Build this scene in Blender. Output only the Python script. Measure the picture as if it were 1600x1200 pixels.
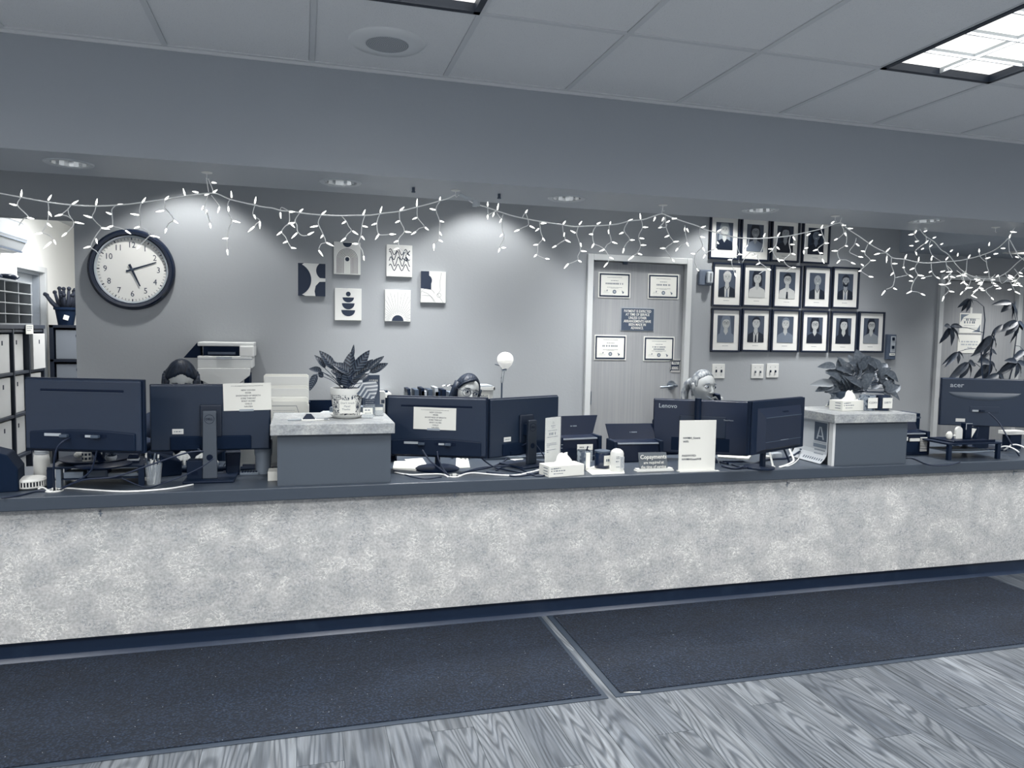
import bpy, math, random
import numpy as np
from mathutils import Vector, Matrix, Euler
for o in list(bpy.data.objects): bpy.data.objects.remove(o)
SC = bpy.context.scene; COL = SC.collection
random.seed(7)
# ---------------------------------------------------------------- camera (1600x1200 frame)
F = 1166.03; YAW, PIT, ROL = 0.273666, 0.0693294, -0.0180171; H = 1.5
_cy,_sy,_cp,_sp,_cr,_sr = math.cos(YAW),math.sin(YAW),math.cos(PIT),math.sin(PIT),math.cos(ROL),math.sin(ROL)
_f = Vector((_sy*_cp,_cy*_cp,-_sp)); _r = Vector((_cy,-_sy,0)); _d = _f.cross(_r)
R_ = _cr*_r+_sr*_d; D_ = -_sr*_r+_cr*_d
cam_d = bpy.data.cameras.new('camera'); cam = bpy.data.objects.new('camera', cam_d); COL.objects.link(cam)
cam_d.sensor_width = 36; cam_d.lens = F/1600*36; cam_d.clip_start = .05; cam_d.clip_end = 60
m = Matrix((( R_.x,-D_.x,-_f.x,0),(R_.y,-D_.y,-_f.y,0),(R_.z,-D_.z,-_f.z,H),(0,0,0,1)))
cam.matrix_world = m; SC.camera = cam
def ray(x,y): return R_*((x-800)/F)+D_*((y-600)/F)+_f
O_ = Vector((0,0,H))
def PY(x,y,Y): d=ray(x,y); return d*(Y/d.y)+O_          # measured point on a wall-parallel plane
def PZ(x,y,Z): d=ray(x,y); return d*((Z-H)/d.z)+O_      # measured point on a level plane
def PD(x,y,D): return ray(x,y)*D+O_                     # measured point at a depth
# ---------------------------------------------------------------- world, exposure
W = bpy.data.worlds.new('world'); SC.world = W; W.use_nodes = True
W.node_tree.nodes['Background'].inputs[0].default_value = (.35,.45,.6,1)
W.node_tree.nodes['Background'].inputs[1].default_value = .3
SC.view_settings.view_transform = 'Standard'; SC.view_settings.look = 'None'
SC.view_settings.exposure = 0.0; SC.view_settings.gamma = 1; SC.view_settings.use_curve_mapping = False
K_TROFFER = 36.0; K_BACKROOM = 58.0; K_SPOT = 66.0; K_DOWN = 3.0; K_STAFF_FILL = 21.0
# ---------------------------------------------------------------- lights the room has, and added fill lights
def area(loc, sx, sy, power, col=(1,1,1), rot=(0,0,0), spread=125):
    l = bpy.data.lights.new('ceiling_area_light','AREA'); l.shape='RECTANGLE'; l.size=sx; l.size_y=sy; l.energy=power; l.color=col; l.spread=math.radians(spread)
    o = bpy.data.objects.new('ceiling_area_light', l); o.location=loc; o.rotation_euler=rot; COL.objects.link(o); return o
def spot(loc, power, ang, blend, r=.04, col=(1,1,1), rot=(0,0,0)):
    l = bpy.data.lights.new('downlight_lamp','SPOT'); l.energy=power; l.spot_size=math.radians(ang); l.spot_blend=blend
    l.shadow_soft_size=r; l.color=col
    o = bpy.data.objects.new('downlight_lamp', l); o.location=loc; o.rotation_euler=rot; COL.objects.link(o); return o
COOL=(1,1,.99)
TROF = [(x,y) for y in (2.24,-.20) for x in (-2.10,.34,2.78,5.22)]
for x,y in TROF: area((x,y,2.715), .52, 1.12, K_TROFFER*(1 if y>0 else 2.3), COOL, spread=125 if y>0 else 178)
WASH = [-.68, 1.22, 3.10]
for x in WASH: spot((x,4.80,2.69), K_SPOT, 102, .35, .04, (1,.99,.96))
DOWN = [(-1.012,3.83),(.179,3.835),(1.364,3.84),(2.52,3.79),(3.66,3.76)]
for x,y in DOWN: spot((x,y,2.235), K_DOWN, 110, .9, .05)
STAFF=[-2.45,.66,2.16,4.05]
for x in STAFF: area((x,4.56,2.69), .5,.5, K_STAFF_FILL, COOL, spread=86)  # unseen fill lights, added to brighten the lower back wall
area((5.75,4.60,2.205), .4,.4, 12, COOL, spread=120)      # added fill, brightens the dark area around the right door
area((-1.9,8.2,2.62), .55,1.15, K_BACKROOM, (1,1,1), spread=180)
# ---------------------------------------------------------------- materials
def S(h):
    h=h.lstrip('#'); c=[int(h[i:i+2],16)/255 for i in (0,2,4)]
    return [v/12.92 if v<=.04045 else ((v+.055)/1.055)**2.4 for v in c]+[1]
MATS={}
def mat(name, col, rough=.6, metal=0, emit=0, noise=None, bump=None, alpha=1, trans=0, coat=0, spec=.5):
    """noise=(scale, colour2, low, high [,detail]); bump=(scale, strength)"""
    if name in MATS: return MATS[name]
    M=bpy.data.materials.new(name); M.use_nodes=True; nt=M.node_tree; b=nt.nodes['Principled BSDF']
    c=S(col); b.inputs['Base Color'].default_value=c; b.inputs['Roughness'].default_value=rough
    b.inputs['Metallic'].default_value=metal; b.inputs['Specular IOR Level'].default_value=spec
    if coat: b.inputs['Coat Weight'].default_value=coat
    if trans: b.inputs['Transmission Weight'].default_value=trans
    if alpha<1: b.inputs['Alpha'].default_value=alpha
    if emit: b.inputs['Emission Color'].default_value=c; b.inputs['Emission Strength'].default_value=emit
    if noise or bump:
        tc=nt.nodes.new('ShaderNodeTexCoord')
    if noise:
        n=nt.nodes.new('ShaderNodeTexNoise'); n.inputs['Scale'].default_value=noise[0]; n.inputs['Detail'].default_value=noise[4] if len(noise)>4 else 4
        r=nt.nodes.new('ShaderNodeMapRange'); r.inputs[1].default_value=noise[2]; r.inputs[2].default_value=noise[3]
        x=nt.nodes.new('ShaderNodeMix'); x.data_type='RGBA'; x.inputs[6].default_value=c; x.inputs[7].default_value=S(noise[1])
        nt.links.new(tc.outputs['Object'],n.inputs['Vector']); nt.links.new(n.outputs[0],r.inputs[0]); nt.links.new(r.outputs[0],x.inputs[0])
        nt.links.new(x.outputs[2],b.inputs['Base Color'])
    if bump:
        n=nt.nodes.new('ShaderNodeTexNoise'); n.inputs['Scale'].default_value=bump[0]; n.inputs['Detail'].default_value=3
        u=nt.nodes.new('ShaderNodeBump'); u.inputs['Strength'].default_value=bump[1]; u.inputs['Distance'].default_value=.004
        nt.links.new(tc.outputs['Object'],n.inputs['Vector']); nt.links.new(n.outputs[0],u.inputs['Height']); nt.links.new(u.outputs[0],b.inputs['Normal'])
    MATS[name]=M; return M
def nodes(M):
    nt=M.node_tree; return nt, nt.nodes['Principled BSDF'], nt.nodes.new, nt.links.new
WALL=mat('wall_paint','#999da1',.75,bump=(60,.15))
WALLW=mat('back_room_white_paint','#efefec',.8,bump=(60,.1))
BEAM=mat('beam_paint','#9ba1a8',.45,bump=(45,.12))
CEILW=mat('ceiling_tile','#dcdee0',.9,noise=(300,'#9aa0a6',.66,.74,2),bump=(160,.5))
GRID=mat('grid_metal','#cacdd0',.5)
NAVY=mat('black_plastic','#0c1b30',.5,bump=(500,.1),spec=.2)
NAVYG=mat('black_gloss','#08152a',.4,spec=.14)
NAVYM=mat('black_matte','#0d1c31',.8,spec=.12)
DGREY=mat('dark_grey_plastic','#3b4859',.45)
MGREY=mat('mid_grey_plastic','#6b7683',.5)
LGREY=mat('light_grey','#a5acb3',.55)
WHITE=mat('white_paper','#dcdcd6',.8)
WPLAS=mat('white_plastic','#d4d5d2',.4)
BEIGE=mat('printer_beige','#d2d4d3',.5)
STEEL=mat('brushed_steel','#8e969f',.3,metal=.9)
CHROME=mat('chrome','#d5d9dc',.12,metal=1)
INK=mat('ink','#16253b',.7)
INKG=mat('grey_ink','#5b6674',.8)
LAM=mat('counter_laminate','#363f4b',.38,noise=(900,'#424b57',.5,.75),bump=(600,.05))
PODF=mat('podium_laminate','#434c57',.55,noise=(400,'#4a535e',.5,.8))
COVE=mat('vinyl_cove_base','#1c2c44',.38,noise=(9,'#2a3a50',.55,.8))
FRAMEW=mat('door_frame_paint','#c3c6c7',.45)
DOORM=mat('door_wood','#989ea6',.5)
nt,b,N,L=nodes(DOORM)
tc=N('ShaderNodeTexCoord'); mp=N('ShaderNodeMapping'); mp.inputs['Scale'].default_value=(60,60,1.2); n=N('ShaderNodeTexNoise'); n.inputs['Scale'].default_value=1.6; n.inputs['Detail'].default_value=6
cr=N('ShaderNodeValToRGB'); cr.color_ramp.elements[0].color=S('#8a8d91'); cr.color_ramp.elements[0].position=.2; cr.color_ramp.elements[1].color=S('#999b9d'); cr.color_ramp.elements[1].position=.7
L(tc.outputs['Object'],mp.inputs[0]); L(mp.outputs[0],n.inputs['Vector']); L(n.outputs[0],cr.inputs[0]); L(cr.outputs[0],b.inputs['Base Color'])
# mottled stone-look laminate on the counter front and the podium slabs
def stone(name, base, dark, light, sc=1.0):
    M=mat(name, base, .55); nt,b,N,L=nodes(M)
    tc=N('ShaderNodeTexCoord'); mp=N('ShaderNodeMapping'); mp.inputs['Rotation'].default_value=(0,.6,0); mp.inputs['Scale'].default_value=(sc,sc,sc*1.7); L(tc.outputs['Object'],mp.inputs[0])
    n1=N('ShaderNodeTexNoise'); n1.inputs['Scale'].default_value=6.5; n1.inputs['Detail'].default_value=15; n1.inputs['Roughness'].default_value=.72; n1.inputs['Distortion'].default_value=.5
    L(mp.outputs[0],n1.inputs['Vector'])
    r1=N('ShaderNodeValToRGB'); e=r1.color_ramp.elements; e[0].position=.36; e[0].color=S(dark); e[1].position=.60; e[1].color=S(base); L(n1.outputs[0],r1.inputs[0])
    n2=N('ShaderNodeTexNoise'); n2.inputs['Scale'].default_value=17; n2.inputs['Detail'].default_value=5; n2.inputs['Roughness'].default_value=.62; n2.inputs['Distortion'].default_value=2.2; L(mp.outputs[0],n2.inputs['Vector'])
    # thin veins where the noise crosses .5, only inside scattered patches
    sb=N('ShaderNodeMath'); sb.operation='SUBTRACT'; sb.inputs[1].default_value=.5; ab=N('ShaderNodeMath'); ab.operation='ABSOLUTE'; L(n2.outputs[0],sb.inputs[0]); L(sb.outputs[0],ab.inputs[0])
    rr=N('ShaderNodeMapRange'); rr.inputs[1].default_value=.0; rr.inputs[2].default_value=.026; rr.inputs[3].default_value=1; rr.inputs[4].default_value=0; L(ab.outputs[0],rr.inputs[0])
    n3=N('ShaderNodeTexNoise'); n3.inputs['Scale'].default_value=7; n3.inputs['Detail'].default_value=3; L(tc.outputs['Object'],n3.inputs['Vector'])
    r3=N('ShaderNodeMapRange'); r3.inputs[1].default_value=.52; r3.inputs[2].default_value=.57; L(n3.outputs[0],r3.inputs[0])
    mu=N('ShaderNodeMath'); mu.operation='MULTIPLY'; L(rr.outputs[0],mu.inputs[0]); L(r3.outputs[0],mu.inputs[1])
    mx=N('ShaderNodeMix'); mx.data_type='RGBA'; mx.inputs[7].default_value=S(light); L(mu.outputs[0],mx.inputs[0]); L(r1.outputs[0],mx.inputs[6])
    r4=N('ShaderNodeMapRange'); r4.inputs[1].default_value=.43; r4.inputs[2].default_value=.49; r4.inputs[3].default_value=1; r4.inputs[4].default_value=0; L(n3.outputs[0],r4.inputs[0])
    mu2=N('ShaderNodeMath'); mu2.operation='MULTIPLY'; L(rr.outputs[0],mu2.inputs[0]); L(r4.outputs[0],mu2.inputs[1])
    mx2=N('ShaderNodeMix'); mx2.data_type='RGBA'; mx2.inputs[7].default_value=S('#7d848c'); L(mu2.outputs[0],mx2.inputs[0]); L(mx.outputs[2],mx2.inputs[6])
    n5=N('ShaderNodeTexNoise'); n5.inputs['Scale'].default_value=90; n5.inputs['Detail'].default_value=3; L(tc.outputs['Object'],n5.inputs['Vector'])
    mx3=N('ShaderNodeMix'); mx3.data_type='RGBA'; mx3.blend_type='OVERLAY'; mx3.inputs[0].default_value=.5; L(mx2.outputs[2],mx3.inputs[6]); L(n5.outputs[0],mx3.inputs[7])
    L(mx3.outputs[2],b.inputs['Base Color'])
    bu=N('ShaderNodeBump'); bu.inputs['Strength'].default_value=.25; bu.inputs['Distance'].default_value=.003; L(n1.outputs[0],bu.inputs['Height']); L(bu.outputs[0],b.inputs['Normal'])
    return M
PANEL=stone('stone_look_wallcovering','#bababa','#a6a8a9','#f2f1ec')
SLAB=stone('stone_look_laminate','#9fa2a3','#7f8489','#c6c6c2',2.4)
# vinyl plank: wavy grain running along the plank, different for each plank
def plankmat():
    M=mat('vinyl_plank','#8a929b',.38); nt,b,N,L=nodes(M)
    tc=N('ShaderNodeTexCoord'); oi=N('ShaderNodeObjectInfo'); sc=N('ShaderNodeVectorMath'); sc.operation='SCALE'; sc.inputs[0].default_value=(13,29,0); L(oi.outputs['Random'],sc.inputs['Scale'])
    ad=N('ShaderNodeVectorMath'); ad.operation='ADD'; L(tc.outputs['Object'],ad.inputs[0]); L(sc.outputs[0],ad.inputs[1])
    mp=N('ShaderNodeMapping'); mp.inputs['Scale'].default_value=(1,.10,1); L(ad.outputs[0],mp.inputs[0])
    n0=N('ShaderNodeTexNoise'); n0.inputs['Scale'].default_value=5.5; n0.inputs['Detail'].default_value=1.5; L(mp.outputs[0],n0.inputs['Vector'])
    k=N('ShaderNodeMath'); k.operation='MULTIPLY'; k.inputs[1].default_value=26; L(n0.outputs[0],k.inputs[0])
    sn=N('ShaderNodeMath'); sn.operation='SINE'; 
    k2=N('ShaderNodeMath'); k2.operation='MULTIPLY'; k2.inputs[1].default_value=7.0; L(k.outputs[0],k2.inputs[0]); L(k2.outputs[0],sn.inputs[0])
    r=N('ShaderNodeMapRange'); r.inputs[1].default_value=-.2; r.inputs[2].default_value=1; L(sn.outputs[0],r.inputs[0])
    mp2=N('ShaderNodeMapping'); mp2.inputs['Scale'].default_value=(1,.05,1); L(ad.outputs[0],mp2.inputs[0])
    n1=N('ShaderNodeTexNoise'); n1.inputs['Scale'].default_value=75; n1.inputs['Detail'].default_value=6; L(mp2.outputs[0],n1.inputs['Vector'])
    n2=N('ShaderNodeTexNoise'); n2.inputs['Scale'].default_value=4; n2.inputs['Detail'].default_value=4; L(mp.outputs[0],n2.inputs['Vector'])
    cr=N('ShaderNodeValToRGB'); e=cr.color_ramp.elements; e[0].position=.3; e[0].color=S('#4f555d'); e[1].position=.68; e[1].color=S('#787d82'); L(n2.outputs[0],cr.inputs[0])
    mx=N('ShaderNodeMix'); mx.data_type='RGBA'; mx.inputs[7].default_value=S('#383e46'); 
    f=N('ShaderNodeMath'); f.operation='MULTIPLY'; f.inputs[1].default_value=.75; L(r.outputs[0],f.inputs[0]); L(f.outputs[0],mx.inputs[0]); L(cr.outputs[0],mx.inputs[6])
    ov=N('ShaderNodeMix'); ov.data_type='RGBA'; ov.blend_type='OVERLAY'; ov.inputs[0].default_value=.95; L(mx.outputs[2],ov.inputs[6]); L(n1.outputs[0],ov.inputs[7])
    hs=N('ShaderNodeHueSaturation'); mr=N('ShaderNodeMapRange'); mr.inputs[3].default_value=.92; mr.inputs[4].default_value=1.12; L(oi.outputs['Random'],mr.inputs[0]); L(mr.outputs[0],hs.inputs['Value']); L(ov.outputs[2],hs.inputs['Color'])
    L(hs.outputs[0],b.inputs['Base Color'])
    bu=N('ShaderNodeBump'); bu.inputs['Strength'].default_value=.15; bu.inputs['Distance'].default_value=.001; L(n1.outputs[0],bu.inputs['Height']); L(bu.outputs[0],b.inputs['Normal'])
    return M
PLANK=plankmat()
def matpile(name):
    M=mat(name,'#1d2c42',.95); nt,b,N,L=nodes(M); tc=N('ShaderNodeTexCoord')
    v=N('ShaderNodeTexVoronoi'); v.inputs['Scale'].default_value=95; L(tc.outputs['Object'],v.inputs['Vector'])
    n=N('ShaderNodeTexNoise'); n.inputs['Scale'].default_value=4; n.inputs['Detail'].default_value=8; L(tc.outputs['Object'],n.inputs['Vector'])
    cr=N('ShaderNodeValToRGB'); e=cr.color_ramp.elements; e[0].position=.05; e[0].color=S('#263449'); e[1].position=.55; e[1].color=S('#081423'); L(v.outputs[0],cr.inputs[0])
    mx=N('ShaderNodeMix'); mx.data_type='RGBA'; mx.blend_type='OVERLAY'; mx.inputs[0].default_value=.5; L(cr.outputs[0],mx.inputs[6]); L(n.outputs[0],mx.inputs[7]); 
    n2=N('ShaderNodeTexNoise'); n2.inputs['Scale'].default_value=140; n2.inputs['Detail'].default_value=0; L(tc.outputs['Object'],n2.inputs['Vector'])
    r=N('ShaderNodeMapRange'); r.inputs[1].default_value=.85; r.inputs[2].default_value=.87; L(n2.outputs[0],r.inputs[0])
    m3=N('ShaderNodeMix'); m3.data_type='RGBA'; m3.inputs[7].default_value=S('#b9bfc6'); L(r.outputs[0],m3.inputs[0]); L(mx.outputs[2],m3.inputs[6]); L(m3.outputs[2],b.inputs['Base Color'])
    bu=N('ShaderNodeBump'); bu.inputs['Strength'].default_value=1; bu.inputs['Distance'].default_value=.006; bu.invert=True; L(v.outputs[0],bu.inputs['Height']); L(bu.outputs[0],b.inputs['Normal'])
    return M
MATP=matpile('mat_pile'); MATE=mat('mat_rubber_edge','#2b3644',.6)
GLOW=mat('lit_lens','#fbfaf4',.5,emit=1.25,noise=(2.2,'#cfd2d3',.45,.75))
BULB=mat('lit_bulb','#fffef6',.3,emit=2.6)
WIREW=mat('white_wire','#eceded',.5)
# ---------------------------------------------------------------- mesh builder
class MB:
    def __init__(s): s.v=[]; s.f=[]; s.T=Matrix.Identity(4)
    def add(s,vs,fs):
        k=len(s.v); s.v+= [tuple(s.T@Vector(v)) for v in vs]; s.f+=[tuple(i+k for i in f) for f in fs]; return s
    def box(s,x0,x1,y0,y1,z0,z1):
        return s.add([(x0,y0,z0),(x1,y0,z0),(x1,y1,z0),(x0,y1,z0),(x0,y0,z1),(x1,y0,z1),(x1,y1,z1),(x0,y1,z1)],
            [(0,3,2,1),(4,5,6,7),(0,1,5,4),(1,2,6,5),(2,3,7,6),(3,0,4,7)])
    def cyl(s,a,b,r0,r1=None,n=16,cap=True):
        r1=r0 if r1 is None else r1; a=Vector(a); b=Vector(b); d=(b-a).normalized()
        u=d.orthogonal().normalized(); w=d.cross(u); vs=[]
        for p,r in ((a,r0),(b,r1)):
            for i in range(n): t=2*math.pi*i/n; vs.append(p+r*(math.cos(t)*u+math.sin(t)*w))
        fs=[(i,(i+1)%n,n+(i+1)%n,n+i) for i in range(n)]
        if cap: fs+=[tuple(range(n-1,-1,-1)),tuple(range(n,2*n))]
        return s.add(vs,fs)
    def lathe(s,prof,n=24,c=(0,0,0)):
        vs=[];fs=[]
        for r,z in prof:
            for i in range(n): t=2*math.pi*i/n; vs.append((c[0]+r*math.cos(t),c[1]+r*math.sin(t),c[2]+z))
        for j in range(len(prof)-1):
            for i in range(n): fs.append((j*n+i,j*n+(i+1)%n,(j+1)*n+(i+1)%n,(j+1)*n+i))
        return s.add(vs,fs)
    def tube(s,pts,r,n=6,r1=None):
        pts=[Vector(p) for p in pts]; vs=[];fs=[]; u=None; m=len(pts)
        for i,p in enumerate(pts):
            d=(pts[min(i+1,m-1)]-pts[max(i-1,0)])
            if d.length<1e-7: d=Vector((0,0,1))
            d.normalize()
            u=(d.orthogonal() if u is None else u-d*u.dot(d))
            if u.length<1e-5: u=d.orthogonal()
            u.normalize(); w=d.cross(u); rr=r if r1 is None else r+(r1-r)*i/max(1,m-1)
            for k in range(n): t=2*math.pi*k/n; vs.append(p+rr*(math.cos(t)*u+math.sin(t)*w))
        for i in range(m-1):
            for k in range(n): fs.append((i*n+k,i*n+(k+1)%n,(i+1)*n+(k+1)%n,(i+1)*n+k))
        fs+=[tuple(range(n-1,-1,-1)),tuple((m-1)*n+k for k in range(n))]
        return s.add(vs,fs)
    def poly(s,pts,y0,y1):            # outline in x,z extruded from y0 (front) to y1
        n=len(pts); vs=[(x,y0,z) for x,z in pts]+[(x,y1,z) for x,z in pts]
        a=sum(pts[i][0]*pts[(i+1)%n][1]-pts[(i+1)%n][0]*pts[i][1] for i in range(n))
        fs=[tuple(range(n)),tuple(range(2*n-1,n-1,-1))]+[(i,n+i,n+(i+1)%n,(i+1)%n) for i in range(n)]
        if a<0: fs=[tuple(reversed(f)) for f in fs]
        return s.add(vs,fs)
    def polyz(s,pts,z0,z1):
        n=len(pts); vs=[(x,y,z0) for x,y in pts]+[(x,y,z1) for x,y in pts]
        a=sum(pts[i][0]*pts[(i+1)%n][1]-pts[(i+1)%n][0]*pts[i][1] for i in range(n))
        fs=[tuple(range(n-1,-1,-1)),tuple(range(n,2*n))]+[(i,(i+1)%n,n+(i+1)%n,n+i) for i in range(n)]
        if a<0: fs=[tuple(reversed(f)) for f in fs]
        return s.add(vs,fs)
    def ell(s,c,r,n=16,m=10):
        if not hasattr(r,'__len__'): r=(r,r,r)
        vs=[(c[0],c[1],c[2]-r[2])];fs=[]
        for j in range(1,m):
            p=-math.pi/2+math.pi*j/m
            for i in range(n): t=2*math.pi*i/n; vs.append((c[0]+r[0]*math.cos(p)*math.cos(t),c[1]+r[1]*math.cos(p)*math.sin(t),c[2]+r[2]*math.sin(p)))
        vs.append((c[0],c[1],c[2]+r[2])); k=len(vs)-1
        for i in range(n): fs.append((0,1+(i+1)%n,1+i)); fs.append((k,1+(m-2)*n+i,1+(m-2)*n+(i+1)%n))
        for j in range(m-2):
            for i in range(n): fs.append((1+j*n+i,1+j*n+(i+1)%n,1+(j+1)*n+(i+1)%n,1+(j+1)*n+i))
        return s.add(vs,fs)
    def cap(s,a,b,r0,r1,n=14):        # tapered capsule
        a=Vector(a);b=Vector(b); s.cyl(a,b,r0,r1,n); s.ell(a,r0,n,8); return s.ell(b,r1,n,8)
    def mesh(s,name):
        me=bpy.data.meshes.new(name); me.from_pydata(s.v,[],s.f); me.update(); return me
def link(o,parent=None):
    COL.objects.link(o)
    if parent: o.parent=parent
    return o
def part(name,mb,m,parent=None,bev=0,smooth=False,label=None,seg=2,loc=None,rot=None,kind=None):
    me=mb.mesh(name) if isinstance(mb,MB) else mb
    if not me.materials: me.materials.append(m)
    o=bpy.data.objects.new(name,me); link(o,parent)
    if smooth is True:
        for p in me.polygons: p.use_smooth=True
    elif smooth:
        for p in me.polygons: p.use_smooth=True
        try: me.set_sharp_from_angle(angle=math.radians(smooth))
        except Exception: pass
    if bev:
        b=o.modifiers.new('bevel','BEVEL'); b.width=bev; b.segments=seg; b.limit_method='ANGLE'; b.angle_limit=math.radians(35); b.harden_normals=False
    if loc is not None: o.location=loc
    if rot is not None: o.rotation_euler=rot
    if label: o['label']=label
    if kind: o['kind']=kind
    return o
def tag(o,label,cat,group=None,kind=None):
    o['label']=label; o['category']=cat
    if group: o['group']=group
    if kind: o['kind']=kind
    return o
def thing(name,label,cat,loc=(0,0,0),rz=0,group=None):
    o=bpy.data.objects.new(name,None); o.empty_display_size=.05; o.location=loc; o.rotation_euler=(0,0,rz); COL.objects.link(o)
    return tag(o,label,cat,group)
def struct(name,mb,m,parent=None,bev=0,kind='structure'):
    o=part(name,mb,m,parent,bev)
    if not parent: o['kind']=kind
    return o
def B(*a): return MB().box(*a)
def text(s,size,m,parent,loc,rot=(math.pi/2,0,0),al='CENTER',ext=.0004,sx=1,sp=1.0,name='lettering',bold=0,chars=1.0):
    c=bpy.data.curves.new('t','FONT'); c.body=s; c.size=size; c.align_x=al; c.align_y='CENTER'; c.extrude=ext; c.space_line=sp; c.resolution_u=2; c.space_character=chars
    c.offset=bold*size
    t=bpy.data.objects.new('t',c); COL.objects.link(t); bpy.context.view_layer.update()
    me=bpy.data.meshes.new_from_object(t.evaluated_get(bpy.context.evaluated_depsgraph_get())); bpy.data.objects.remove(t); bpy.data.curves.remove(c)
    me.materials.clear(); me.materials.append(m); me.name=name
    o=bpy.data.objects.new(name,me); link(o,parent); o.location=loc; o.rotation_euler=rot; o.scale=(sx,1,1); return o
def circ(cx,cz,r,n=20,a0=0,a1=360,rz=None):
    rz=r if rz is None else rz
    return [(cx+r*math.cos(math.radians(a0+(a1-a0)*i/(n if a1-a0>=360 else n-1))),cz+rz*math.sin(math.radians(a0+(a1-a0)*i/(n if a1-a0>=360 else n-1)))) for i in range(n)]
def copy_tree(root,loc,rz,label,group=None):
    r=root.copy(); COL.objects.link(r); r.location=loc; r.rotation_euler=(0,0,rz); r['label']=label
    if group: r['group']=group
    for ch in list(root.children):
        c=ch.copy(); COL.objects.link(c); c.parent=r
        for g in ch.children: d=g.copy(); COL.objects.link(d); d.parent=c
    return r
# ================================================================ SETTING
XL,XR,YB=-3.6,7.6,-2.6      # room extents: left, right, behind the camera
ZC=2.7; YW=5.2; CT=.76
fl=struct('floor',B(XL,XR,YB,5.2,-.06,-.006),mat('subfloor','#6f7883',.6))
struct('floor_back_room',B(-3.0,XL+2.24+.02,5.2,10.8,-.06,-.006),mat('back_room_floor','#6f7883',.5),fl)
# vinyl planks laid along the room's depth
pw,pl=.1615,1.22
pm=MB().box(0,pw-.0016,0,pl-.0016,-.006,0).mesh('plank'); pm.materials.append(PLANK)
xs=[1.915+k*pw for k in range(-24,22)]
for k,x in enumerate(xs):
    off=((k*7)%11)/11*pl
    y=.9-off
    while y<3.66:
        if y+pl>.75:
            o=bpy.data.objects.new('plank',pm); link(o,fl); o.location=(x,y,0)
        y+=pl
o=part('plank',B(XL,xs[0],YB,3.72,-.006,-.0004),PLANK,fl); o=part('plank',B(xs[-1]+pw,XR,YB,3.72,-.006,-.0004),PLANK,fl); o=part('plank',B(xs[0],xs[-1]+pw,YB,-.4,-.006,-.0004),PLANK,fl)
part('plank',B(XL,XR,3.90,5.2,-.006,-.0004),PLANK,fl)
# walls
WALLF=mat('front_room_paint','#e8e9ea',.75)
wl=struct('wall_left',B(XL-.1,XL,YB,3.6,-.05,ZC),WALLF); struct('wall_right',B(XR,XR+.1,YB,YW+.1,-.05,ZC),WALLF)
struct('wall_rear',B(XL-.1,XR+.1,YB-.1,YB,-.05,ZC),WALLF)
wb=struct('wall_back',B(-1.356,2.06,YW,YW+.12,-.05,2.78),WALL)
part('wall_panel',B(2.83,5.27,YW,YW+.12,-.05,2.78),WALL,wb); part('wall_panel',B(2.06,2.83,YW,YW+.12,2.06,2.78),WALL,wb)
part('wall_panel',B(5.27,6.10,YW,YW+.12,2.04,2.78),WALL,wb); part('wall_panel',B(6.10,XR+.1,YW,YW+.12,-.05,2.78),WALL,wb)
part('header',B(-3.7,-1.356,YW,YW+.12,2.145,2.78),WALL,wb)
struct('wall_side',B(XL-.1,XL,3.6,YW+.12,-.05,2.78),WALL)
# back room
br=struct('wall_back_room',B(-2.87,-2.75,5.32,8.36,-.05,2.7),WALLW)
part('wall_panel',B(-2.87,-2.75,9.32,10.8,-.05,2.7),WALLW,br); part('wall_panel',B(-2.87,-2.75,8.36,9.32,2.10,2.7),WALLW,br)
struct('wall_far',B(-2.87,-.9,10.7,10.8,-.05,2.7),WALLW); struct('wall_far_side',B(-1.30,-1.2,5.32,10.7,-.05,2.7),WALLW)
struct('wall_stub',B(-3.7,-2.75,5.32,5.42,-.05,2.7),WALLW)
struct('ceiling_back_room',B(-3.7,-.9,5.32,10.8,2.7,2.76),mat('plain_ceiling_white','#cfd2d3',.9))
# front ceiling: suspended grid
ce=struct('ceiling',B(XL,XR,YB,3.62,2.76,2.82),CEILW)
gx=[.04+.61*k for k in range(-6,13)]; gx=[XL]+gx+[XR]; gy=[YB,-.81,.41,1.63,2.85,3.60]
troff=set()
for i in range(len(gx)-1):
    for j in range(len(gy)-1):
        xc=(gx[i]+gx[i+1])/2; yc=(gy[j]+gy[j+1])/2
        if any(abs(xc-a)<.1 and abs(yc-b)<.1 for a,b in TROF): continue
        part('ceiling_tile',B(gx[i]+.013,gx[i+1]-.013,gy[j]+.013,gy[j+1]-.013,ZC+.004,ZC+.02),CEILW,ce)
for x in gx[1:-1]: part('grid_bar',B(x-.012,x+.012,YB,3.60,ZC,ZC+.012),GRID,ce)
for y in gy[1:-1]: part('grid_bar',B(XL,XR,y-.012,y+.012,ZC-.001,ZC+.011),GRID,ce)
part('wall_angle',B(XL,XR,3.575,3.605,ZC-.001,ZC+.006),GRID,ce); part('wall_angle',B(XL,XR,3.592,3.6,ZC-.014,ZC),GRID,ce)
struct('ceiling_staff_side',B(XL,XR,4.12,5.3,ZC,ZC+.06),mat('staff_ceiling','#d9dcdf',.9))
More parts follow.
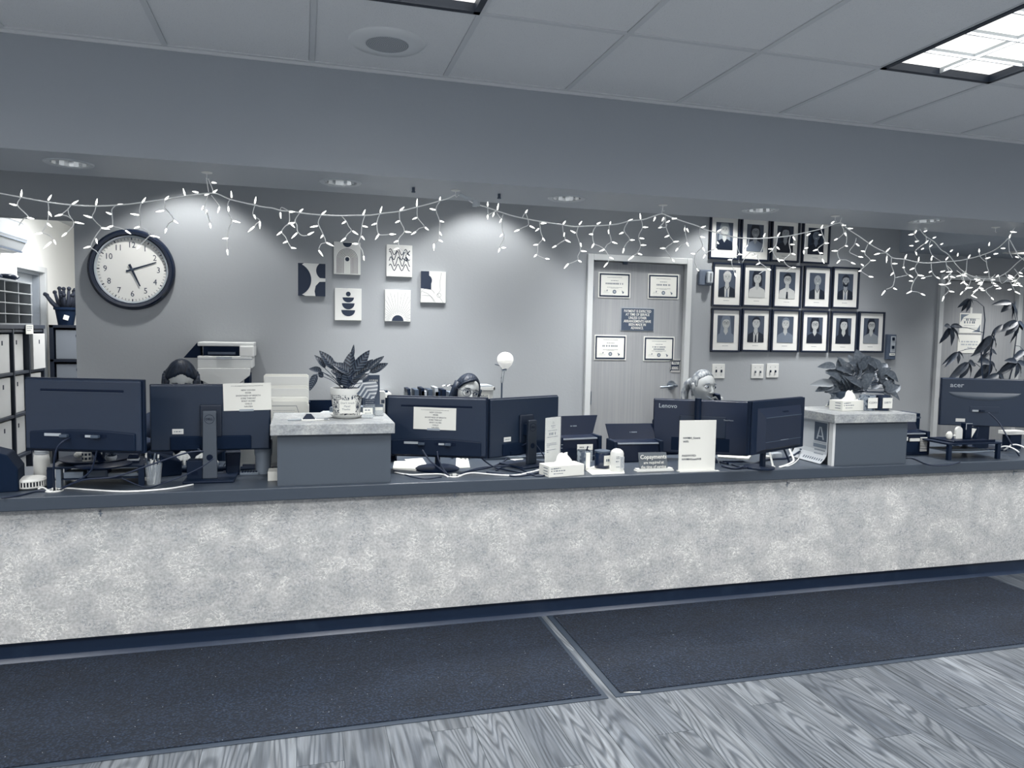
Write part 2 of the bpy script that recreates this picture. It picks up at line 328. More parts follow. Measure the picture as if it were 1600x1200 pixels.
# dropped beam over the counter
def plate(mb,x0,x1,y0,y1,z,holes,r):          # level plate with round holes, seen from below
    cx=x0
    for hx,hy in sorted(holes):
        a,b=hx-.14,hx+.14; mb.add([(cx,y0,z),(cx,y1,z),(a,y1,z),(a,y0,z)],[(0,1,2,3)]); cx=b
        an=sorted({math.atan2(yy-hy,xx-hx)%(2*math.pi) for xx in (a,b) for yy in (y0,y1)}|{2*math.pi*i/24 for i in range(24)})
        vs=[]
        for t in an:
            c,s_=math.cos(t),math.sin(t); k=min(((b if c>0 else a)-hx)/c if abs(c)>1e-9 else 9,((y1 if s_>0 else y0)-hy)/s_ if abs(s_)>1e-9 else 9)
            vs+=[(hx+r*c,hy+r*s_,z),(hx+k*c,hy+k*s_,z)]
        n=len(an); mb.add(vs,[(2*i,2*((i+1)%n),2*((i+1)%n)+1,2*i+1) for i in range(n)])
    mb.add([(cx,y0,z),(cx,y1,z),(x1,y1,z),(x1,y0,z)],[(0,1,2,3)]); return mb
g=MB(); g.add([(XL,3.6,2.222),(XR,3.6,2.222),(XR,3.6,2.8),(XL,3.6,2.8)],[(0,1,2,3)]); g.add([(XL,4.12,2.222),(XR,4.12,2.222),(XR,4.12,2.8),(XL,4.12,2.8)],[(3,2,1,0)])
g.add([(XL,3.6,2.8),(XR,3.6,2.8),(XR,4.12,2.8),(XL,4.12,2.8)],[(0,1,2,3)])
bm=struct('ceiling_beam',plate(g,XL,XR,3.6,4.12,2.222,DOWN,.082),BEAM)
# lowered soffit on the right of the staff side
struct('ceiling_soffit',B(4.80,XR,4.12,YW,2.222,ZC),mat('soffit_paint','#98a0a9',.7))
struct('baseboard_back',B(-1.356,2.0,YW-.012,YW,0,.1),COVE)
# ================================================================ CEILING FIXTURES
def troffer(x,y,label):
    t=thing('ceiling_light',label,'light',(x,y,ZC),0,'recessed ceiling troffers')
    f=MB(); w,l=.305,.61
    for a in (B(-w,-w+.025,-l,l,-.004,.05),B(w-.025,w,-l,l,-.004,.05),B(-w,w,-l,-l+.025,-.004,.05),B(-w,w,l-.025,l,-.004,.05)): f.add(a.v,a.f)
    part('frame',f,mat('troffer_frame','#1c2635',.5),t)
    part('lens',B(-w+.02,w-.02,-l+.02,l-.02,.028,.036),GLOW,t)
    v=MB()
    v.box(-.003,.003,-l+.025,l-.025,.004,.028)
    for k in range(1,6): q=-l+k*2*l/6; v.box(-w+.025,w-.025,q-.003,q+.003,.004,.028)
    part('louver',v,mat('louver_metal','#b3b8bc',.4),t)
    return t
tl={(.34,2.24):'recessed white ceiling light cut off by the top edge, left of centre',(2.78,2.24):'large recessed ceiling light with louver grid above the right half of the counter'}
for x,y in TROF:
    if y<0 or x<0 or x>5: troffer(x,y,'recessed ceiling light outside the view, %s row, %s'%('front' if y>0 else 'rear',{-2.10:'first from the left',.34:'second from the left',2.78:'third from the left',5.22:'rightmost'}[x]))
    else: troffer(x,y,tl[(x,y)])
def can(x,y,z,r,label,group,em):
    t=thing('recessed_downlight',label,'light',(x,y,z),0,group)
    ring=MB(); n=28
    ring.lathe([(r-.004,0.002),(r-.002,-.004),(r+.016,-.005),(r+.02,0.0)],n)
    part('trim_ring',ring,mat('trim_ring_metal','#aab0b5',.3),t,smooth=50)
    c=MB(); k=24; vs=[];fs=[]
    for zz,rr in ((0,r-.002),(.03,r-.008),(.10,r-.03)):
        for i in range(k): a=2*math.pi*i/k; q=rr*(1 if i%2 else .93); vs.append((q*math.cos(a),q*math.sin(a),zz))
    for j in range(2):
        for i in range(k): fs.append((j*k+(i+1)%k,j*k+i,(j+1)*k+i,(j+1)*k+(i+1)%k))
    c.add(vs,fs); part('reflector',c,mat('reflector_metal','#c2c6c9',.16,metal=.9),t)
    part('bulb',MB().lathe([(0,.045),(.03,.05),(.038,.075),(.036,.1),(0,.101)],16),mat('downlight_bulb','#fff8ea',.4,emit=em),t,smooth=True)
    return t
dn=['first from the left, above the wall clock','second from the left, above the art canvases','third from the left, left of the door','fourth, above the staff portraits','fifth, above the tall houseplant']
for (x,y),d in zip(DOWN,dn): can(x,y,2.222,.082,'round recessed downlight in the beam, '+d,'downlights in the beam',2.4)
for (x),d in zip(WASH,('over the clock wall','over the canvases','over the portraits')): can(x,4.80,ZC-.001,.08,'round wall washer light in the rear ceiling '+d,'wall washers',3)
for i,x in enumerate(STAFF):  # fixture bodies made up for the unseen staff side fill lights
    t=thing('ceiling_light','added square fill light over the staff side, '+['far left','left of centre','right of centre','near the right soffit'][i],'light',(x,4.56,ZC-.012),0,'added staff side fill lights'); part('frame',MB().box(-.30,-.26,-.3,.3,0,.012).box(.26,.30,-.3,.3,0,.012).box(-.26,.26,-.3,-.26,0,.012).box(-.26,.26,.26,.3,0,.012),WPLAS,t); part('lens',B(-.26,.26,-.26,.26,.006,.010),GLOW,t)
t=thing('ceiling_light','added square fill light in the lowered soffit by the right door','light',(5.75,4.60,2.21),0,'added staff side fill lights'); part('frame',MB().box(-.25,-.21,-.25,.25,0,.012).box(.21,.25,-.25,.25,0,.012).box(-.21,.21,-.25,-.21,0,.012).box(-.21,.21,.21,.25,0,.012),WPLAS,t); part('lens',B(-.21,.21,-.21,.21,.006,.010),GLOW,t)  # fixture made up for the added fill by the right door
t=thing('ceiling_speaker','round white ceiling speaker with perforated grille in a ceiling tile','speaker',(.342,3.25,ZC))
part('rim',MB().lathe([(0.09,.004),(.09,-.006),(.10,-.008),(.152,-.004),(.160,.004)],40),mat('speaker_rim','#d6d9db',.5),t,smooth=50)
part('grille',MB().lathe([(0,-.008),(.088,-.008),(.092,-.004)],40),mat('speaker_grille','#b4b8bc',.6),t)
g=MB()
for k in range(1,11):
    r=.0085*k; nn=6*k
    for i in range(nn): a=2*math.pi*i/nn; g.lathe([(0,-.0086),(.0024,-.0086)],5,(r*math.cos(a),r*math.sin(a),0))
part('perforations',g,mat('grille_hole','#5a636d',.8),t,kind='stuff')
# hooks with small hanging clips in the beam, from which the string lights hang
for i,(x,y,st) in enumerate([(-.433,3.814,0),(.54,3.837,1),(.755,3.827,0),(.992,3.848,1),(1.93,3.833,0),(3.036,3.80,0),(4.241,3.80,0)]):
    d=['above the left light string knot','bare, between two downlights','above the plugs joining the strings','bare, right of the plugs','above the middle of the strings','above the right end of the portraits','above the far right string'][i]
    t=thing('ceiling_hook',('small dark screw clip in the beam, ' if st else 'small white disc hook in the beam, ')+d,'hook',(x,y,2.222),0,'hooks in the beam')
    if st: part('clip',MB().cyl((0,0,0),(0,0,-.02),.008,.008,10).cyl((0,0,-.02),(0,0,-.026),.011,.009,10),DGREY,t); 
    else:
        part('disc',MB().lathe([(0,0),(.025,-.001),(.024,-.004),(.006,-.008),(0,-.008)],18),WPLAS,t); part('hook_wire',MB().tube([(0,0,-.006),(0,0,-.03),(.006,0,-.036),(.01,0,-.03)],.0015),WIREW,t)
# ================================================================ COUNTER
t=thing('reception_counter','long dark laminate reception counter with a pale stone-look front','counter',(0,3.6,0))
X0,X1=-3.55,7.5
part('worktop',B(X0,X1,-.02,.77,.70,CT),LAM,t,bev=.004)
part('front_panel',B(X0,X1,.035,.075,.105,.70),PANEL,t)
part('toe_kick',B(X0,X1,.085,.10,0,.14),COVE,t,label='dark vinyl cove base')
part('cove_foot',MB().add([(X0,.085,.018),(X0,.068,0),(X0,.085,0),(X1,.085,.018),(X1,.068,0),(X1,.085,0)],[(0,1,4,3),(0,2,1),(3,4,5),(1,2,5,4)]),COVE,t)
part('body',B(X0,X1,.10,.14,0,.70),PODF,t)
for x in (-3.4,-1.0,1.5,3.6,7.3): part('support_panel',B(x,x+.03,.14,.74,0,.70),PODF,t)
for i,(px,py) in enumerate([(157,802),(710,773),(1230,757),(1584,739)]):
    p=PY(px,py,3.633); t=thing('purse_hook','tiny metal hook on the pale counter front, '+['below the far left monitor','below the middle monitors','below the right podium','below the far right monitor'][i],'hook',(p.x,3.635,p.z),0,'hooks on the counter front')
    part('plate',B(-.003,.003,-.002,0,-.014,.016),STEEL,t); part('peg',MB().tube([(0,-.002,.01),(0,-.02,.01),(0,-.024,.016)],.0025),STEEL,t); part('bar',B(-.009,.009,-.003,0,-.003,.001),STEEL,t)
# podium boxes on the counter
def podium(label,px0,px1,pt0,pt1,ybk,side):
    a=PY(px0,pt0,3.59); b=PY(px1,pt1,3.59); zt=(PY(px0,pt0,3.59).z+PY(px1,pt1,3.59).z)/2
    t=thing('podium_shelf',label,'podium',((a.x+b.x)/2,3.6,CT)); w=(b.x-a.x)/2; h=zt-CT
    part('shelf_top',B(-w,w,-.012,ybk,h-.05,h),SLAB,t,bev=.002)
    if side:
        part('front_board',B(-w+.035,w-.03,.02,.05,0,h-.05),PODF,t,bev=.001); part('edge_band',B(-w+.018,w*-1+.035,.018,.052,0,h-.05),FRAMEW,t,label='pale end edge of the front board')
        part('side_board',B(-w+.04,-w+.055,.05,ybk-.03,0,h-.05),PODF,t)
    else:
        part('front_board',B(-w+.03,w-.015,.02,.05,0,h-.05),PODF,t,bev=.001); part('side_board',B(w-.03,w-.015,.05,ybk-.03,0,h-.05),PODF,t); part('side_board',B(-w+.03,-w+.045,.05,ybk-.03,0,h-.05),PODF,t)
    part('back_board',B(-w+.04,w-.04,ybk-.045,ybk-.03,0,h-.05),PODF,t)
    return t,zt,(a.x,b.x)
pod1,ZP1,px1_=podium('dark podium with stone-look shelf on the left half of the counter, carrying the potted plant',422,617,664,661,.50,False)
pod2,ZP2,px2_=podium('dark podium with stone-look shelf on the right half of the counter, carrying the tissue box',1304,1432,649,645,.44,True)
print('ZP',ZP1,ZP2,px1_,px2_)
# ================================================================ FLOOR MATS
def floor_mat(x0,x1,label):
    t=thing('floor_mat',label,'mat',((x0+x1)/2,3.21,0)); w=(x1-x0)/2
    part('rubber_border',B(-w,w,-.455,.455,0,.004),MATE,t,bev=.002)
    part('pile',B(-w+.03,w-.022,-.43,.44,.004,.009),matpile('pile_'+str(len(MATS))),t,bev=.003)
floor_mat(-1.9,1.212,'dark ribbed entrance mat on the left, running along the counter')
floor_mat(1.243,4.197,'dark entrance mat on the right, with a white scuff on its left corner')
part('scuff',MB().polyz([(-1.43,-.43),(-1.36,-.445),(-1.36,-.44),(-1.43,-.424)],.0045,.0052),WPLAS,bpy.data.objects['floor_mat.001'])
# ================================================================ DOORS
def door(name,x0,x1,zt,hinge_left,yw=YW):
    f=MB(); f.box(x0,x0+.045,yw-.03,yw+.12,0,zt); f.box(x1-.045,x1,yw-.03,yw+.12,0,zt); f.box(x0+.045,x1-.045,yw-.03,yw+.12,zt-.045,zt)
    d=struct(name,B(x0+.049,x1-.049,yw+.015,yw+.055,.01,zt-.05),DOORM)
    part('door_frame',f,FRAMEW,d,bev=.003)
    st=MB(); st.box(x0+.045,x0+.055,yw+.055,yw+.1,0,zt-.045); st.box(x1-.055,x1-.045,yw+.055,yw+.1,0,zt-.045); st.box(x0+.045,x1-.045,yw+.055,yw+.1,zt-.055,zt-.045)
    part('door_stop',st,FRAMEW,d)
    for z in (.25,1.02,1.80):
        hx=x0+.047 if hinge_left else x1-.047
        part('hinge',MB().cyl((hx,yw+.006,z-.05),(hx,yw+.006,z+.05),.008,.008,10).box(hx-.004,hx+.022,yw+.01,yw+.016,z-.05,z+.05),STEEL,d)
    return d
d1=door('door_1',2.015,2.868,2.085,True); 
d2=door('door_2',5.222,6.13,2.06,False)
# lever handle of the first door
p=PY(1050,602,5.2)
h=part('door_handle',MB().cyl((p.x,5.215,p.z),(p.x,5.205,p.z),.036,.034,24).cyl((p.x,5.205,p.z),(p.x,5.15,p.z),.014,.014,14).lathe([(0,-.012),(.02,-.008),(.022,.006),(.012,.014),(0,.015)],16,(p.x,5.15,p.z)).tube([(p.x,5.15,p.z),(p.x-.05,5.148,p.z-.006),(p.x-.10,5.155,p.z-.012),(p.x-.115,5.165,p.z-.012)],.008,8),STEEL,d1,smooth=50,label='brushed metal lever handle')
p=PY(977,407,5.2); part('door_coordinator',B(p.x-.016,p.x+.016,5.19,5.212,p.z-.03,p.z+.02),DGREY,d1)
part('handle',MB().cyl((5.33,5.215,.98),(5.33,5.16,.98),.03,.03,16).tube([(5.33,5.16,.98),(5.43,5.16,.98)],.009),STEEL,d2)
# back room door in its left wall (plane x = -2.75)
f=MB(); f.box(-2.76,-2.70,8.36,8.42,0,2.11); f.box(-2.76,-2.70,9.26,9.32,0,2.11); f.box(-2.76,-2.70,8.42,9.26,2.05,2.11)
d3=struct('door_3',B(-2.86,-2.82,8.42,9.26,.01,2.05),mat('back_door','#9aa1a8',.5)); part('door_frame',f,FRAMEW,d3,bev=.004)
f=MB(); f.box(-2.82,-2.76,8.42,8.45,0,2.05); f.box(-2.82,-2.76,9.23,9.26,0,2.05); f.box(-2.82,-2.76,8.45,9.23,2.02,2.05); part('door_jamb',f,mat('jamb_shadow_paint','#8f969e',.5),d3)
# ================================================================ PAPERS AND PLAQUES ON THE DOORS
def bars(mb,rows,y,lw=None):      # rows of fine, unreadable print: (z, x0, x1, height)
    for z,a,b,h in rows:
        x=a
        while x<b:
            w=random.uniform(.35,1.1)*(h*3.2) if lw is None else random.uniform(.45,.75)*h; mb.box(x,min(b,x+w),y-.0003,y,z-h/2,z+h/2); x+=w+h*(.8 if lw is None else (.35 if random.random()<.8 else .9))
    return mb
def certificate(px,label,names):
    a=PY(px[0],px[1],YW); b=PY(px[2],px[3],YW); cx=(a.x+b.x)/2; cz=(a.z+b.z)/2; w=.121; h=.086
    t=thing('certificate',label,'certificate',(cx,5.212,cz),0,'certificates on the door'); t.rotation_euler=(0,math.radians(random.uniform(-.8,.8)),0)
    part('backing_sheet',B(-w-.008,w+.008,-.001,.002,-h-.008,h+.008),WHITE,t)
    f=MB(); e=.011
    f.box(-w,-w+e,-.003,-.001,-h,h).box(w-e,w,-.003,-.001,-h,h).box(-w+e,w-e,-.003,-.001,-h,-h+e).box(-w+e,w-e,-.003,-.001,h-e,h); part('border',f,INK,t)
    part('sheet',B(-w+e,w-e,-.002,-.001,-h+e,h-e),mat('certificate_paper','#dcdcd6',.8),t)
    part('name_print',bars(MB(),[(.012,-names,names,.012)] if names>.05 else [(.014,-names-.01,names+.01,.011),(-.003,-names,names,.011)],-.002,1),INKG,t)
    part('fine_print',bars(MB(),[(.058,-.06,.06,.003),(.034,-.03,.03,.004),(-.016,-.06,.06,.003),(-.022,-.03,.03,.002),(-.045,-.085,-.055,.002),(-.055,-.09,-.04,.0015)],-.002),INKG,t)
    part('seal',MB().poly(circ(0,-.048,.015,20),-.0026,-.002),INKG,t); part('seal_centre',MB().poly(circ(0,-.048,.008,16),-.0028,-.0026),LGREY,t)
    part('emblem',MB().poly([(.058,-.038),(.064,-.04),(.07,-.046),(.078,-.047),(.074,-.058),(.066,-.062),(.063,-.05)],-.0026,-.002).poly([(-.062,-.034),(-.055,-.034),(-.057,-.046),(-.063,-.045)],-.0026,-.002),INKG,t)
certificate((939,427,983,464),'framed certificate at the upper left of the wooden door',.072)
certificate((1015,429,1060,466),'framed certificate at the upper right of the wooden door',.058)
certificate((932,525,977,561),'framed certificate at the lower left of the wooden door',.064)
certificate((1008,527,1053,563),'framed certificate at the lower right of the wooden door, with a name in two lines',.045)
t=thing('door_sign','dark sign with white capital letters about payment in the middle of the door','sign',(2.442,5.212,1.613))
part('plate',B(-.133,.133,-.003,.002,-.083,.083),mat('sign_slate','#3d4a5c',.5),t)
part('rim',B(-.137,.137,-.001,.002,-.087,.087),LGREY,t)
text('PAYMENT IS EXPECTED\nAT TIME OF SERVICE\nUNLESS OTHER\nARRANGEMENTS HAVE\nBEEN MADE IN\nADVANCE.',.0275,WHITE,t,(-.002,-.0035,-.002),sx=.78,sp=.92,bold=.012)
p=PY(1056,571,YW)
t=thing('fire_door_sticker','small striped FIRE DOOR sticker beside the door edge above the handle','sticker',(p.x,5.213,p.z))
n=14; part('label_plate',MB().poly([(-.036,-.05),(.036,-.05),(.046,-.03),(.042,0),(.046,.03),(.036,.05),(-.036,.05),(-.046,.03),(-.042,0),(-.046,-.03)],-.002,.001),INK,t)
st=MB()
for z in (-.045,.045):
    for k in range(7): x=-.036+k*.011; st.poly([(x,z-.007),(x+.005,z-.007),(x+.010,z+.006),(x+.005,z+.006)],-.003,-.002)
for x in (-.04,.04):
    for k in range(6): z=-.03+k*.011; st.poly([(x-.005,z-.005),(x+.004,z+.002),(x+.004,z+.006),(x-.005,z-.001)],-.003,-.002)
part('stripes',st,WHITE,t); st=B(-.029,.029,-.0025,-.002,.007,.028); st.box(-.029,.029,-.0025,-.002,-.03,-.01); part('text_field',st,WHITE,t)
text('FIRE',.024,INK,t,(0,-.003,.0175),bold=.03,ext=.0002); text('DOOR',.021,INK,t,(0,-.003,-.02),bold=.03,ext=.0002)
# two notices on the second door
for (q,lab,kind) in (((1502,489,1534,521),'decorative bordered notice taped on the right door, upper of two',0),((1499,523,1533,552),'plain printed notice on the right door, lower of two',1)):
    a=PY(q[0],q[1],5.2); b=PY(q[2],q[3],5.2); w=(b.x-a.x)/2; h=(a.z-b.z)/2
    t=thing('door_notice',lab,'notice',((a.x+b.x)/2,5.212,(a.z+b.z)/2))
    part('sheet',B(-w,w,-.001,.002,-h,h),WHITE,t)
    if kind==0:
        part('tape',B(-.01,.012,-.0015,-.001,h-.004,h+.05),WPLAS,t)
        m_=MB(); m_.poly([(-w+.01,h-.01),(-w+.1,h-.01),(-w+.04,h-.035),(-w+.01,h-.08)],-.002,-.001); m_.poly([(w-.01,-h+.01),(w-.1,-h+.01),(w-.04,-h+.035),(w-.01,-h+.08)],-.002,-.001); part('corner_pattern',m_,MGREY,t)
        m_=MB(); 
        for zz in (h-.045,-h+.045): m_.box(-w+.02,w-.02,-.002,-.001,zz-.001,zz+.001)
        part('rule',m_,INKG,t); part('script_print',bars(MB(),[(.03,-.05,.06,.018),(.008,-.07,.055,.02)],-.0012,1),INKG,t); part('fine_print',bars(MB(),[(-.02,-.07,.05,.003)],-.0012),INKG,t)
    else:
        part('lines',bars(MB(),[(.02,-.09,.09,.012),(-.005,-.09,.09,.012),(-.03,-.02,.03,.008),(-.045,-.05,.05,.006)],-.0012),LGREY,t)
# ================================================================ WALL CLOCK
c=PY(207,421.5,YW); R0=.252
t=thing('wall_clock','large round wall clock with black rim and white dial on the left wall','clock',(c.x,YW,c.z))
def lat_y(mb,prof,n=64):  # lathe about the y axis: (r, y)
    k=MB().lathe([(r,-y) for r,y in prof],n); k2=[(x,-z,y) for x,y,z in k.v]; return mb.add([(x,y,z) for x,y,z in k2],k.f)
part('rim',lat_y(MB(),[(R0-.01,0),(R0,-.012),(R0-.004,-.03),(R0-.018,-.042),(R0-.034,-.040),(R0-.040,-.028)],72),mat('clock_rim','#101d33',.25),t,smooth=40)
part('inner_rim',lat_y(MB(),[(R0-.038,-.024),(R0-.042,-.032),(R0-.050,-.030),(R0-.054,-.02)],72),LGREY,t,smooth=40)
part('dial',lat_y(MB(),[(0,-.012),(R0-.04,-.012),(R0-.04,-.002),(0,-.002)],64),mat('clock_dial','#e9e9e5',.5),t)
tk=MB()
for k in range(60):
    a=math.radians(6*k); r0=.184; r1=.196 if k%5 else .201; w=.0012 if k%5 else .003
    s_,c_=math.sin(a),math.cos(a); tk.poly([(r0*s_-w*c_,r0*c_+w*s_),(r0*s_+w*c_,r0*c_-w*s_),(r1*s_+w*c_,r1*c_-w*s_),(r1*s_-w*c_,r1*c_+w*s_)],-.0128,-.012)
part('minute_marks',tk,INK,t)
for k in range(1,13):
    a=math.radians(30*k); text(str(k),.052,mat('numeral_ink','#26344a',.6),t,(.152*math.sin(a),-.0125,.152*math.cos(a)),ext=.0003,name='numeral',sx=.9)
def hand(ang,L,w,y,name):
    a=math.radians(ang); s_,c_=math.sin(a),math.cos(a); P=[(-w,-.035),(w,-.035),(w*.45,L),(-w*.45,L)]
    part(name,MB().poly([(x*c_+z*s_,-x*s_+z*c_) for x,z in P],y-.0015,y),INK,t)
hand(70,.150,.006,-.015,'minute_hand'); hand(156,.112,.0075,-.0175,'hour_hand'); part('hand_boss',lat_y(MB(),[(0,-.021),(.008,-.02),(.009,-.013)],16),DGREY,t)
# ================================================================ ART CANVASES
CAN=mat('canvas','#d3d4d2',.85,bump=(900,.1))
def canvas(q,label,draw):
    a=PY(q[0],q[1],YW-.02); b=PY(q[2],q[3],YW-.02); t=thing('art_canvas',label,'picture',((a.x+b.x)/2,YW,(a.z+b.z)/2),0,'abstract canvases on the wall')
    part('canvas_panel',B(-.088,.088,-.02,0,-.108,.108),CAN,t,bev=.002)
    m_=MB(); draw(m_); part('print',m_,INK,t); return t
Y1,Y2=-.0208,-.02
def stroke(m_,pts,w,y1=Y1,y2=Y2):
    for (ax,az),(bx,bz) in zip(pts[:-1],pts[1:]):
        d=math.hypot(bx-ax,bz-az) or 1; nx,nz=-(bz-az)/d*w/2,(bx-ax)/d*w/2; ex,ez=(bx-ax)/d*w*.3,(bz-az)/d*w*.3
        m_.poly([(ax+nx-ex,az+nz-ez),(ax-nx-ex,az-nz-ez),(bx-nx+ex,bz-nz+ez),(bx+nx+ex,bz+nz+ez)],y1,y2)
def art1(m_):
    m_.poly([(-.088,-.108),(-.04,-.108)]+circ(-.115,0,.112,16,-62,62)+[(-.05,.108),(-.088,.108)],Y1,Y2)
    m_.poly([(.088,.108),(.088,.012)]+circ(.088,.062,.060,12,235,130)+[(.06,.108)],Y1,Y2)
    m_.poly([(.088,-.108),(.088,-.01)]+[(.05,-.012),(.025,-.04),(.018,-.075),(.024,-.108)],Y1,Y2)
def art2(m_):
    m_.poly([(-.03,.104),(.03,.104)]+circ(0,.104,.03,12,0,-180),Y1,Y2); m_.poly(circ(0,-.006,.014,16),Y1,Y2)
    for k in range(6): r=.025+k*.0085; stroke(m_,[(r,-.1)]+circ(0,-.004,r,16,0,180,r*1.0)+[(-r,-.1)],.003)
def art3(m_):
    for z0,ph,am in ((.06,0,.02),(.035,.6,.03),(-.005,.2,.032),(-.045,1.0,.022)):
        stroke(m_,[(-.07+.007*i,z0+am*math.sin(ph+i*.85+z0*10)) for i in range(21)],.005)
    stroke(m_,[(.02,.02),(.05,.0),(.045,.04),(.07,.07)],.006)
def art4(m_):
    m_.poly([(-.088,.108),(-.088,-.01)]+[(-.015,-.018)]+circ(-.05,.045,.04,10,-30,60)+[(-.03,.108)],Y1,Y2)
    stroke(m_,circ(-.04,-.06,.05,14,20,170,.05)+[(-.088,-.08)],.0012); stroke(m_,[(-.08,-.03),(-.04,-.045),(.0,-.08),(.015,-.105)],.0012); stroke(m_,[(-.08,-.06),(-.02,-.06),(.005,-.1)],.0012)
    stroke(m_,[(.055,.1),(.045,.03),(.05,-.02),(.03,-.05)]+circ(.04,-.055,.015,12,160,500)+[(.07,-.105)],.0012)
def art5(m_):
    m_.poly(circ(0,.07,.016,16),Y1,Y2)
    for z,w,d in ((.047,.038,.034),(.008,.042,.042),(-.038,.046,.042)): m_.poly([(w,z)]+[(w*math.cos(math.radians(a)),z+d*math.sin(math.radians(a))) for a in range(-15,-181,-15)],Y1,Y2)
def art6(m_):
    m_.poly([(.04,-.105)]+circ(0,-.105,.04,16,0,180),Y1,Y2)
    for k in range(23):
        a=math.radians(6+k*7.64); r0=.05 if k%2 else .06; r1=min(.086/max(.01,abs(math.cos(a))),.20/max(.2,math.sin(a))); r1=min(r1,.2)*(1 if k%2 else .92)
        stroke(m_,[(r0*math.cos(a),-.105+r0*math.sin(a)),(r1*math.cos(a),-.105+r1*math.sin(a))],.0011)
canvas((466,411,508,463),'canvas with dark blue curved shapes meeting, leftmost of the six',art1)
canvas((522,377,563,430),'canvas with concentric arches around a dot, upper left',art2)
canvas((603,381,645,434),'canvas with zigzag wavy black lines, upper right',art3)
canvas((657,424,697,473),'canvas with a dark block and thin leaf lines, rightmost of the six',art4)
canvas((523,450,565,501),'canvas with a stack of dark bowls under a ball, lower left',art5)
canvas((601,452,642,503),'canvas with a dark half sun and fine rays, lower right',art6)
